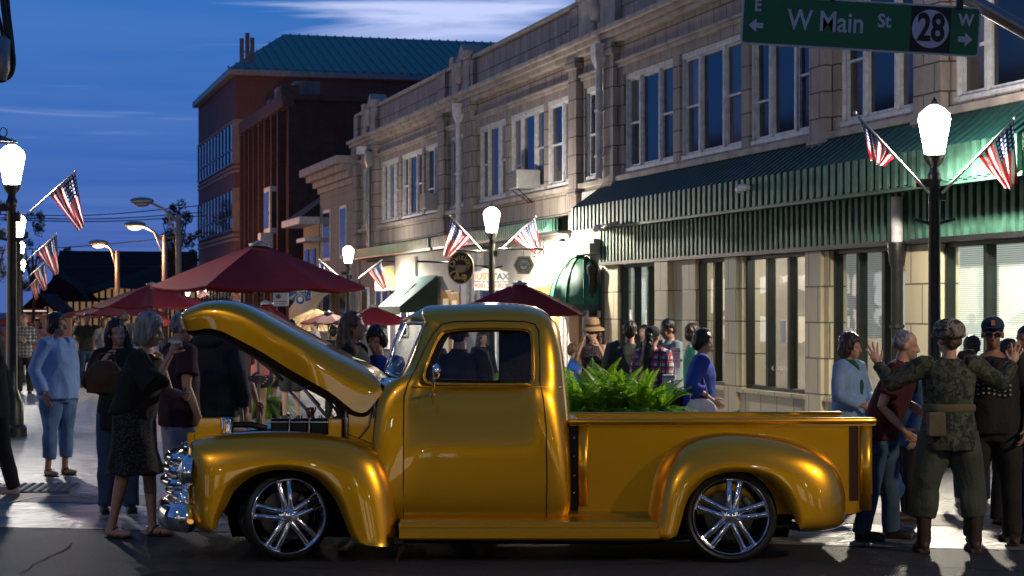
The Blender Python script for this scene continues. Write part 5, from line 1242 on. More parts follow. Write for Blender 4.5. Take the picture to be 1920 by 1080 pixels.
# roof / back / cowl bridging across the cab from silhouette to silhouette
idx = [i for i, r in enumerate(CS)]
mb = MB(); N = len(CS)
def isglass(i):
    r = CS[i]; return r[0] < 800 and 600 < r[1] < 712
rows = []
for t in range(0, 13):
    w = t/12; row = []
    for i, p in enumerate(CAW):
        Yf = 2*YC-p.y; y = p.y+(Yf-p.y)*w
        q = P(CS[i][0], CS[i][1], p.y)
        crown = .018*math.sin(PI*w) if CS[i][1] < 600 else 0
        # windscreen and cowl sweep forward to the centre
        wt = 0
        if CS[i][1] < 604: wt = max(0, min(1, (890-CS[i][0])/95)); wt = wt*wt*(3-2*wt)
        elif CS[i][0] < 830 and CS[i][1] < 760: wt = 1
        fwd = .165*wt*math.sin(PI*w)**.8
        if wt and CS[i][1] < 604: crown -= (603-CS[i][1])/284*wt*math.sin(PI*w)**.8
        if CS[i][0] > 1000 and CS[i][1] > 600: fwd = -.03*math.sin(PI*w)
        row.append(Vector((q.x-fwd, y, q.z+crown)))
    rows.append(row)
body = MB(); V = [v for r in rows for v in r]; fb = []; gl = []
for j in range(12):
    for i in range(N):
        f = (j*N+i, j*N+(i+1) % N, (j+1)*N+(i+1) % N, (j+1)*N+i)
        i2 = (i+1) % N
        if isglass(i) and isglass(i2) and j not in ():
            gl.append(f)
        elif CS[i][0] > 1044 and 630 < CS[i][1] < 700 and 2 <= j <= 9: gl.append(f)
        elif CS[i][1] > 975 or (CS[i][0] < 700.5 and CS[i][1] > 800): continue
        else: fb.append(f)
body.add(V, fb); tb(body, 'cab_roof_and_back', GOLD)
# windscreen: curved glass from the pillar to the centre bar, sitting in a chrome frame
ws = MB(); WN = 10
gpts = []
for j in range(WN+1):
    w = j/WN
    y = 13.12+(2*YC-13.12-13.12)*w; s = math.sin(PI*w)**.7
    tx, ty = 799-52*s, 604; bx, by = 752-38*s, 711-14*s
    zt = P(tx, ty, 13.15); zb = P(bx, by, 13.12)
    gpts.append([Vector((zb.x+(zt.x-zb.x)*k/6-.01*math.sin(PI*k/6), y, zb.z+(zt.z-zb.z)*k/6)) for k in range(7)])
ws.rings(gpts, cap=False, closed=False); tb(ws, 'windscreen', CARGLASS)
mb = MB(); ring = [g[0] for g in gpts]+gpts[-1][1:-1]+[g[-1] for g in reversed(gpts)]+list(reversed(gpts[0][1:-1]))
mb.tube(ring, .007, 8, closed=True); mb.tube([p+Vector((-.008, 0, 0)) for p in gpts[WN//2]], .008, 8); tb(mb, 'windscreen_frame', CHROME)
# A pillar trim between side skin and windscreen
mb = MB(); mb.tube([P(748, 713, 13.06), P(764, 688, 13.07), P(777, 658, 13.09), P(789, 628, 13.12), P(799, 603, 13.17)], .016, 8); tb(mb, 'pillar', GOLD, mirror=True)
# interior
INT = mat('dark brown upholstery', (.022, .016, .013), .6, var=.3, vscale=20, bump=.2)
mb = MB(); x0 = P(930, 0, 13.2).x; x1 = P(1035, 0, 13.2).x
mb.box(x0, x1-.05, 13.06, 14.24, .42, .68); mb.box(P(1003, 0, 13.2).x, x1, 13.06, 14.24, .5, 1.18); tb(mb, 'bench_seat', INT, smooth=True, bevel=.05, auto=40)
mb = MB(); mb.box(P(935, 0, 14.2).x, P(1040, 0, 14.2).x, 14.12, 14.16, .7, 1.56); tb(mb, 'added_dark_panel', INT, smooth=False, bevel=.02)  # added panel that only darkens the rear part of the window view
mb = MB(); mb.box(P(712, 0, 13.2).x, P(765, 0, 13.2).x, 13.1, 14.2, .95, 1.15); tb(mb, 'dashboard', INT, smooth=True, bevel=.04, auto=40)
mb = MB(); c = P(800, 728, 13.35); Mw = Matrix.Rotation(rad(-62), 4, 'Y')
mb.tube([c+(Mw @ Vector((.19*math.cos(a), .19*math.sin(a), 0))) for a in [2*PI*i/28 for i in range(28)]], .012, 8, closed=True)
mb.tube([c, c+Mw @ Vector((0, 0, -.3))], .018, 8)
for a in (0, 2.1, 4.2): mb.tube([c, c+Mw @ Vector((.19*math.cos(a), .19*math.sin(a), 0))], .008, 6)
tb(mb, 'steering_wheel', BLACK)
# mirror
mb = MB(); c = P(818, 699, 12.68)
mb.ell(c, (.028, .045, .052), 16, 10); mb.tube([P(811, 742, 12.84), P(813, 728, 12.74), P(814, 708, 12.69)], [.012, .007, .009], 8); mb.ell(P(811, 742, 12.84), (.02, .012, .012)); tb(mb, 'side_mirror', CHROME)

# ---- hood ----
HE = [(338, 607), (341, 614), (350, 620), (368, 619), (389, 616), (415, 622), (449, 639), (492, 662), (538, 691), (578, 714), (621, 739), (650, 762), (664, 772), (682, 775), (697, 763), (716, 738)]
HC = [(336, 606), (343, 595), (354, 582), (372, 572), (397, 564), (429, 561.5), (460, 566), (490, 578), (530, 600), (567, 620), (607, 641), (640, 659), (665, 671), (693, 686), (712, 702), (722, 714)]
def hood_mesh(N=70, M=48):
    e, c = pairs(HE, HC, N); rows = []
    for k in range(N):
        u = k/(N-1); ye = 13.16-.20*min(1, u*1.6)+.0*u
        if u < .12: ye += (.12-u)*3.2
        ew = P(e[k].x, e[k].y, ye); cwp = P(c[k].x, c[k].y, YC-.15); row = []
        for t in range(M+1):
            th = PI*(t/M-.11*math.sin(2*PI*t/M)) if 0 < t < M else PI*t/M; s = math.sin(th); cc = math.cos(th)
            f = abs(s)**(.30) ; g = math.copysign(abs(cc)**.36, cc)
            row.append(Vector((ew.x+(cwp.x-ew.x)*f, YC-(YC-ye)*g, ew.z+(cwp.z-ew.z)*f)))
        rows.append(row)
    return rows
hr = hood_mesh(); mb = MB(); mb.rings(hr, cap=False, closed=False); hood = tb(mb, 'hood', GOLD)
hood.modifiers.new('s', 'SOLIDIFY').thickness = .012; _es = hood.modifiers.new('e', 'EDGE_SPLIT'); _es.split_angle = rad(50)
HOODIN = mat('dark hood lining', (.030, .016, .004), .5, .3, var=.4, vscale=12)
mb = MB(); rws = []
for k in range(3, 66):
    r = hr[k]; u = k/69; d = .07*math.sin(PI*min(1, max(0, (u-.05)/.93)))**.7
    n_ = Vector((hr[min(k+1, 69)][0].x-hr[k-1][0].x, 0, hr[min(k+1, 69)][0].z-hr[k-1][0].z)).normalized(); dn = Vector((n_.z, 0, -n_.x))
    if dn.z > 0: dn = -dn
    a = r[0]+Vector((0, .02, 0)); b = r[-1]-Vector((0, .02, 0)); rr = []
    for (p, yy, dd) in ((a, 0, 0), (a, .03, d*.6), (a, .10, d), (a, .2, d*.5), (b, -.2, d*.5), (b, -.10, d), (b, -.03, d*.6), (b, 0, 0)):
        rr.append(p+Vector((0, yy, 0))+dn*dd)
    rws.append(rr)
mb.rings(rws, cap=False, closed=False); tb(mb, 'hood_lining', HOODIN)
mb = MB(); mb.tube([P(545, 700, 13.25), P(638, 812, 13.2)], .011, 8); mb.tube([P(600, 760, 13.25), P(560, 716, 13.2)], .006, 8); mb.ell(P(640, 815, 13.2), .02); tb(mb, 'hood_strut', STEEL, mirror=True)
mb = MB(); mb.tube([P(470, 662, 13.35), P(505, 690, 13.35), P(530, 712, 13.35)], .012, 8); mb.tube([P(540, 730, 13.3), P(572, 765, 13.3), P(596, 792, 13.3)], .010, 8); tb(mb, 'hood_hinge', STEEL)
# ---- engine bay ----
mb = MB(); mb.prism([P(x, y, 13.02) for x, y in ((374, 784), (414, 784), (414, 830), (364, 830), (362, 816))], (0, .05, 0)); mb.prism([P(x, y, 13.05) for x, y in ((350, 812), (414, 806), (414, 845), (350, 850))], (0, 1.2, 0))
tb(mb, 'radiator_shroud', GOLD, smooth=False, bevel=.008)
mb = MB(); c = P(426, 812, 13.15); mb.lathe([(.038, -.05), (.040, 0), (.040, .085), (.036, .10), (.03, .105), (0, .107)], c, 20); tb(mb, 'coolant_tank', CHROME)
mb = MB(); mb.box(P(414, 0, 13.3).x, P(640, 0, 13.3).x, 12.98, 14.3, .45, .74); tb(mb, 'engine_bay_floor', BLACK, smooth=False)
for i in range(3):
    mb = MB(); xa = P(508+i*37, 0, 13.25).x; xb = P(542+i*37, 0, 13.25).x
    mb.box(xa, xb, 13.2, 13.42, .80, .93); o = tb(mb, 'valve_cover', mat('gloss black enamel', (.01, .01, .012), .12, var=.1), smooth=True, bevel=.015, auto=40)
    mb = MB(); mb.box(xa-.006, xb+.006, 13.19, 13.43, .905, .913); mb.tube([Vector((xb+.006, 13.2, .82)), Vector((xb+.006, 13.2, .93))], .006, 8); mb.tube([Vector(((xa+xb)/2, 13.3, .90)), Vector(((xa+xb)/2, 13.3, .95))], .012, 8)
    tb(mb, 'chrome_trim', CHROME, smooth=False, bevel=.002)
mb = MB(); mb.tube([P(415, 806, 13.2), P(440, 796, 13.2), P(470, 796, 13.2), P(500, 803, 13.2)], .022, 10); tb(mb, 'radiator_hose', mat('gloss black enamel', (.01, .01, .012), .12))
mb = MB()
mb.box(P(618, 0, 13.2).x, P(645, 0, 13.2).x, 13.05, 14.2, .62, .94); tb(mb, 'firewall', GOLD, smooth=False, bevel=.01)
mb = MB(); mb.prism([P(x, y, 13.05) for x, y in ((645, 765), (650, 815), (700, 835), (712, 790), (722, 730), (700, 745), (682, 772))], (0, .04, 0)); mb.box(P(646, 0, 13.1).x, P(702, 0, 13.1).x, 13.06, 14.24, .45, .98); tb(mb, 'cowl', GOLD, smooth=False, bevel=.008)
mb = MB(); mb.tube([P(649, 762, 13.02), P(649, 822, 13.02)], .012, 8); mb.tube([P(702, 742, 12.99), P(690, 800, 12.99), P(672, 824, 12.99)], .006, 8); mb.tube([P(703, 752, 12.97), P(701, 786, 12.97)], .010, 8); tb(mb, 'cowl_brace', STEEL)
mb = MB()
rnd = random.Random(3)
for i in range(7): mb.tube([P(572+rnd.uniform(-8, 10), 812, 13.4), P(578+rnd.uniform(-14, 14), 790, 13.45), P(585+rnd.uniform(-16, 10), 762, 13.5)], .006, 6)
tb(mb, 'ignition_cable', mat('red ignition cable', (.35, .02, .02), .4))
# ---- grille, headlights, bumper ----
gr = MB()
def wrapbar(mb, pxf, py, Yn, r, h, bulge, xin):
    """bar bowed across the front: near end at px xin, centre at pxf"""
    pts = []; 
    for k in range(17):
        w = k/16; s = math.sin(PI*w)**.55; y = Yn+(2*YC-2*Yn)*w
        a = P(xin, py, Yn); b = P(pxf, py, Yn)
        pts.append(Vector((a.x+(b.x-a.x)*s, y, a.z)))
    return pts
def bowbar(mb, pxf, py, Yn, xin, w, h):
    pts = wrapbar(mb, pxf, py, Yn, 0, 0, 0, xin); rings = []
    for i, p in enumerate(pts):
        t = (pts[min(i+1, 16)]-pts[max(i-1, 0)]).normalized(); o = Vector((-t.y, t.x, 0))
        if o.x > 0: o = -o
        ring = []
        for k in range(12):
            a = 2*PI*k/12; ring.append(p+o*(w*math.cos(a))+Vector((0, 0, h*math.sin(a))))
        rings.append(ring)
    mb.rings(rings, cap=True)
for i, (pxf, py, xin) in enumerate([(291, 862, 345), (284, 885, 345), (280, 909, 347), (290, 928, 350)]):
    mb = MB(); bowbar(mb, pxf, py, 12.86, xin, .045, .034 if i < 3 else .024); tb(mb, 'grille_bar', CHROME)
mb = MB()
for k in range(3):
    bowbar(mb, 300-k*2+4*k, 938+k*9, 12.92, 352, .022, .012)
tb(mb, 'lower_grille', CHROME)
mb = MB(); pts = wrapbar(mb, 300, 850, 12.9, 0, 0, 0, 352)
mb.rings([[p+Vector((.05, 0, 0)) for p in pts], [Vector((p.x+.06, p.y, .40)) for p in pts]], cap=False, closed=False); tb(mb, 'grille_backing', BLACK)
mb = MB()
bowp = wrapbar(mb, 318, 846, 12.95, 0, 0, 0, 366); mb.tube([p+Vector((0, 0, .02)) for p in bowp], .014, 8); mb.tube([bowp[3]+Vector((-.01, 0, .03)), bowp[3]+Vector((.14, 0, .095))], .012, 8); tb(mb, 'hood_latch_trim', CHROME)
# headlights: chrome bezels on the fender nose
def headlight():
    o = MB(); c = P(353, 887, 12.84); M = Matrix.Rotation(-PI/2, 4, 'Y')
    o.lathe([(.115, -.04), (.120, .0), (.118, .025), (.098, .04), (.092, .035)], c, 28, M=M)
    b = tb(o, 'headlight', CHROME)
    g = MB(); g.lathe([(.094, .034), (.07, .055), (.035, .066), (0, .07)], c, 24, M=M); l = tb(g, 'lens', mat('clear lens', (.35, .36, .38), .06, .3, var=.2, vscale=30), parent=b)
    b2 = mir(b); l2 = mir(l); l2.parent = b2
headlight()
mb = MB(); mb.tube([P(347, 918, 12.8), P(349, 945, 12.8), P(351, 962, 12.8)], .028, 12); mb.tube([P(338, 930, 12.86), P(340, 962, 12.86)], .02, 10); tb(mb, 'bumper_guard', CHROME, mirror=True)
# bumper: bowed bar with rounded section
def bumper(py, pxf, xin, name, m, hh=.075, ww=.055, Yn=12.72):
    mb = MB(); pts = wrapbar(mb, pxf, py, Yn, 0, 0, 0, xin); rings = []
    for i, p in enumerate(pts):
        t = (pts[min(i+1, 16)]-pts[max(i-1, 0)]).normalized(); o = Vector((-t.y, t.x, 0))
        if o.x > 0: o = -o
        rings.append([p+o*(ww*math.copysign(abs(math.cos(a))**.8, math.cos(a)))+Vector((0, 0, hh*math.sin(a))) for a in [2*PI*k/16 for k in range(16)]])
    mb.rings(rings); return tb(mb, name, m)
bumper(975, 276, 352, 'bumper', CHROME, hh=.096, ww=.075)
mb = MB(); mb.box(P(340, 0, 12.9).x, P(368, 0, 12.9).x, 12.8, 14.5, .23, .33); tb(mb, 'bumper_mount', BLACK, smooth=False, bevel=.01)
mb = MB(); mb.ell(P(357, 981, 12.72), (.02, .014, .016)); tb(mb, 'marker_lamp', mat('amber lens', (.6, .3, .04), .2, emit=(1, .5, .1), estr=.4))
# ---- running boards ----
def runboard():
    mb = MB(); a = P(749, 1000, 12.72); b = P(1236, 1000, 12.72)
    prof = [(13.15, .335), (12.92, .30), (12.90, .285), (12.80, .272), (12.76, .262), (12.745, .245), (12.745, .232), (12.70, .222), (12.692, .205), (12.692, .160), (12.70, .150), (12.76, .146), (13.15, .146)]
    n = 2; rings = [[Vector((x, y, z)) for y, z in prof] for x in (a.x, b.x)]
    mb.rings(rings, cap=True); return mb
tb(runboard(), 'running_board', GOLD, mirror=True, auto=25)
mb = MB(); mb.box(P(757, 0, 12.8).x, P(1030, 0, 12.8).x, 12.90, 12.93, .285, .325); tb(mb, 'sill_gap', BLACK, smooth=False, mirror=True)
mb = MB(); mb.box(P(738, 0, 12.7).x, P(756, 0, 12.7).x, 12.72, 12.78, .12, .16); tb(mb, 'running_board_bracket', BLACK, smooth=False, mirror=True)
# ---- bed ----
def bedside():
    mb = MB(); a = P(1084, 0, 13.0).x; b = P(1634, 0, 13.0).x; zt = P(0, 796, 13.0).z; zb = P(0, 957, 13.0).z
    # flat panel with rolled lower edge and tail
    poly = [P(x, y, 13.0) for x, y in ((1084, 796), (1636, 796), (1636, 925), (1630, 945), (1616, 960), (1600, 966), (1200, 966), (1084, 962))]
    mb.prism(poly, (0, .03, 0)); return mb
tb(bedside(), 'bed_side', GOLD, smooth=False, mirror=True, bevel=.006)
mb = MB(); mb.tube([P(1068, 792, 12.985), P(1072, 792, 12.975), P(1300, 791, 12.975), P(1640, 790, 12.975), P(1643, 790, 12.98)], [.018, .023, .023, .023, .016], 14); mb.box(P(1068, 0, 13).x, P(1642, 0, 13).x, 12.98, 13.06, P(0, 799, 13).z, P(0, 790, 13).z); tb(mb, 'bed_rail', GOLD, mirror=True, auto=40)
mb = MB()
def pocket(x0, x1, y0, y1, r=.03):
    m = MB(); a = P(x0, y0, 12.97); b = P(x1, y1, 12.97)
    prof = []
    for k in range(9):
        an = PI*k/8; prof.append(((a.x+b.x)/2-math.cos(an)*(b.x-a.x)/2, 13.0-math.sin(an)**.6*r))
    m.rings([[Vector((x, y, a.z)) for x, y in prof], [Vector((x, y, b.z)) for x, y in prof]], cap=True); return m
tb(pocket(1084, 1103, 800, 950), 'stake_pocket', GOLD, mirror=True); tb(pocket(1613, 1636, 800, 958, .035), 'stake_pocket', GOLD, mirror=True)
mb = MB(); mb.box(P(1593, 0, 13).x, P(1610, 0, 13).x, 12.994, 13.001, P(0, 940, 13).z, P(0, 800, 13).z); tb(mb, 'recess_shade_strip', mat('brown painted recess shade', (.05, .018, .006), .4, .3), smooth=False, mirror=True)  # flat dark strip; the recess's shade is put into its colour
mb = MB(); mb.box(P(1068, 0, 13).x, P(1086, 0, 13).x, 13.04, 14.26, .30, .93); tb(mb, 'bed_front', BLACK, smooth=False)
mb = MB()
for y in (822, 857, 893, 925):
    mb = MB(); mb.ell(P(1077, y, 13.035), (.008, .006, .008), 8, 6); tb(mb, 'bolt', CHROME, mirror=False)
mb = MB(); mb.box(P(1084, 0, 13).x, P(1630, 0, 13).x, 13.03, 14.27, .50, .53); tb(mb, 'bed_floor', BLACK, smooth=False)
mb = MB(); mb.box(P(1628, 0, 13).x, P(1638, 0, 13).x, 13.03, 14.27, .42, .92); tb(mb, 'tailgate', GOLD, smooth=False, bevel=.01)
mb = MB(); mb.box(P(600, 0, 13).x, P(1560, 0, 13).x, 13.25, 13.35, .24, .34); mb.box(P(600, 0, 13).x, P(1560, 0, 13).x, 13.95, 14.05, .24, .34); mb.box(P(700, 0, 13).x, P(1070, 0, 13).x, 13.0, 14.3, .30, .36)
mb.tube([P(541, 968, 13.2)+Vector((0, 0, -.02)), P(541, 968, 13.2)+Vector((0, .9, -.02))], .04, 10); mb.tube([P(1371, 968, 13.2), P(1371, 968, 13.2)+Vector((0, .9, 0))], .05, 10)
tb(mb, 'chassis_frame', BLACK, smooth=False)
mb = MB(); mb.tube([P(680, 1010, 13.2), P(1200, 1012, 13.2), P(1480, 985, 13.1), P(1500, 988, 13.1)], .03, 12); tb(mb, 'exhaust_pipe', mat('dull exhaust steel', (.10, .085, .08), .4, .8))
# ---- wheels ----
def wheel(px, Yf, yaw, R=.305, rr=.256, cz=None, w=.24):
    """axis along -Y (face to the camera), face at Yf"""
    cz = cz or R; c = Vector((P(px, 0, Yf).x, Yf, cz))
    root = thing('wheel', '', '', c, 0); del root['label']; del root['category']
    root.parent = truck; root.matrix_parent_inverse = rootM(truck).inverted(); root.rotation_euler = (0, 0, yaw)
    M = Matrix.Rotation(PI/2, 4, 'X')   # lathe z -> -Y
    t = MB(); t.lathe([(rr-.004, -.02), (rr+.002, 0), (R-.028, .012), (R-.010, .002), (R, -.02), (R, -w+.02), (R-.012, -w), (rr, -w)], (0, 0, 0), 64, M=M)
    for rg in (.72, .5):
        pass
    t.build('tyre', BLACKT, root, smooth=True, auto=50)
    r = MB(); r.lathe([(rr+.002, .002), (rr+.001, .010), (rr-.006, .014), (rr-.013, .008), (rr-.016, -.012), (rr-.024, -.02), (rr-.030, -w+.03), (rr-.05, -w+.02)], (0, 0, 0), 64, M=M)
    r.build('rim', CHROME, root, smooth=True, auto=60)
    s = MB()
    for i in range(5):
        a0 = rad(90+72*i+SPOKE0)
        for sg in (-1, 1):
            pts = []; rs = []
            for k in range(7):
                q = k/6; rad_ = .045+(rr-.066)*q; off = sg*(.021+.015*q); dep = .0+.012*math.sin(PI*q)-.022*q+.006
                d = Vector((math.cos(a0), 0, math.sin(a0))); e = Vector((-math.sin(a0), 0, math.cos(a0)))
                pts.append(d*rad_+e*off+Vector((0, -dep, 0))); rs.append(.021-.002*q+.006*(q > .9))
            s.tube(pts, rs, 8)
            # thin inner blade in the split
            s.tube([p*.96+Vector((0, .03, 0)) for p in pts], [x*.7 for x in rs], 6)
        d = Vector((math.cos(a0), 0, math.sin(a0))); e = Vector((-math.sin(a0), 0, math.cos(a0)))
        s.tube([d*(rr-.022)-e*.055, d*(rr-.016)+Vector((0, .0, 0)), d*(rr-.022)+e*.055], .010, 6)
    s.lathe([(.072, -.03), (.072, .010), (.052, .022), (.036, .024), (.032, .034), (.014, .038), (0, .038)], (0, 0, 0), 24, M=M)
    for i in range(5):
        a = rad(90+36+72*i+SPOKE0); s.lathe([(.010, .0), (.010, .03), (0, .033)], Vector((.052*math.cos(a), 0, .052*math.sin(a))), 8, M=M)
    s.build('spokes', CHROME, root, smooth=True, auto=50)
    b = MB(); b.lathe([(.165, -.12), (.165, -.11), (.06, -.10), (0, -.10)], (0, 0, 0), 40, M=M)
    b.build('brake_disc', DISC, root, smooth=True, auto=40)
    q = MB(); a0 = rad(28); 
    for k in range(6):
        pass
    q.tube([Vector((.15*math.cos(a), .085, .15*math.sin(a))) for a in [a0+rad(8*k) for k in range(-3, 4)]], .026, 8)
    q.build('brake_caliper', mat('pale brass caliper', (.5, .42, .22), .35, .4), root, smooth=True)
    return root
BLACKT = mat('tyre rubber', (.016, .015, .015), .5, var=.3, vscale=8, bump=.15, bscale=60); DISC = mat('brake disc steel', (.10, .085, .08), .35, .9)
SPOKE0 = 8
wheel(541, 12.80, rad(20), R=.292, rr=.255, cz=.298)
SPOKE0 = -6
wheel(1371, 12.75, 0, R=.310, rr=.256, cz=.300)
SPOKE0 = 20
wheel(541, 14.60, rad(180+20), R=.292, rr=.255, cz=.298); wheel(1371, 14.60, PI, R=.31, cz=.3)
truck.rotation_euler = (rad(-1.3), 0, 0); truck.location.z = -.012
# ---------------- people ----------------
def skin(n, c): return mat('skin '+n, c, .5, var=.10, vscale=14, bump=.04, bscale=90)
SK = {'l': skin('light', (.50, .29, .21)), 'm': skin('medium', (.38, .20, .13)), 't': skin('tan', (.28, .14, .09))}
EYE = mat('dark eyes and brows', (.02, .013, .01), .3); LIP = mat('lips', (.30, .09, .08), .45)
def hairm(n, c): return mat('hair '+n, c, .38, var=.6, vscale=34, stretch=(1, 1, .12), bump=.5, bscale=80)
HM = {'brown': hairm('brown', (.035, .018, .010)), 'black': hairm('black', (.008, .006, .006)), 'blond': hairm('blond', (.30, .19, .08)), 'grey': hairm('grey', (.22, .22, .24)), 'lbrown': hairm('light brown', (.12, .07, .035)), 'red': hairm('reddish', (.07, .025, .012))}
def cloth(n, c, rough=.85, var=.18, vs=7, b=.25): return mat('cloth '+n, c, rough, var=var, vscale=vs, bump=b, bscale=60)
def pattern_mat(name, kind, cols, scale):
    if name in MATS: return MATS[name]
    m = bpy.data.materials.new(name); m.use_nodes = True; nt = m.node_tree; b = nt.nodes['Principled BSDF']; b.inputs['Roughness'].default_value = .85
    tc = nt.nodes.new('ShaderNodeTexCoord'); src = tc.outputs['Object']
    def mixc(f, a, c):
        n = nt.nodes.new('ShaderNodeMix'); n.data_type = 'RGBA'; nt.links.new(f, n.inputs[0])
        for k, s in ((6, a), (7, c)):
            if isinstance(s, tuple): n.inputs[k].default_value = s+(1,)
            else: nt.links.new(s, n.inputs[k])
        return n.outputs[2]
    def gt(o, v):
        n = nt.nodes.new('ShaderNodeMath'); n.operation = 'GREATER_THAN'; nt.links.new(o, n.inputs[0]); n.inputs[1].default_value = v; return n.outputs[0]
    if kind == 'camo':
        out_ = cols[0]
        for k, c in enumerate(cols[1:]):
            n = nt.nodes.new('ShaderNodeTexNoise'); n.inputs['Scale'].default_value = scale*(1+.25*k); n.inputs['Detail'].default_value = 2; n.inputs['Distortion'].default_value = .8
            mp = nt.nodes.new('ShaderNodeMapping'); mp.inputs['Location'].default_value = (k*3.7, k*1.3, k*2.1); nt.links.new(src, mp.inputs[0]); nt.links.new(mp.outputs[0], n.inputs['Vector'])
            out_ = mixc(gt(n.outputs[0], .54+.01*k), out_, c)
    elif kind == 'plaid':
        out_ = cols[0]
        for k, (d, c, th, sc) in enumerate((('X', cols[1], .72, 1), ('Z', cols[1], .72, 1), ('X', cols[2], .93, 1.0), ('Z', cols[2], .93, 1.0))):
            w = nt.nodes.new('ShaderNodeTexWave'); w.bands_direction = d; w.inputs['Scale'].default_value = scale*sc; w.inputs['Distortion'].default_value = .5; w.inputs['Detail'].default_value = 0
            if k > 1: w.inputs['Phase Offset'].default_value = 2.0
            nt.links.new(src, w.inputs[0]); out_ = mixc(gt(w.outputs[1], th), out_, c)
    elif kind == 'dots':
        v = nt.nodes.new('ShaderNodeTexVoronoi'); v.inputs['Scale'].default_value = scale; nt.links.new(src, v.inputs[0]); out_ = mixc(gt(v.outputs['Distance'], .42), cols[1], cols[0])
    nt.links.new(out_, b.inputs[0]); MATS[name] = m; return m
def wrinkle(me, amp, fr=6.0, seed=0, axis='z'):
    o = Vector((seed*3.1, seed*1.7, 0))
    norms = [v.normal.copy() for v in me.vertices]
    for v, n in zip(me.vertices, norms):
        p = v.co
        a = noise.noise(Vector((p.x*fr, p.y*fr, p.z*fr*.55))+o); b = noise.noise(Vector((p.x*fr*2.3, p.y*fr*2.3, p.z*fr*1.1))+o*2)
        v.co = p+n*amp*((1-abs(a)*2.6)+.45*b)
def lerp3(a, b, t): return Vector(a).lerp(Vector(b), t)
PEOPLE = []
def person(px, top, Y=None, feet=None, rz=0, label='', sex='m', fat=1.0, sk='l', hair=('short', 'brown'), head=(0, 0, 0), lean=(0, 0), armR=None, armL=None,
           topw=None, sleeve='long', hem=.86, loose=.02, bottom=('trousers', None), shoes='dark', sandals=False, step=.0, stance=1.0, vox=None, wr=.007, fingers='relax', extra=None, detail=1, hgt=None, collar=True, handR='relax', handL='relax', turn=0):
    if Y is None: Y = CH*F/(feet-HY)
    zt = CH+(HY-top)/F*Y; S = zt/1.75
    if hgt: S = hgt/1.75
    X = (px-CX)/F*Y
    r = thing('person', label, 'person', (X, Y, 0), rad(rz)); r.scale = (S, S, S)
    vx = (vox or (.009 if Y < 17 else .013 if Y < 24 else .018))
    f = 1.0 if sex == 'm' else .92
    sw = (.19 if sex == 'm' else .162)
    lx, ly = lean
    def L_(z):  # lean offset at height
        t = max(0, min(1, (z-.9)/.55)); return Vector((lx*t, ly*t, -.25*(lx*lx+ly*ly)*t))
    def V(x, y, z): return Vector((x, y, z))+L_(z)
    shR, shL = V(-sw, .0, 1.43), V(sw, .0, 1.43)
    armR = armR or ((-sw-.07, .03, 1.14), (-sw-.09, -.07, .88)); armL = armL or ((sw+.07, .03, 1.14), (sw+.09, -.07, .88))
    arms = ((shR, Vector(armR[0]), Vector(armR[1]), -1, handR), (shL, Vector(armL[0]), Vector(armL[1]), 1, handL))
    # head frame
    pv = V(0, .01, 1.50); HM_ = Matrix.Translation(pv) @ Euler((rad(head[1]), rad(head[2]), rad(head[0])), 'XYZ').to_matrix().to_4x4() @ Matrix.Translation(-Vector((0, .01, 1.50)))
    def hp(x, y, z): return HM_ @ Vector((x, y, z))
    HR = HM_.to_3x3()
    b = MB()
    secs = [(V(0, 0, .84), .15*fat*f, .105), (V(0, .0, .94), .168*fat*(f if sex == 'm' else 1.02), .112*fat), (V(0, 0, 1.08), .142*fat*f, .10*fat), (V(0, 0, 1.25), .160*fat*f, .112*fat), (V(0, 0, 1.37), .175*f, .105), (V(0, .005, 1.44), .13*f, .075), (V(0, .01, 1.49), .06, .058)]
    b.sect(secs, 20)
    b.tube([V(0, .015, 1.42), hp(0, .01, 1.54), hp(0, 0, 1.60)], [.062*f, .054*f, .05], 12)
    b.ell(hp(0, .012, 1.655), (.076, .094, .093), 18, 12, M=HR); b.ell(hp(0, -.028, 1.585), (.056, .064, .066), 16, 10, M=HR); b.ell(hp(0, -.05, 1.545), (.034, .038, .026), 12, 8, M=HR)
    b.tube([hp(0, -.082, 1.648), hp(0, -.100, 1.622), hp(0, -.112, 1.604), hp(0, -.092, 1.594)], [.009, .011, .016, .010], 8)
    for s in (-1, 1): b.ell(hp(s*.078, .012, 1.618), (.012, .022, .032), 8, 6, M=HR); b.ell(hp(s*.030, -.072, 1.656), (.022, .014, .009), 8, 6, M=HR); b.ell(hp(s*.040, -.062, 1.602), (.020, .018, .016), 8, 6, M=HR)
    b.ell(hp(0, -.090, 1.566), (.022, .010, .009), 10, 6, M=HR)
    hand_geo = MB()
    for sh, el, wr_, sg, hmode in arms:
        b.tube([sh+Vector((-sg*.04, 0, -.01)), sh, lerp3(sh, el, .45), el, lerp3(el, wr_, .4), wr_], [.05*f, .055*f, .047*f*fat, .040*f, .039*f, .026*f], 12)
        d = (wr_-el).normalized()
        pn = Vector((-sg, 0, 0)) if abs(d.x) < .8 else Vector((0, -1, 0))
        if hmode == 'open': pn = Vector((0, -1, 0)); d = (d*.25+Vector((sg*.28, -.05, 1))).normalized()
        pn = (pn-d*pn.dot(d)).normalized(); sd = d.cross(pn).normalized()   # sd: towards one side
        if hmode == 'open': sd = Vector((-sg, 0, 0)); sd = (sd-d*sd.dot(d)).normalized()
        else:
            fwd = Vector((0, -1, 0)) if abs(d.y) < .8 else Vector((0, 0, 1)); sd = (fwd-d*fwd.dot(d)-pn*fwd.dot(pn))
            sd = sd.normalized() if sd.length > .05 else d.cross(pn)
        pc = wr_+d*.052; R3 = Matrix((sd, pn, d)).transposed()
        b.ell(pc, (.040*f, .015, .052), 12, 8, M=R3); b.tube([wr_-d*.01, wr_+d*.04], [.026*f, .026*f], 8)
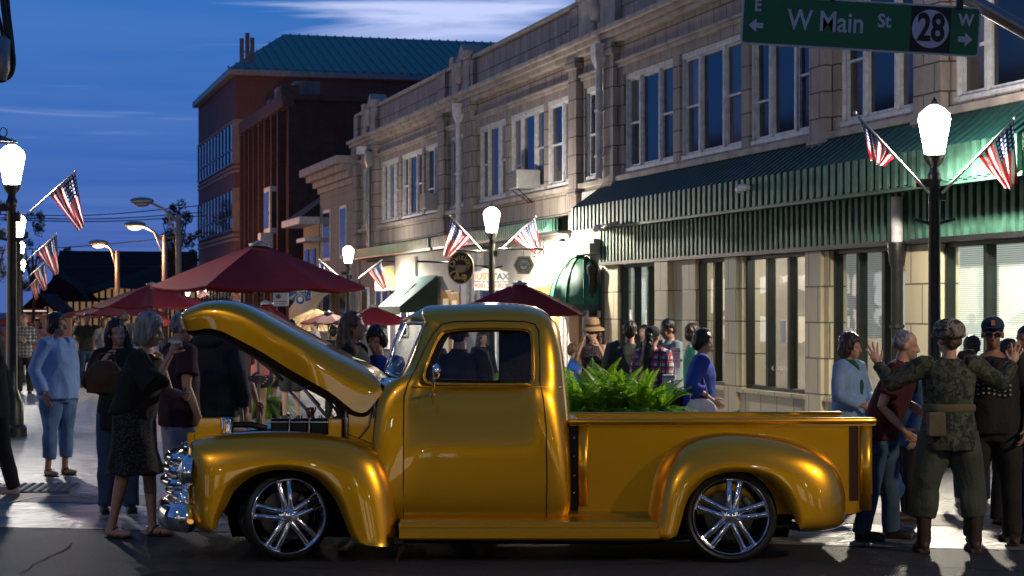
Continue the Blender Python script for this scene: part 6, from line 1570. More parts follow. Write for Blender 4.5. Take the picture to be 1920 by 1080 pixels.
        curl = {'relax': .45, 'open': .10, 'hold': 1.0}[hmode]; spread = {'relax': .06, 'open': .30, 'hold': .05}[hmode]
        for k, (o_, ln) in enumerate(((.030, .070), (.011, .079), (-.009, .074), (-.028, .058))):
            p = wr_+d*(.092-.006*abs(k-1))+sd*o_*f; dd = (d+sd*spread*(1.2-k*.85)).normalized(); pts = [p-dd*.02, p]; ang = 0
            for q in (.42, .33, .25):
                ang += curl*(.6 if q == .42 else .9); p = p+(dd*math.cos(ang)+pn*math.sin(ang))*ln*q*1.05; pts.append(p)
            hand_geo.tube(pts, [.0095*f, .0092*f, .0085*f, .0078*f, .0062*f], 7)
        p = wr_+d*.028+sd*.030; t1 = (d*.6+sd*.75+pn*.25).normalized(); t2 = (d*.85+sd*.35+pn*.35*(1+curl)).normalized()
        hand_geo.tube([p-t1*.02, p, p+t1*.034, p+t1*.034+t2*.028, p+t1*.034+t2*.046], [.013, .013, .011, .0098, .007], 7)
    legs = []
    for s in (-1, 1):
        st = step*s; hip = Vector((s*.09, 0, .90)); kn = Vector((s*.105*stance, -.015-st*.45, .49)); an = Vector((s*.115*stance, .02-st*.9 if True else 0, .085)); legs.append((hip, kn, an))
        b.tube([hip+Vector((0, 0, .03)), lerp3(hip, kn, .35), lerp3(hip, kn, .8), kn, lerp3(kn, an, .3), lerp3(kn, an, .75), an, an-Vector((0, 0, .04))], [.092*fat*f, .085*fat*f, .062, .056, .056*f, .040*f, .034, .036], 14)
        b.ell((an.x+s*.008, an.y-.075, .038), (.040, .115, .034), 12, 8); b.ell((an.x, an.y+.015, .045), (.034, .042, .042), 10, 7)
    me = remesh(b, vx, 3)
    me.materials.clear()
    # hands on, face colouring
    nf = len(me.polygons); bm = bmesh.new(); bm.from_mesh(me)
    ec = [hp(s*.031, -.080, 1.632) for s in (-1, 1)]; lc = hp(0, -.095, 1.566); HI = HM_.inverted()
    for fc in bm.faces:
        q = HI @ fc.calc_center_median(); fc.material_index = 0
        if q.y < -.045 and q.z > 1.5:
            if any(((q.x-s*.031)/.017)**2+((q.z-1.634)/.0085)**2 < 1 for s in (-1, 1)): fc.material_index = 1
            elif any(abs(q.x-s*.033) < .022 and abs(q.z-1.660) < .0055 for s in (-1, 1)): fc.material_index = 1
            elif (q.x/.025)**2+((q.z-1.566)/.009)**2 < 1: fc.material_index = 2
    off = len(bm.verts); vsn = [bm.verts.new(v) for v in hand_geo.v]
    for fce in hand_geo.f:
        try: bm.faces.new([vsn[i] for i in fce]).smooth = True
        except ValueError: pass
    bm.to_mesh(me); bm.free()
    body = mesh_obj('body', me, [SK[sk], EYE, LIP], r); 
    def piece(name, mb, m, amp=wr, sm=3, v=None, fr=6, seed=len(label)):
        me = remesh(mb, v or vx*1.1, sm)
        if amp: wrinkle(me, amp, fr, seed)
        return mesh_obj(name, me, m, r)
    # top garment
    if topw:
        t = MB(); lo = loose
        zz = [hem]+[z for z in (.94, 1.08, 1.25) if z > hem+.04]
        wd = {.94: .168*(1.02 if sex == 'f' else 1), 1.08: .146, 1.25: .162}
        S_ = [(V(0, 0, z), ((wd.get(z, .172))*fat*f+lo*(1.3 if z < 1.1 else 1)), (.112*fat+lo*(1.2 if z < 1.1 else 1))) for z in zz]
        S_ += [(V(0, 0, 1.36), .178*f+lo, .108+lo*.9), (V(0, .005, 1.43), .140*f+lo, .082+lo*.5), (V(0, .012, 1.475 if collar else 1.455), .068, .064)]
        if sex == 'f': t.ell(V(-.065, -.085, 1.27), (.07, .055, .07)); t.ell(V(.065, -.085, 1.27), (.07, .055, .07))
        t.sect(S_, 24)
        for sh, el, wr_, sg, hm in arms:
            r0 = .055*f+lo*.9
            if sleeve == 'long': t.tube([sh+Vector((-sg*.06, 0, 0)), sh, lerp3(sh, el, .5), el, lerp3(el, wr_, .5), lerp3(el, wr_, .93)], [r0*1.02, r0*1.05, r0*.98, .046+lo*.8, .042+lo*.7, .034+lo*.5], 14)
            elif sleeve == 'three': t.tube([sh+Vector((-sg*.06, 0, 0)), sh, lerp3(sh, el, .5), el, lerp3(el, wr_, .45)], [r0*1.02, r0*1.05, r0*.98, .048+lo, .050+lo*1.1], 14)
            elif sleeve == 'short': t.tube([sh+Vector((-sg*.06, 0, 0)), sh, lerp3(sh, el, .35), lerp3(sh, el, .68)], [r0*1.02, r0*1.06, r0*1.08, .058+lo*1.3], 14)
        if collar: t.tube([V(.06*math.cos(a), .012+.058*math.sin(a), 1.478) for a in [2*PI*k/14 for k in range(14)]], .014, 6, closed=True)
        piece('shirt', t, topw)
    kind, bmz = bottom[0], bottom[1]
    if bmz:
        t = MB(); z0 = bottom[2] if len(bottom) > 2 else None
        if kind in ('trousers', 'shorts', 'baggy'):
            g = .014 if kind != 'baggy' else .032
            ze = z0 if z0 else (.06 if kind == 'trousers' else .52 if kind == 'shorts' else .26)
            t.sect([(Vector((0, 0, .80)), .155*fat*f+g, .10*fat+g), (Vector((0, 0, .92)), .172*fat*(f if sex == 'm' else 1)+g, .116*fat+g), (Vector((0, 0, 1.03)), .155*fat*f+g*.6, .108*fat+g*.5)], 20)
            for hip, kn, an in legs:
                pts = [hip, lerp3(hip, kn, .4), kn]; rs = [.098*fat*f+g, .090*fat*f+g, .064+g]
                if ze < .49: pts += [lerp3(kn, an, .35), lerp3(kn, an, (.49-ze)/.405)]; rs += [.062+g*1.1, (.052+g*1.2) if kind != 'baggy' else .082]
                else: k = (.90-ze)/.41; pts = [hip, lerp3(hip, kn, .4*k), lerp3(hip, kn, k)]; rs = [.10*fat*f+g, .098*fat*f+g, .088+g]
                t.tube(pts, rs, 16)
            piece('trousers' if kind != 'shorts' else 'shorts', t, bmz, wr*1.2, fr=5)
        elif kind in ('skirt', 'dress'):
            ze = z0 or .55
            t.sect([(Vector((0, -step*.1, ze)), .235*fat, .17*fat), (Vector((0, 0, (ze+.9)/2)), .205*fat, .15*fat), (Vector((0, 0, .93)), .18*fat, .125*fat), (V(0, 0, 1.06), .155*fat, .115*fat)], 28)
            piece('skirt', t, bmz, wr*1.7, fr=4)
    if shoes != 'none':
        for (hip, kn, an), s in zip(legs, (-1, 1)):
            t = MB()
            if shoes == 'boots': t.tube([(an.x, an.y, .34), (an.x, an.y+.005, .18), (an.x, an.y, .08)], [.062, .054, .055], 12)
            t.ell((an.x+s*.008, an.y-.075, .042), (.050, .135, .042), 14, 8); t.ell((an.x, an.y+.01, .055), (.044, .055, .055), 12, 8); t.box(an.x-.042, an.x+.046, an.y-.19, an.y+.055, .0, .028)
            piece('boot' if shoes == 'boots' else 'shoe', t, {'dark': SHOE, 'boots': BOOT, 'white': SNEAK, 'brown': BOOT}[shoes], .001, 2)
    if sandals:
        for hip, kn, an in legs:
            t = MB(); t.ell((an.x, an.y-.06, .008), (.046, .135, .010), 14, 6); t.tube([(an.x-.042, an.y-.08, .015), (an.x, an.y-.10, .075), (an.x+.045, an.y-.08, .015)], .006, 6); t.tube([(an.x-.036, an.y-.0, .02), (an.x-.03, an.y-.03, .07), (an.x, an.y-.055, .085), (an.x+.03, an.y-.03, .07), (an.x+.036, an.y, .02)], .005, 6)
            t.build('sandal', SHOE, r, smooth=True)
    # hair and hats
    ht, hc = hair
    t = MB(); hv = min(vx, .012)
    def cap(g=.0, z=.004, y=.022): t.ell(hp(0, y, 1.668+z), (.083+g, .093+g, .089+g), 18, 12, M=HR)
    if ht in ('short', 'bun', 'ponytail'): cap(.003); t.ell(hp(0, .055, 1.63), (.074, .060, .075), 14, 10, M=HR)
    if ht == 'thin': t.ell(hp(0, .040, 1.645), (.082, .080, .070), 16, 10, M=HR); t.ell(hp(0, .03, 1.68), (.074, .082, .072), 16, 10, M=HR)
    if ht == 'full': cap(.016, .008, .024); t.ell(hp(0, .06, 1.62), (.088, .072, .09), 14, 10, M=HR); [t.ell(hp(s*.075, .02, 1.64), (.024, .045, .05), 10, 8, M=HR) for s in (-1, 1)]
    if ht == 'bob': cap(.018, .006, .026); t.ell(hp(0, .06, 1.59), (.092, .066, .10), 14, 10, M=HR); [t.ell(hp(s*.082, .018, 1.60), (.028, .052, .09), 12, 9, M=HR) for s in (-1, 1)]; t.ell(hp(0, -.045, 1.715), (.062, .035, .026), 12, 8, M=HR)
    if ht == 'long':
        cap(.008, .004, .026); [t.tube([hp(s*.060, .03, 1.70), hp(s*.086, .035, 1.60), V(s*.094, .03, 1.47), V(s*.10, .0, 1.36)], [.030, .032, .036, .020], 10) for s in (-1, 1)]
        t.tube([hp(0, .06, 1.66), hp(0, .075, 1.55), V(0, .09, 1.42), V(0, .10, 1.30)], [.075, .082, .078, .04], 12)
    if ht == 'bun': t.ell(hp(0, .09, 1.745), (.045, .045, .042), 12, 8, M=HR)
    if ht == 'ponytail': t.tube([hp(0, .10, 1.66), V(.0, .13, 1.52), V(.02, .14, 1.38), V(.03, .13, 1.20), V(.03, .12, 1.08)], [.05, .058, .062, .05, .02], 12)
    if t.v:
        me = remesh(t, hv, 2)
        wrinkle(me, .007, 34, 3)
        hi = HM_.inverted()
        for v in me.vertices:   # keep the face free
            q = hi @ v.co
            lim = -.052 if q.z < 1.690 else -.088
            if q.y < lim and abs(q.x) < .066 and q.z > 1.45: q.y = lim+.01; v.co = HM_ @ q
        mesh_obj('hair', me, HM[hc], r)
    if extra: extra(r, hp, V, HR, arms, legs, piece)
    PEOPLE.append(r); return r
SHOE = mat('dark leather shoe', (.015, .012, .011), .5, var=.3); BOOT = mat('brown leather boots', (.035, .018, .010), .55, var=.3, bump=.2); SNEAK = mat('pale pink sneaker', (.5, .36, .34), .6)
JEANS = cloth('blue denim', (.035, .075, .15), var=.3); DKJEANS = cloth('dark denim', (.015, .035, .08), var=.3); BLK = cloth('black', (.010, .010, .011), var=.3); KHAKI = cloth('khaki', (.22, .19, .14))
CHAR = cloth('charcoal', (.03, .035, .035), var=.3); MAR = cloth('maroon knit', (.055, .007, .012)); WHT = cloth('off white', (.42, .42, .45))
def ms_(r, name, mb, m, smooth=True): return mb.build(name, m, r, smooth=smooth)
# --- soldier ---
CAMO = pattern_mat('cloth spotted camouflage', 'camo', [(.040, .056, .034), (.014, .024, .012), (.072, .078, .058), (.010, .013, .009)], 15)
CAMOH = pattern_mat('cloth helmet camouflage', 'camo', [(.19, .16, .14), (.06, .045, .035), (.28, .24, .22), (.03, .022, .02)], 16)
OLIVE = cloth('olive trousers', (.046, .060, .045), var=.2); WEB = cloth('canvas webbing', (.10, .085, .05))
def soldier_x(r, hp, V, HR, arms, legs, piece):
    t = MB(); t.ell(hp(0, .012, 1.70), (.118, .140, .095), 20, 12, M=HR); t.ell(hp(0, .012, 1.665), (.124, .148, .045), 20, 8, M=HR); t.tube([hp(-.07, -.12, 1.655), hp(0, -.16, 1.65), hp(.07, -.12, 1.655)], .016, 8); piece('helmet', t, CAMOH, .003, 3, .010, fr=12)
    t = MB(); t.sect([(V(0, 0, 1.075), .198, .150), (V(0, 0, 1.09), .204, .156), (V(0, 0, 1.125), .204, .156), (V(0, 0, 1.14), .198, .150)], 32, p=.9); piece('belt', t, WEB, .002)
    t = MB(); t.box(.07, .20, .12, .215, .90, 1.08); piece('canteen_pouch', t, WEB, .004, 6)
    t = MB(); t.sect([(V(0, 0, .79), .228, .176), (V(0, 0, .84), .228, .176), (V(0, 0, 1.0), .212, .162), (V(0, 0, 1.1), .19, .146)], 28); piece('jacket_skirt', t, CAMO, .008)
    t = MB(); t.box(-.215, -.165, -.06, .08, .56, .74); piece('cargo_pocket', t, OLIVE, .004, 5)
person(1779, 607, feet=1036, rz=180, label='soldier seen from behind in camouflage jacket and helmet holding both arms up', sk='l', hair=('short', 'lbrown'), head=(20, 0, 0), fat=1.05, topw=CAMO, sleeve='long', hem=.90, loose=.022, wr=.011,
       armL=((.43, -.08, 1.29), (.505, -.22, 1.44)), armR=((-.42, -.08, 1.29), (-.545, -.22, 1.44)), handL='open', handR='open', bottom=('baggy', OLIVE, .27), shoes='boots', stance=1.7, vox=.0075, extra=soldier_x)
# --- man in the cap ---
def cap_x(c, glasses=True, emb=None):
    def fn(r, hp, V, HR, arms, legs, piece):
        t = MB(); t.ell(hp(0, .012, 1.69), (.090, .106, .078), 20, 12, M=HR); t.ell(hp(0, -.105, 1.688), (.070, .075, .009), 16, 8, M=HR @ Matrix.Rotation(rad(-8), 3, 'X')); piece('cap', t, c, .001, 2, .007)
        if emb: m = text_mb('B', .055, Matrix.Translation(hp(0, -.098, 1.728)) @ HR.to_4x4() @ Matrix.Rotation(rad(75), 4, 'X'), .003, bold=.002); m.build('cap_emblem', emb, r)
        if glasses: glasses_x(r, hp)
    return fn
def glasses_x(r, hp, dark=True):
    m = MB()
    for s in (-1, 1): m.tube([hp(s*.033+.024*math.cos(a), -.100, 1.635+.018*math.sin(a)) for a in [2*PI*k/12 for k in range(12)]], .0025, 5, closed=True); m.tube([hp(s*.056, -.098, 1.64), hp(s*.078, .0, 1.64)], .002, 5)
    m.tube([hp(-.01, -.102, 1.64), hp(.01, -.102, 1.64)], .0025, 5); m.build('glasses', SHOE, r)
    if dark:
        m = MB()
        for s in (-1, 1): m.prism([hp(s*.033+.023*math.cos(a), -.099, 1.635+.017*math.sin(a)) for a in [2*PI*k/12 for k in range(12)]], (0, .001, 0))
        m.build('lenses', mat('dark lenses', (.02, .02, .022), .1), r)
def teedesign(r, hp, V, HR, arms, legs, piece):
    cap_x(cloth('navy cap', (.012, .02, .055)), True, mat('orange cap emblem', (.55, .2, .05), .6))(r, hp, V, HR, arms, legs, piece)
    m = MB(); rn = random.Random(2)
    for i in range(7):
        for j in range(3):
            x = -.12+.04*i; z = 1.16+.035*j+.01*math.sin(i); yy = -.118-.045*math.sqrt(max(0, 1-(x/.2)**2)); m.box(x, x+.016, yy-.004, yy+.02, z, z+.012)
    m.tube([V(-.13+.03*k, -.158-.004*math.sin(k), 1.27-.004*k) for k in range(9)], .003, 5); m.build('shirt_print', WHT, r)
person(1861, 596, feet=1020, rz=-12, label='older man in black T-shirt, dark baseball cap and sunglasses facing the soldier', sk='t', hair=('thin', 'grey'), fat=1.12, topw=BLK, sleeve='short', hem=.86, loose=.026, collar=False, bottom=('trousers', BLK), shoes='brown', head=(0, 8, 0),
       armL=((.29, .02, 1.14), (.24, -.10, .90)), armR=((-.28, .03, 1.14), (-.26, -.12, .93)), stance=1.3, extra=teedesign)
person(1893, 640, Y=15.0, rz=20, label='dark haired person with pale bag behind the man in the cap at the right edge', sex='f', hair=('full', 'black'), sk='t', topw=BLK, sleeve='long', hem=.80, bottom=('trousers', BLK),
       extra=lambda r, hp, V, HR, a, l, piece: piece('bag', MB().ell((.14, -.20, 1.0), (.10, .07, .14)), cloth('pale yellow bag', (.42, .40, .24)), .006))
person(1925, 612, Y=13.9, rz=-60, label='person in black cut off by the right edge of the photo', sk='t', hair=('short', 'black'), topw=BLK, sleeve='short', bottom=('trousers', DKJEANS))
# --- man in maroon shirt, leaning ---
person(1648, 630, feet=1012, rz=62, label='grey haired man in maroon polo shirt and blue jeans leaning beside the tailgate', sk='l', hair=('thin', 'grey'), fat=1.12, lean=(.02, -.20), head=(20, 12, 0), topw=MAR, sleeve='short', hem=.84, loose=.028, bottom=('trousers', JEANS), shoes='dark', step=.10, hgt=1.54,
       armR=((-.25, -.10, 1.12), (-.17, -.26, .93)), armL=((.24, -.16, 1.14), (.14, -.38, 1.02)))
# --- woman in light blue cardigan ---
person(1592, 646, Y=16.2, rz=48, label='short woman with brown bob in pale blue cardigan beside the tailgate', sex='f', sk='l', hair=('bob', 'brown'), head=(12, 10, 0), fat=1.1, topw=cloth('pale blue cardigan', (.25, .40, .62)), sleeve='long', hem=.78, loose=.03, bottom=('trousers', DKJEANS), hgt=1.47,
       armR=((-.24, -.02, 1.14), (-.12, -.22, 1.05)), armL=((.24, -.05, 1.14), (.05, -.26, 1.05)), extra=lambda r, hp, V, HR, a, l, piece: piece('blouse', MB().sect([(V(0, -.075, 1.02), .06, .07), (V(0, -.08, 1.25), .065, .085), (V(0, -.05, 1.44), .06, .055), (V(0, 0, 1.50), .062, .062)], 16), cloth('dark green blouse', (.01, .09, .06)), .003))
# --- denim jacket person with plastic bag ---
person(1702, 652, Y=15.3, rz=-70, label='person in blue denim jacket mostly hidden behind the soldier, holding a plastic bag', sex='f', sk='l', hair=('short', 'grey'), head=(0, 10, 0), fat=1.15, topw=cloth('blue denim jacket', (.03, .09, .19), var=.3), sleeve='long', hem=.76, loose=.03, bottom=('trousers', BLK), shoes='brown', step=.06)
bag = thing('plastic_bag', 'crumpled white blue plastic bag hanging behind the maroon shirt man', 'bag', P(1668, 905, 14.7))
mb = MB(); mb.ell((0, 0, 0), (.085, .07, .12)); mb.ell((.01, 0, -.05), (.10, .08, .08)); mb.tube([(0, 0, .10), (.0, 0, .2)], [.04, .012], 8); me_ = remesh(mb, .008, 3); wrinkle(me_, .012, 14, 4); mesh_obj('bag', me_, mat('thin white plastic', (.40, .45, .58), .35), bag)
# people whose legs show between the soldier's
person(1822, 660, Y=16.6, rz=170, label='person in dark clothes hidden between the soldier and the man in the cap', sk='l', hair=('short', 'brown'), topw=BLK, bottom=('trousers', DKJEANS), shoes='white', hgt=1.45)
# --- woman in black dress ---
BLKD = pattern_mat('cloth black dress with fine dots', 'dots', [(.009, .009, .011), (.05, .05, .055)], 55)
def dress_x(r, hp, V, HR, arms, legs, piece):
    t = MB(); t.sect([(Vector((0, .02, .50)), .245, .175), (Vector((0, .0, .72)), .235, .17), (Vector((0, 0, .93)), .215, .15), (V(0, 0, 1.1), .19, .14), (V(0, 0, 1.3), .20, .14)], 28); piece('dress', t, BLKD, .013, fr=4)
    t = MB(); t.sect([(V(.0, .03, .98), .25, .15), (V(0, .02, 1.15), .235, .15), (V(0, 0, 1.3), .225, .15), (V(0, 0, 1.43), .15, .10)], 24); t.tube([arms[0][0], arms[0][1], lerp3(arms[0][1], arms[0][2], .25)], [.085, .10, .10], 12); piece('shawl', t, BLK, .014, fr=5)
    m = MB(); m.tube([V(.05*math.cos(a)+0, -.085+.03*math.sin(a)-.02*(a > PI), 1.44-.03*abs(math.sin(a))) for a in [2*PI*k/16 for k in range(16)]], .014, 6, closed=True); m.build('necklace', mat('gold beads', (.5, .35, .12), .3, .6), r)
    m = MB(); m.ell((arms[0][2]+Vector((.0, -.05, .09))), (.03, .05, .02)); m.build('snack', mat('white paper napkin', (.6, .6, .6), .7), r)
person(252, 590, feet=1006, rz=72, label='woman with grey bob in long black dress eating at the front of the truck', sex='f', sk='l', hair=('bob', 'grey'), fat=1.12, lean=(0, -.10), head=(18, 16, 0), topw=BLK, sleeve='none', hem=.9, bottom=('skirt', BLKD, .50), shoes='none', sandals=True, step=.13,
       armR=((-.20, -.28, 1.20), (-.04, -.34, 1.44)), armL=((.20, -.20, 1.14), (.12, -.36, 1.12)), handR='hold', handL='hold', collar=False, extra=dress_x, vox=.008)
hb = thing('handbag', 'brown leather shoulder bag against the back of the woman in the black dress', 'handbag', P(196, 708, 14.3))
mb = MB(); mb.ell((0, 0, 0), (.14, .09, .13)); mb.box(-.12, .12, -.07, .07, -.11, .04); mb.tube([(-.10, 0, .06), (-.05, .02, .17), (.05, .03, .19), (.10, 0, .06)], .012, 8); me_ = remesh(mb, .010, 4); wrinkle(me_, .006, 10, 2); mesh_obj('bag', me_, mat('brown leather', (.060, .024, .010), .75, var=.3), hb)
# --- laughing woman ---
person(222, 600, Y=15.9, rz=14, label='laughing woman with long dark hair in black cardigan raising one hand', sex='f', sk='l', hair=('long', 'black'), head=(10, 4, -6), topw=BLK, sleeve='long', hem=.75, loose=.025, bottom=('trousers', JEANS), armR=((-.26, -.06, 1.18), (-.14, -.20, 1.38)),
       extra=lambda r, hp, V, HR, a, l, piece: piece('red_dress', MB().sect([(V(0, -.06, .95), .08, .075), (V(0, -.075, 1.25), .075, .09), (V(0, -.05, 1.40), .06, .06)], 16), cloth('wine red', (.12, .012, .02)), .003))
# --- maroon shirt, white shorts ---
person(336, 588, Y=15.4, rz=120, label='grey haired man in dark maroon shirt and white shorts behind the truck grille', sk='l', hair=('thin', 'grey'), fat=1.15, topw=cloth('dark wine shirt', (.045, .010, .018)), sleeve='short', hem=.80, loose=.03, bottom=('shorts', WHT, .50), head=(-20, 12, 0))
person(398, 592, Y=16.3, rz=165, label='person in charcoal hooded jacket seen from behind under the raised hood', sk='l', hair=('short', 'brown'), fat=1.05, topw=CHAR, sleeve='long', hem=.80, loose=.04, bottom=('trousers', KHAKI), hgt=1.70, wr=.012,
       extra=lambda r, hp, V, HR, a, l, piece: piece('hood', MB().ell(V(0, .09, 1.46), (.14, .08, .07)), CHAR, .008))
person(436, 596, Y=17.2, rz=60, label='man in dark red T-shirt and khaki shorts under the raised hood holding a cane', sk='m', hair=('short', 'brown'), fat=1.1, topw=cloth('dark red', (.07, .012, .014)), sleeve='short', hem=.78, bottom=('shorts', KHAKI, .52), hgt=1.68, armR=((-.24, -.10, 1.15), (-.2, -.36, 1.12)))
cn = thing('cane', 'wooden walking stick leaning under the raised hood', 'walking stick', (P(468, 0, 16.6).x, 16.6, 0)); mb = MB(); mb.tube([(0, 0, 0), P(450, 728, 16.6)-cn.location], .013, 8); mb.tube([P(450, 728, 16.6)-cn.location, P(446, 722, 16.6)-cn.location, P(440, 728, 16.6)-cn.location], .013, 8); mb.build('stick', mat('pale wood', (.3, .2, .12), .5), cn, smooth=True)
person(480, 598, Y=26.5, rz=170, label='woman in pink tank top and black shorts seen under the raised hood', sex='f', sk='m', hair=('short', 'brown'), fat=1.15, topw=cloth('salmon pink', (.62, .20, .17)), sleeve='none', hem=.86, bottom=('shorts', BLK, .68), collar=False)
person(522, 598, Y=30, rz=150, label='person in navy shorts whose bare legs show under the hood, left one', sk='l', hair=('short', 'brown'), topw=BLK, hem=.8, bottom=('shorts', cloth('navy', (.015, .02, .05)), .55))
person(546, 600, Y=29, rz=190, label='person in dark shorts whose bare legs show under the hood, right one', sk='l', hair=('short', 'black'), topw=CHAR, hem=.8, bottom=('shorts', CHAR, .52))
# --- left side ---
def blue_x(r, hp, V, HR, arms, legs, piece): pass
BLUEC = cloth('pale blue cotton blouse', (.24, .38, .68), var=.1)
person(108, 590, feet=892, rz=52, label='woman with short dark hair in pale blue tunic and cropped jeans standing at left', sex='f', sk='m', hair=('full', 'black'), fat=1.22, head=(20, 0, 0), topw=BLUEC, sleeve='long', hem=.84, loose=.035, wr=.011, bottom=('trousers', cloth('faded jeans', (.09, .17, .32), var=.35), .20), shoes='none', sandals=True,
       armR=((-.27, .04, 1.15), (-.25, -.08, .90)), armL=((.25, .06, 1.15), (.24, .0, .90)), vox=.0095)
person(-12, 612, Y=17.4, rz=-95, label='person in black cut off by the left edge of the photo', sex='f', sk='l', hair=('long', 'black'), topw=BLK, sleeve='long', hem=.8, loose=.04, bottom=('trousers', BLK), shoes='white', step=.17, lean=(0, -.05))
PLW = pattern_mat('cloth white and black plaid', 'plaid', [(.48, .48, .46), (.14, .15, .16), (.02, .02, .025)], 4.2)
person(46, 590, feet=738, rz=10, label='blond woman in white and black plaid shirt and black leggings by the left lamp posts', sex='f', sk='l', hair=('short', 'blond'), topw=PLW, sleeve='long', hem=.80, bottom=('trousers', BLK), armR=((-.22, -.02, 1.15), (-.06, -.22, 1.2)), armL=((.22, -.02, 1.15), (.06, -.22, 1.18)))
person(70, 598, Y=42, rz=0, label='woman in glasses and pink printed top behind the plaid shirt woman', sex='f', sk='m', hair=('long', 'black'), topw=pattern_mat('cloth pink print', 'dots', [(.35, .12, .13), (.5, .4, .4)], 30), sleeve='short', bottom=('trousers', cloth('pink print trousers', (.30, .12, .14))), extra=lambda r, hp, V, HR, a, l, p: glasses_x(r, hp, False))
person(163, 588, feet=727, rz=15, label='man in black polo shirt and jeans walking behind the woman in blue', sk='t', hair=('short', 'black'), topw=BLK, sleeve='short', bottom=('trousers', DKJEANS), step=.1)
person(143, 592, Y=46, rz=100, label='dark clothed person just left of the man in the black polo', sk='t', hair=('short', 'brown'), topw=CHAR, sleeve='short', bottom=('trousers', KHAKI))
person(236, 588, Y=48, rz=180, label='small figure with dark hair behind the laughing woman', sk='m', hair=('full', 'brown'), topw=CHAR, bottom=('trousers', BLK))
# --- between hood and cab ---
person(664, 587, Y=15.6, rz=78, label='woman with long light brown hair and open mouth behind the windscreen', sex='f', sk='l', hair=('long', 'lbrown'), topw=BLK, bottom=('trousers', JEANS), fat=1.05)
person(708, 614, Y=15.8, rz=-20, label='boy with short dark hair and blue shirt behind the windscreen pillar', sk='l', hair=('full', 'black'), topw=cloth('royal blue', (.02, .06, .30)), bottom=('trousers', JEANS), head=(0, 14, 0))
person(627, 612, Y=30, rz=160, label='person with dark hair bun seen above the hood left of the long haired woman', sex='f', sk='m', hair=('bun', 'black'), topw=BLK, bottom=('trousers', BLK))
person(862, 598, Y=15.1, rz=165, label='person in bulky black jacket seen through the cab window', sk='m', hair=('short', 'black'), fat=1.05, lean=(0, 0), topw=BLK, loose=.02, bottom=('trousers', BLK), wr=.012)
person(905, 622, Y=27, rz=30, label='smiling woman seen small through the cab window above the fern', sex='f', sk='l', hair=('long', 'brown'), head=(10, 0, 0), topw=BLK, bottom=('trousers', JEANS))
# --- right of the cab ---
person(1076, 646, Y=26, rz=85, label='small boy in blue T-shirt with orange print between the cab and the straw hat woman', sk='m', hair=('full', 'lbrown'), topw=cloth('bright blue T-shirt', (.01, .10, .48)), sleeve='short', bottom=('shorts', BLK), fat=1.1,
       extra=lambda r, hp, V, HR, a, l, p: MB().ell(V(-.10, -.10, 1.22), (.05, .04, .055)).build('shirt_print', mat('orange print', (.7, .25, .05), .7), r, smooth=True))
def hat_x(r, hp, V, HR, arms, legs, piece):
    t = MB(); t.lathe([(.0, .19), (.06, .185), (.088, .16), (.098, .10), (.100, .055), (.155, .03), (.175, .0), (.170, -.006), (.10, .035), (.0, .04)], hp(0, .01, 1.665), 24, M=HR); t.build('straw_hat', mat('straw hat', (.42, .26, .13), .75, var=.2, vscale=40), r, smooth=True)
    t = MB(); t.lathe([(.101, .055), (.103, .09)], hp(0, .01, 1.665), 24, M=HR); t.build('hat_band', mat('brown hat band', (.12, .06, .03), .7), r); glasses_x(r, hp)
person(1112, 634, Y=23.5, rz=-25, label='woman in straw hat and sunglasses raising one hand to her mouth', sex='f', sk='l', hair=('long', 'red'), head=(0, 4, 0), topw=pattern_mat('cloth dark zigzag vest', 'dots', [(.02, .018, .02), (.16, .10, .10)], 40), sleeve='none', bottom=('skirt', BLK), hgt=1.50,
       armR=((-.24, -.10, 1.22), (-.10, -.16, 1.50)), armL=((.24, -.08, 1.2), (.18, -.24, 1.45)), extra=hat_x)
person(1181, 614, Y=20.5, rz=172, label='man in olive green jacket seen from behind, behind the ferns', sk='l', hair=('short', 'brown'), fat=1.15, topw=cloth('olive jacket', (.055, .06, .04), var=.2), sleeve='long', hem=.72, loose=.045, bottom=('trousers', BLK), hgt=1.55, wr=.012)
person(1207, 610, Y=27, rz=-30, label='man facing the camera partly hidden behind the woman in the black cap', sk='l', hair=('short', 'brown'), topw=BLK, sleeve='short', bottom=('trousers', JEANS))
PLR = pattern_mat('cloth red white navy plaid', 'plaid', [(.55, .52, .54), (.06, .06, .14), (.45, .03, .04)], 3.6)
def bcap(r, hp, V, HR, arms, legs, piece): cap_x(cloth('black cap', (.012, .012, .014)), False)(r, hp, V, HR, arms, legs, piece)
person(1224, 620, Y=20.0, rz=150, label='woman with long black ponytail, black cap and red white plaid shirt', sex='f', sk='m', hair=('ponytail', 'black'), topw=PLR, sleeve='long', hem=.72, loose=.035, bottom=('trousers', BLK), hgt=1.50, extra=bcap)
person(1256, 612, Y=21.5, rz=-62, label='man with glasses in grey blue T-shirt reading beside a small white notice', sk='t', hair=('short', 'black'), fat=1.1, head=(-6, 14, 0), topw=cloth('grey blue T-shirt', (.14, .19, .22)), sleeve='short', bottom=('trousers', BLK), hgt=1.57, armR=((-.25, -.08, 1.16), (-.12, -.32, 1.15)), armL=((.25, -.08, 1.16), (.12, -.32, 1.15)),
       extra=lambda r, hp, V, HR, a, l, p: glasses_x(r, hp, False))
person(1302, 640, Y=22.2, rz=100, label='person in bright green shirt hidden behind the woman walking in blue', sex='f', sk='l', hair=('full', 'brown'), topw=cloth('mint green', (.12, .42, .25)), sleeve='short', bottom=('trousers', JEANS), fat=1.2, hgt=1.5)
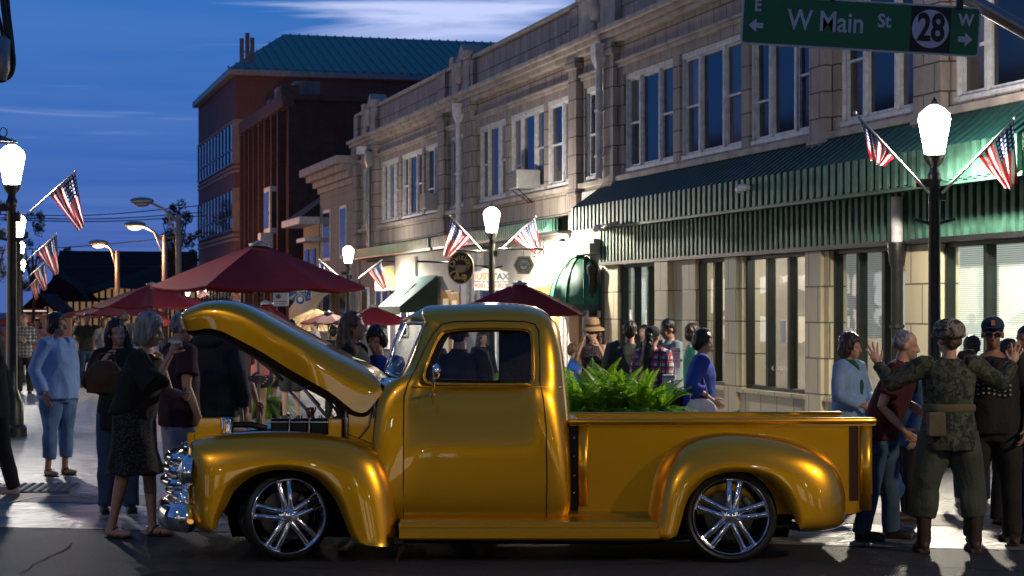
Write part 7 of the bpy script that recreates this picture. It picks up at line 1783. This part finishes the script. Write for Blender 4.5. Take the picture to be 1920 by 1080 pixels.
def walk_x(r, hp, V, HR, arms, legs, piece):
    t = MB(); t.ell((-.27, -.02, .86), (.05, .19, .15)); t.box(-.31, -.24, -.17, .15, .68, .90); t.tube([(-.27, -.12, .96), (-.22, -.03, 1.30), (-.20, .0, 1.45), (-.23, .08, 1.25), (-.27, .1, .96)], .010, 8); piece('white_handbag', t, cloth('pale grey bag', (.42, .44, .55)), .006)
    t = MB(); t.ell((.05, .24, .95), (.13, .10, .16)); piece('black_bag', t, BLK, .006)
    t = MB(); [t.ell(hp(.03*math.cos(k), .0+.03*math.sin(k), 1.782), (.022, .022, .014)) for k in range(6)]; piece('white_hair_flower', t, WHT, .003, 1, .006)
person(1308, 622, Y=18.3, rz=88, label='woman walking right in royal blue top with white bag and white hair flower', sex='f', sk='m', hair=('full', 'black'), fat=1.15, lean=(0, -.05), head=(0, 8, 0), topw=cloth('royal blue top', (.012, .04, .30)), sleeve='three', hem=.86, loose=.04, bottom=('skirt', BLK, .6), step=.2, wr=.011, extra=walk_x,
       armR=((-.24, .08, 1.15), (-.22, -.16, .98)))
# notice stand and donation box on a small table
nb = thing('notice_stand', 'small white printed notice on a thin stand beside the man in glasses', 'notice', (P(1266, 0, 20.2).x, 20.2, 0)); z0 = P(0, 690, 20.2).z
mb = MB(); mb.tube([(0, 0, 0), (0, 0, z0)], .012, 8); mb.lathe([(.16, 0), (.16, .02), (.02, .03)], (0, 0, 0), 16); mb.build('stand', DARKMETAL, nb, smooth=True)
mb = MB(); mb.box(-.05, .05, -.02, -.01, z0, P(0, 652, 20.2).z); mb.build('sheet', SHEET, nb)
for i, (tx_, sz) in enumerate((('THANK', .032), ('YOU', .032), ('FOR YOUR', .018), ('SUPPORT', .018))): text_mb(tx_, sz, Matrix.Translation((0, -.022, P(0, 652, 20.2).z-.035-.035*i)) @ Matrix.Rotation(PI/2, 4, 'X'), .001).build('lettering', SHOE, nb)
tbm = thing('small_table', 'small black folding table under the white box', 'table', (P(1256, 0, 19.8).x, 19.8, 0)); zt_ = P(0, 735, 19.8).z
mb = MB(); mb.box(-.22, .22, -.2, .2, zt_-.03, zt_); mb.build('tabletop', DARKMETAL, tbm, bevel=.005)
for x in (-.19, .19):
    for y in (-.17, .17): mb = MB(); mb.tube([(x, y, 0), (x, y, zt_-.03)], .012, 8); mb.build('leg', DARKMETAL, tbm)
bx = thing('donation_box', 'white plastic box with a blue cord on the small table', 'box', (P(1253, 0, 19.8).x, 19.8, zt_)); mb = MB(); mb.box(-.06, .06, -.07, .07, 0, .18); mb.build('box', mat('white plastic box', (.65, .65, .66), .4), bx, bevel=.008); mb = MB(); mb.box(-.062, .062, -.073, .07, .15, .165); mb.box(-.001, .003, -.074, -.07, 0, .15); mb.build('lid', STEEL, bx)

person(196, 596, Y=40, rz=20, label='person in grey top and pale skirt far behind the blue tunic woman', sex='f', sk='m', hair=('bob', 'lbrown'), topw=cloth('mid grey top', (.2, .2, .21)), sleeve='short', bottom=('skirt', WHT, .6))
person(18, 598, Y=47, rz=-30, label='distant man in dark red shirt at the far left under the lamps', sk='m', hair=('short', 'black'), topw=cloth('dark red', (.07, .012, .014)), sleeve='short', bottom=('trousers', DKJEANS))
person(276, 602, Y=52, rz=60, label='distant woman in teal top left of the raised hood', sex='f', sk='l', hair=('long', 'blond'), topw=cloth('teal top', (.02, .25, .28)), sleeve='short', bottom=('shorts', CHAR, .55))
person(590, 604, Y=44, rz=-60, label='distant person in white shirt by the thatched stall', sk='l', hair=('short', 'brown'), topw=WHT, sleeve='short', bottom=('trousers', CHAR))
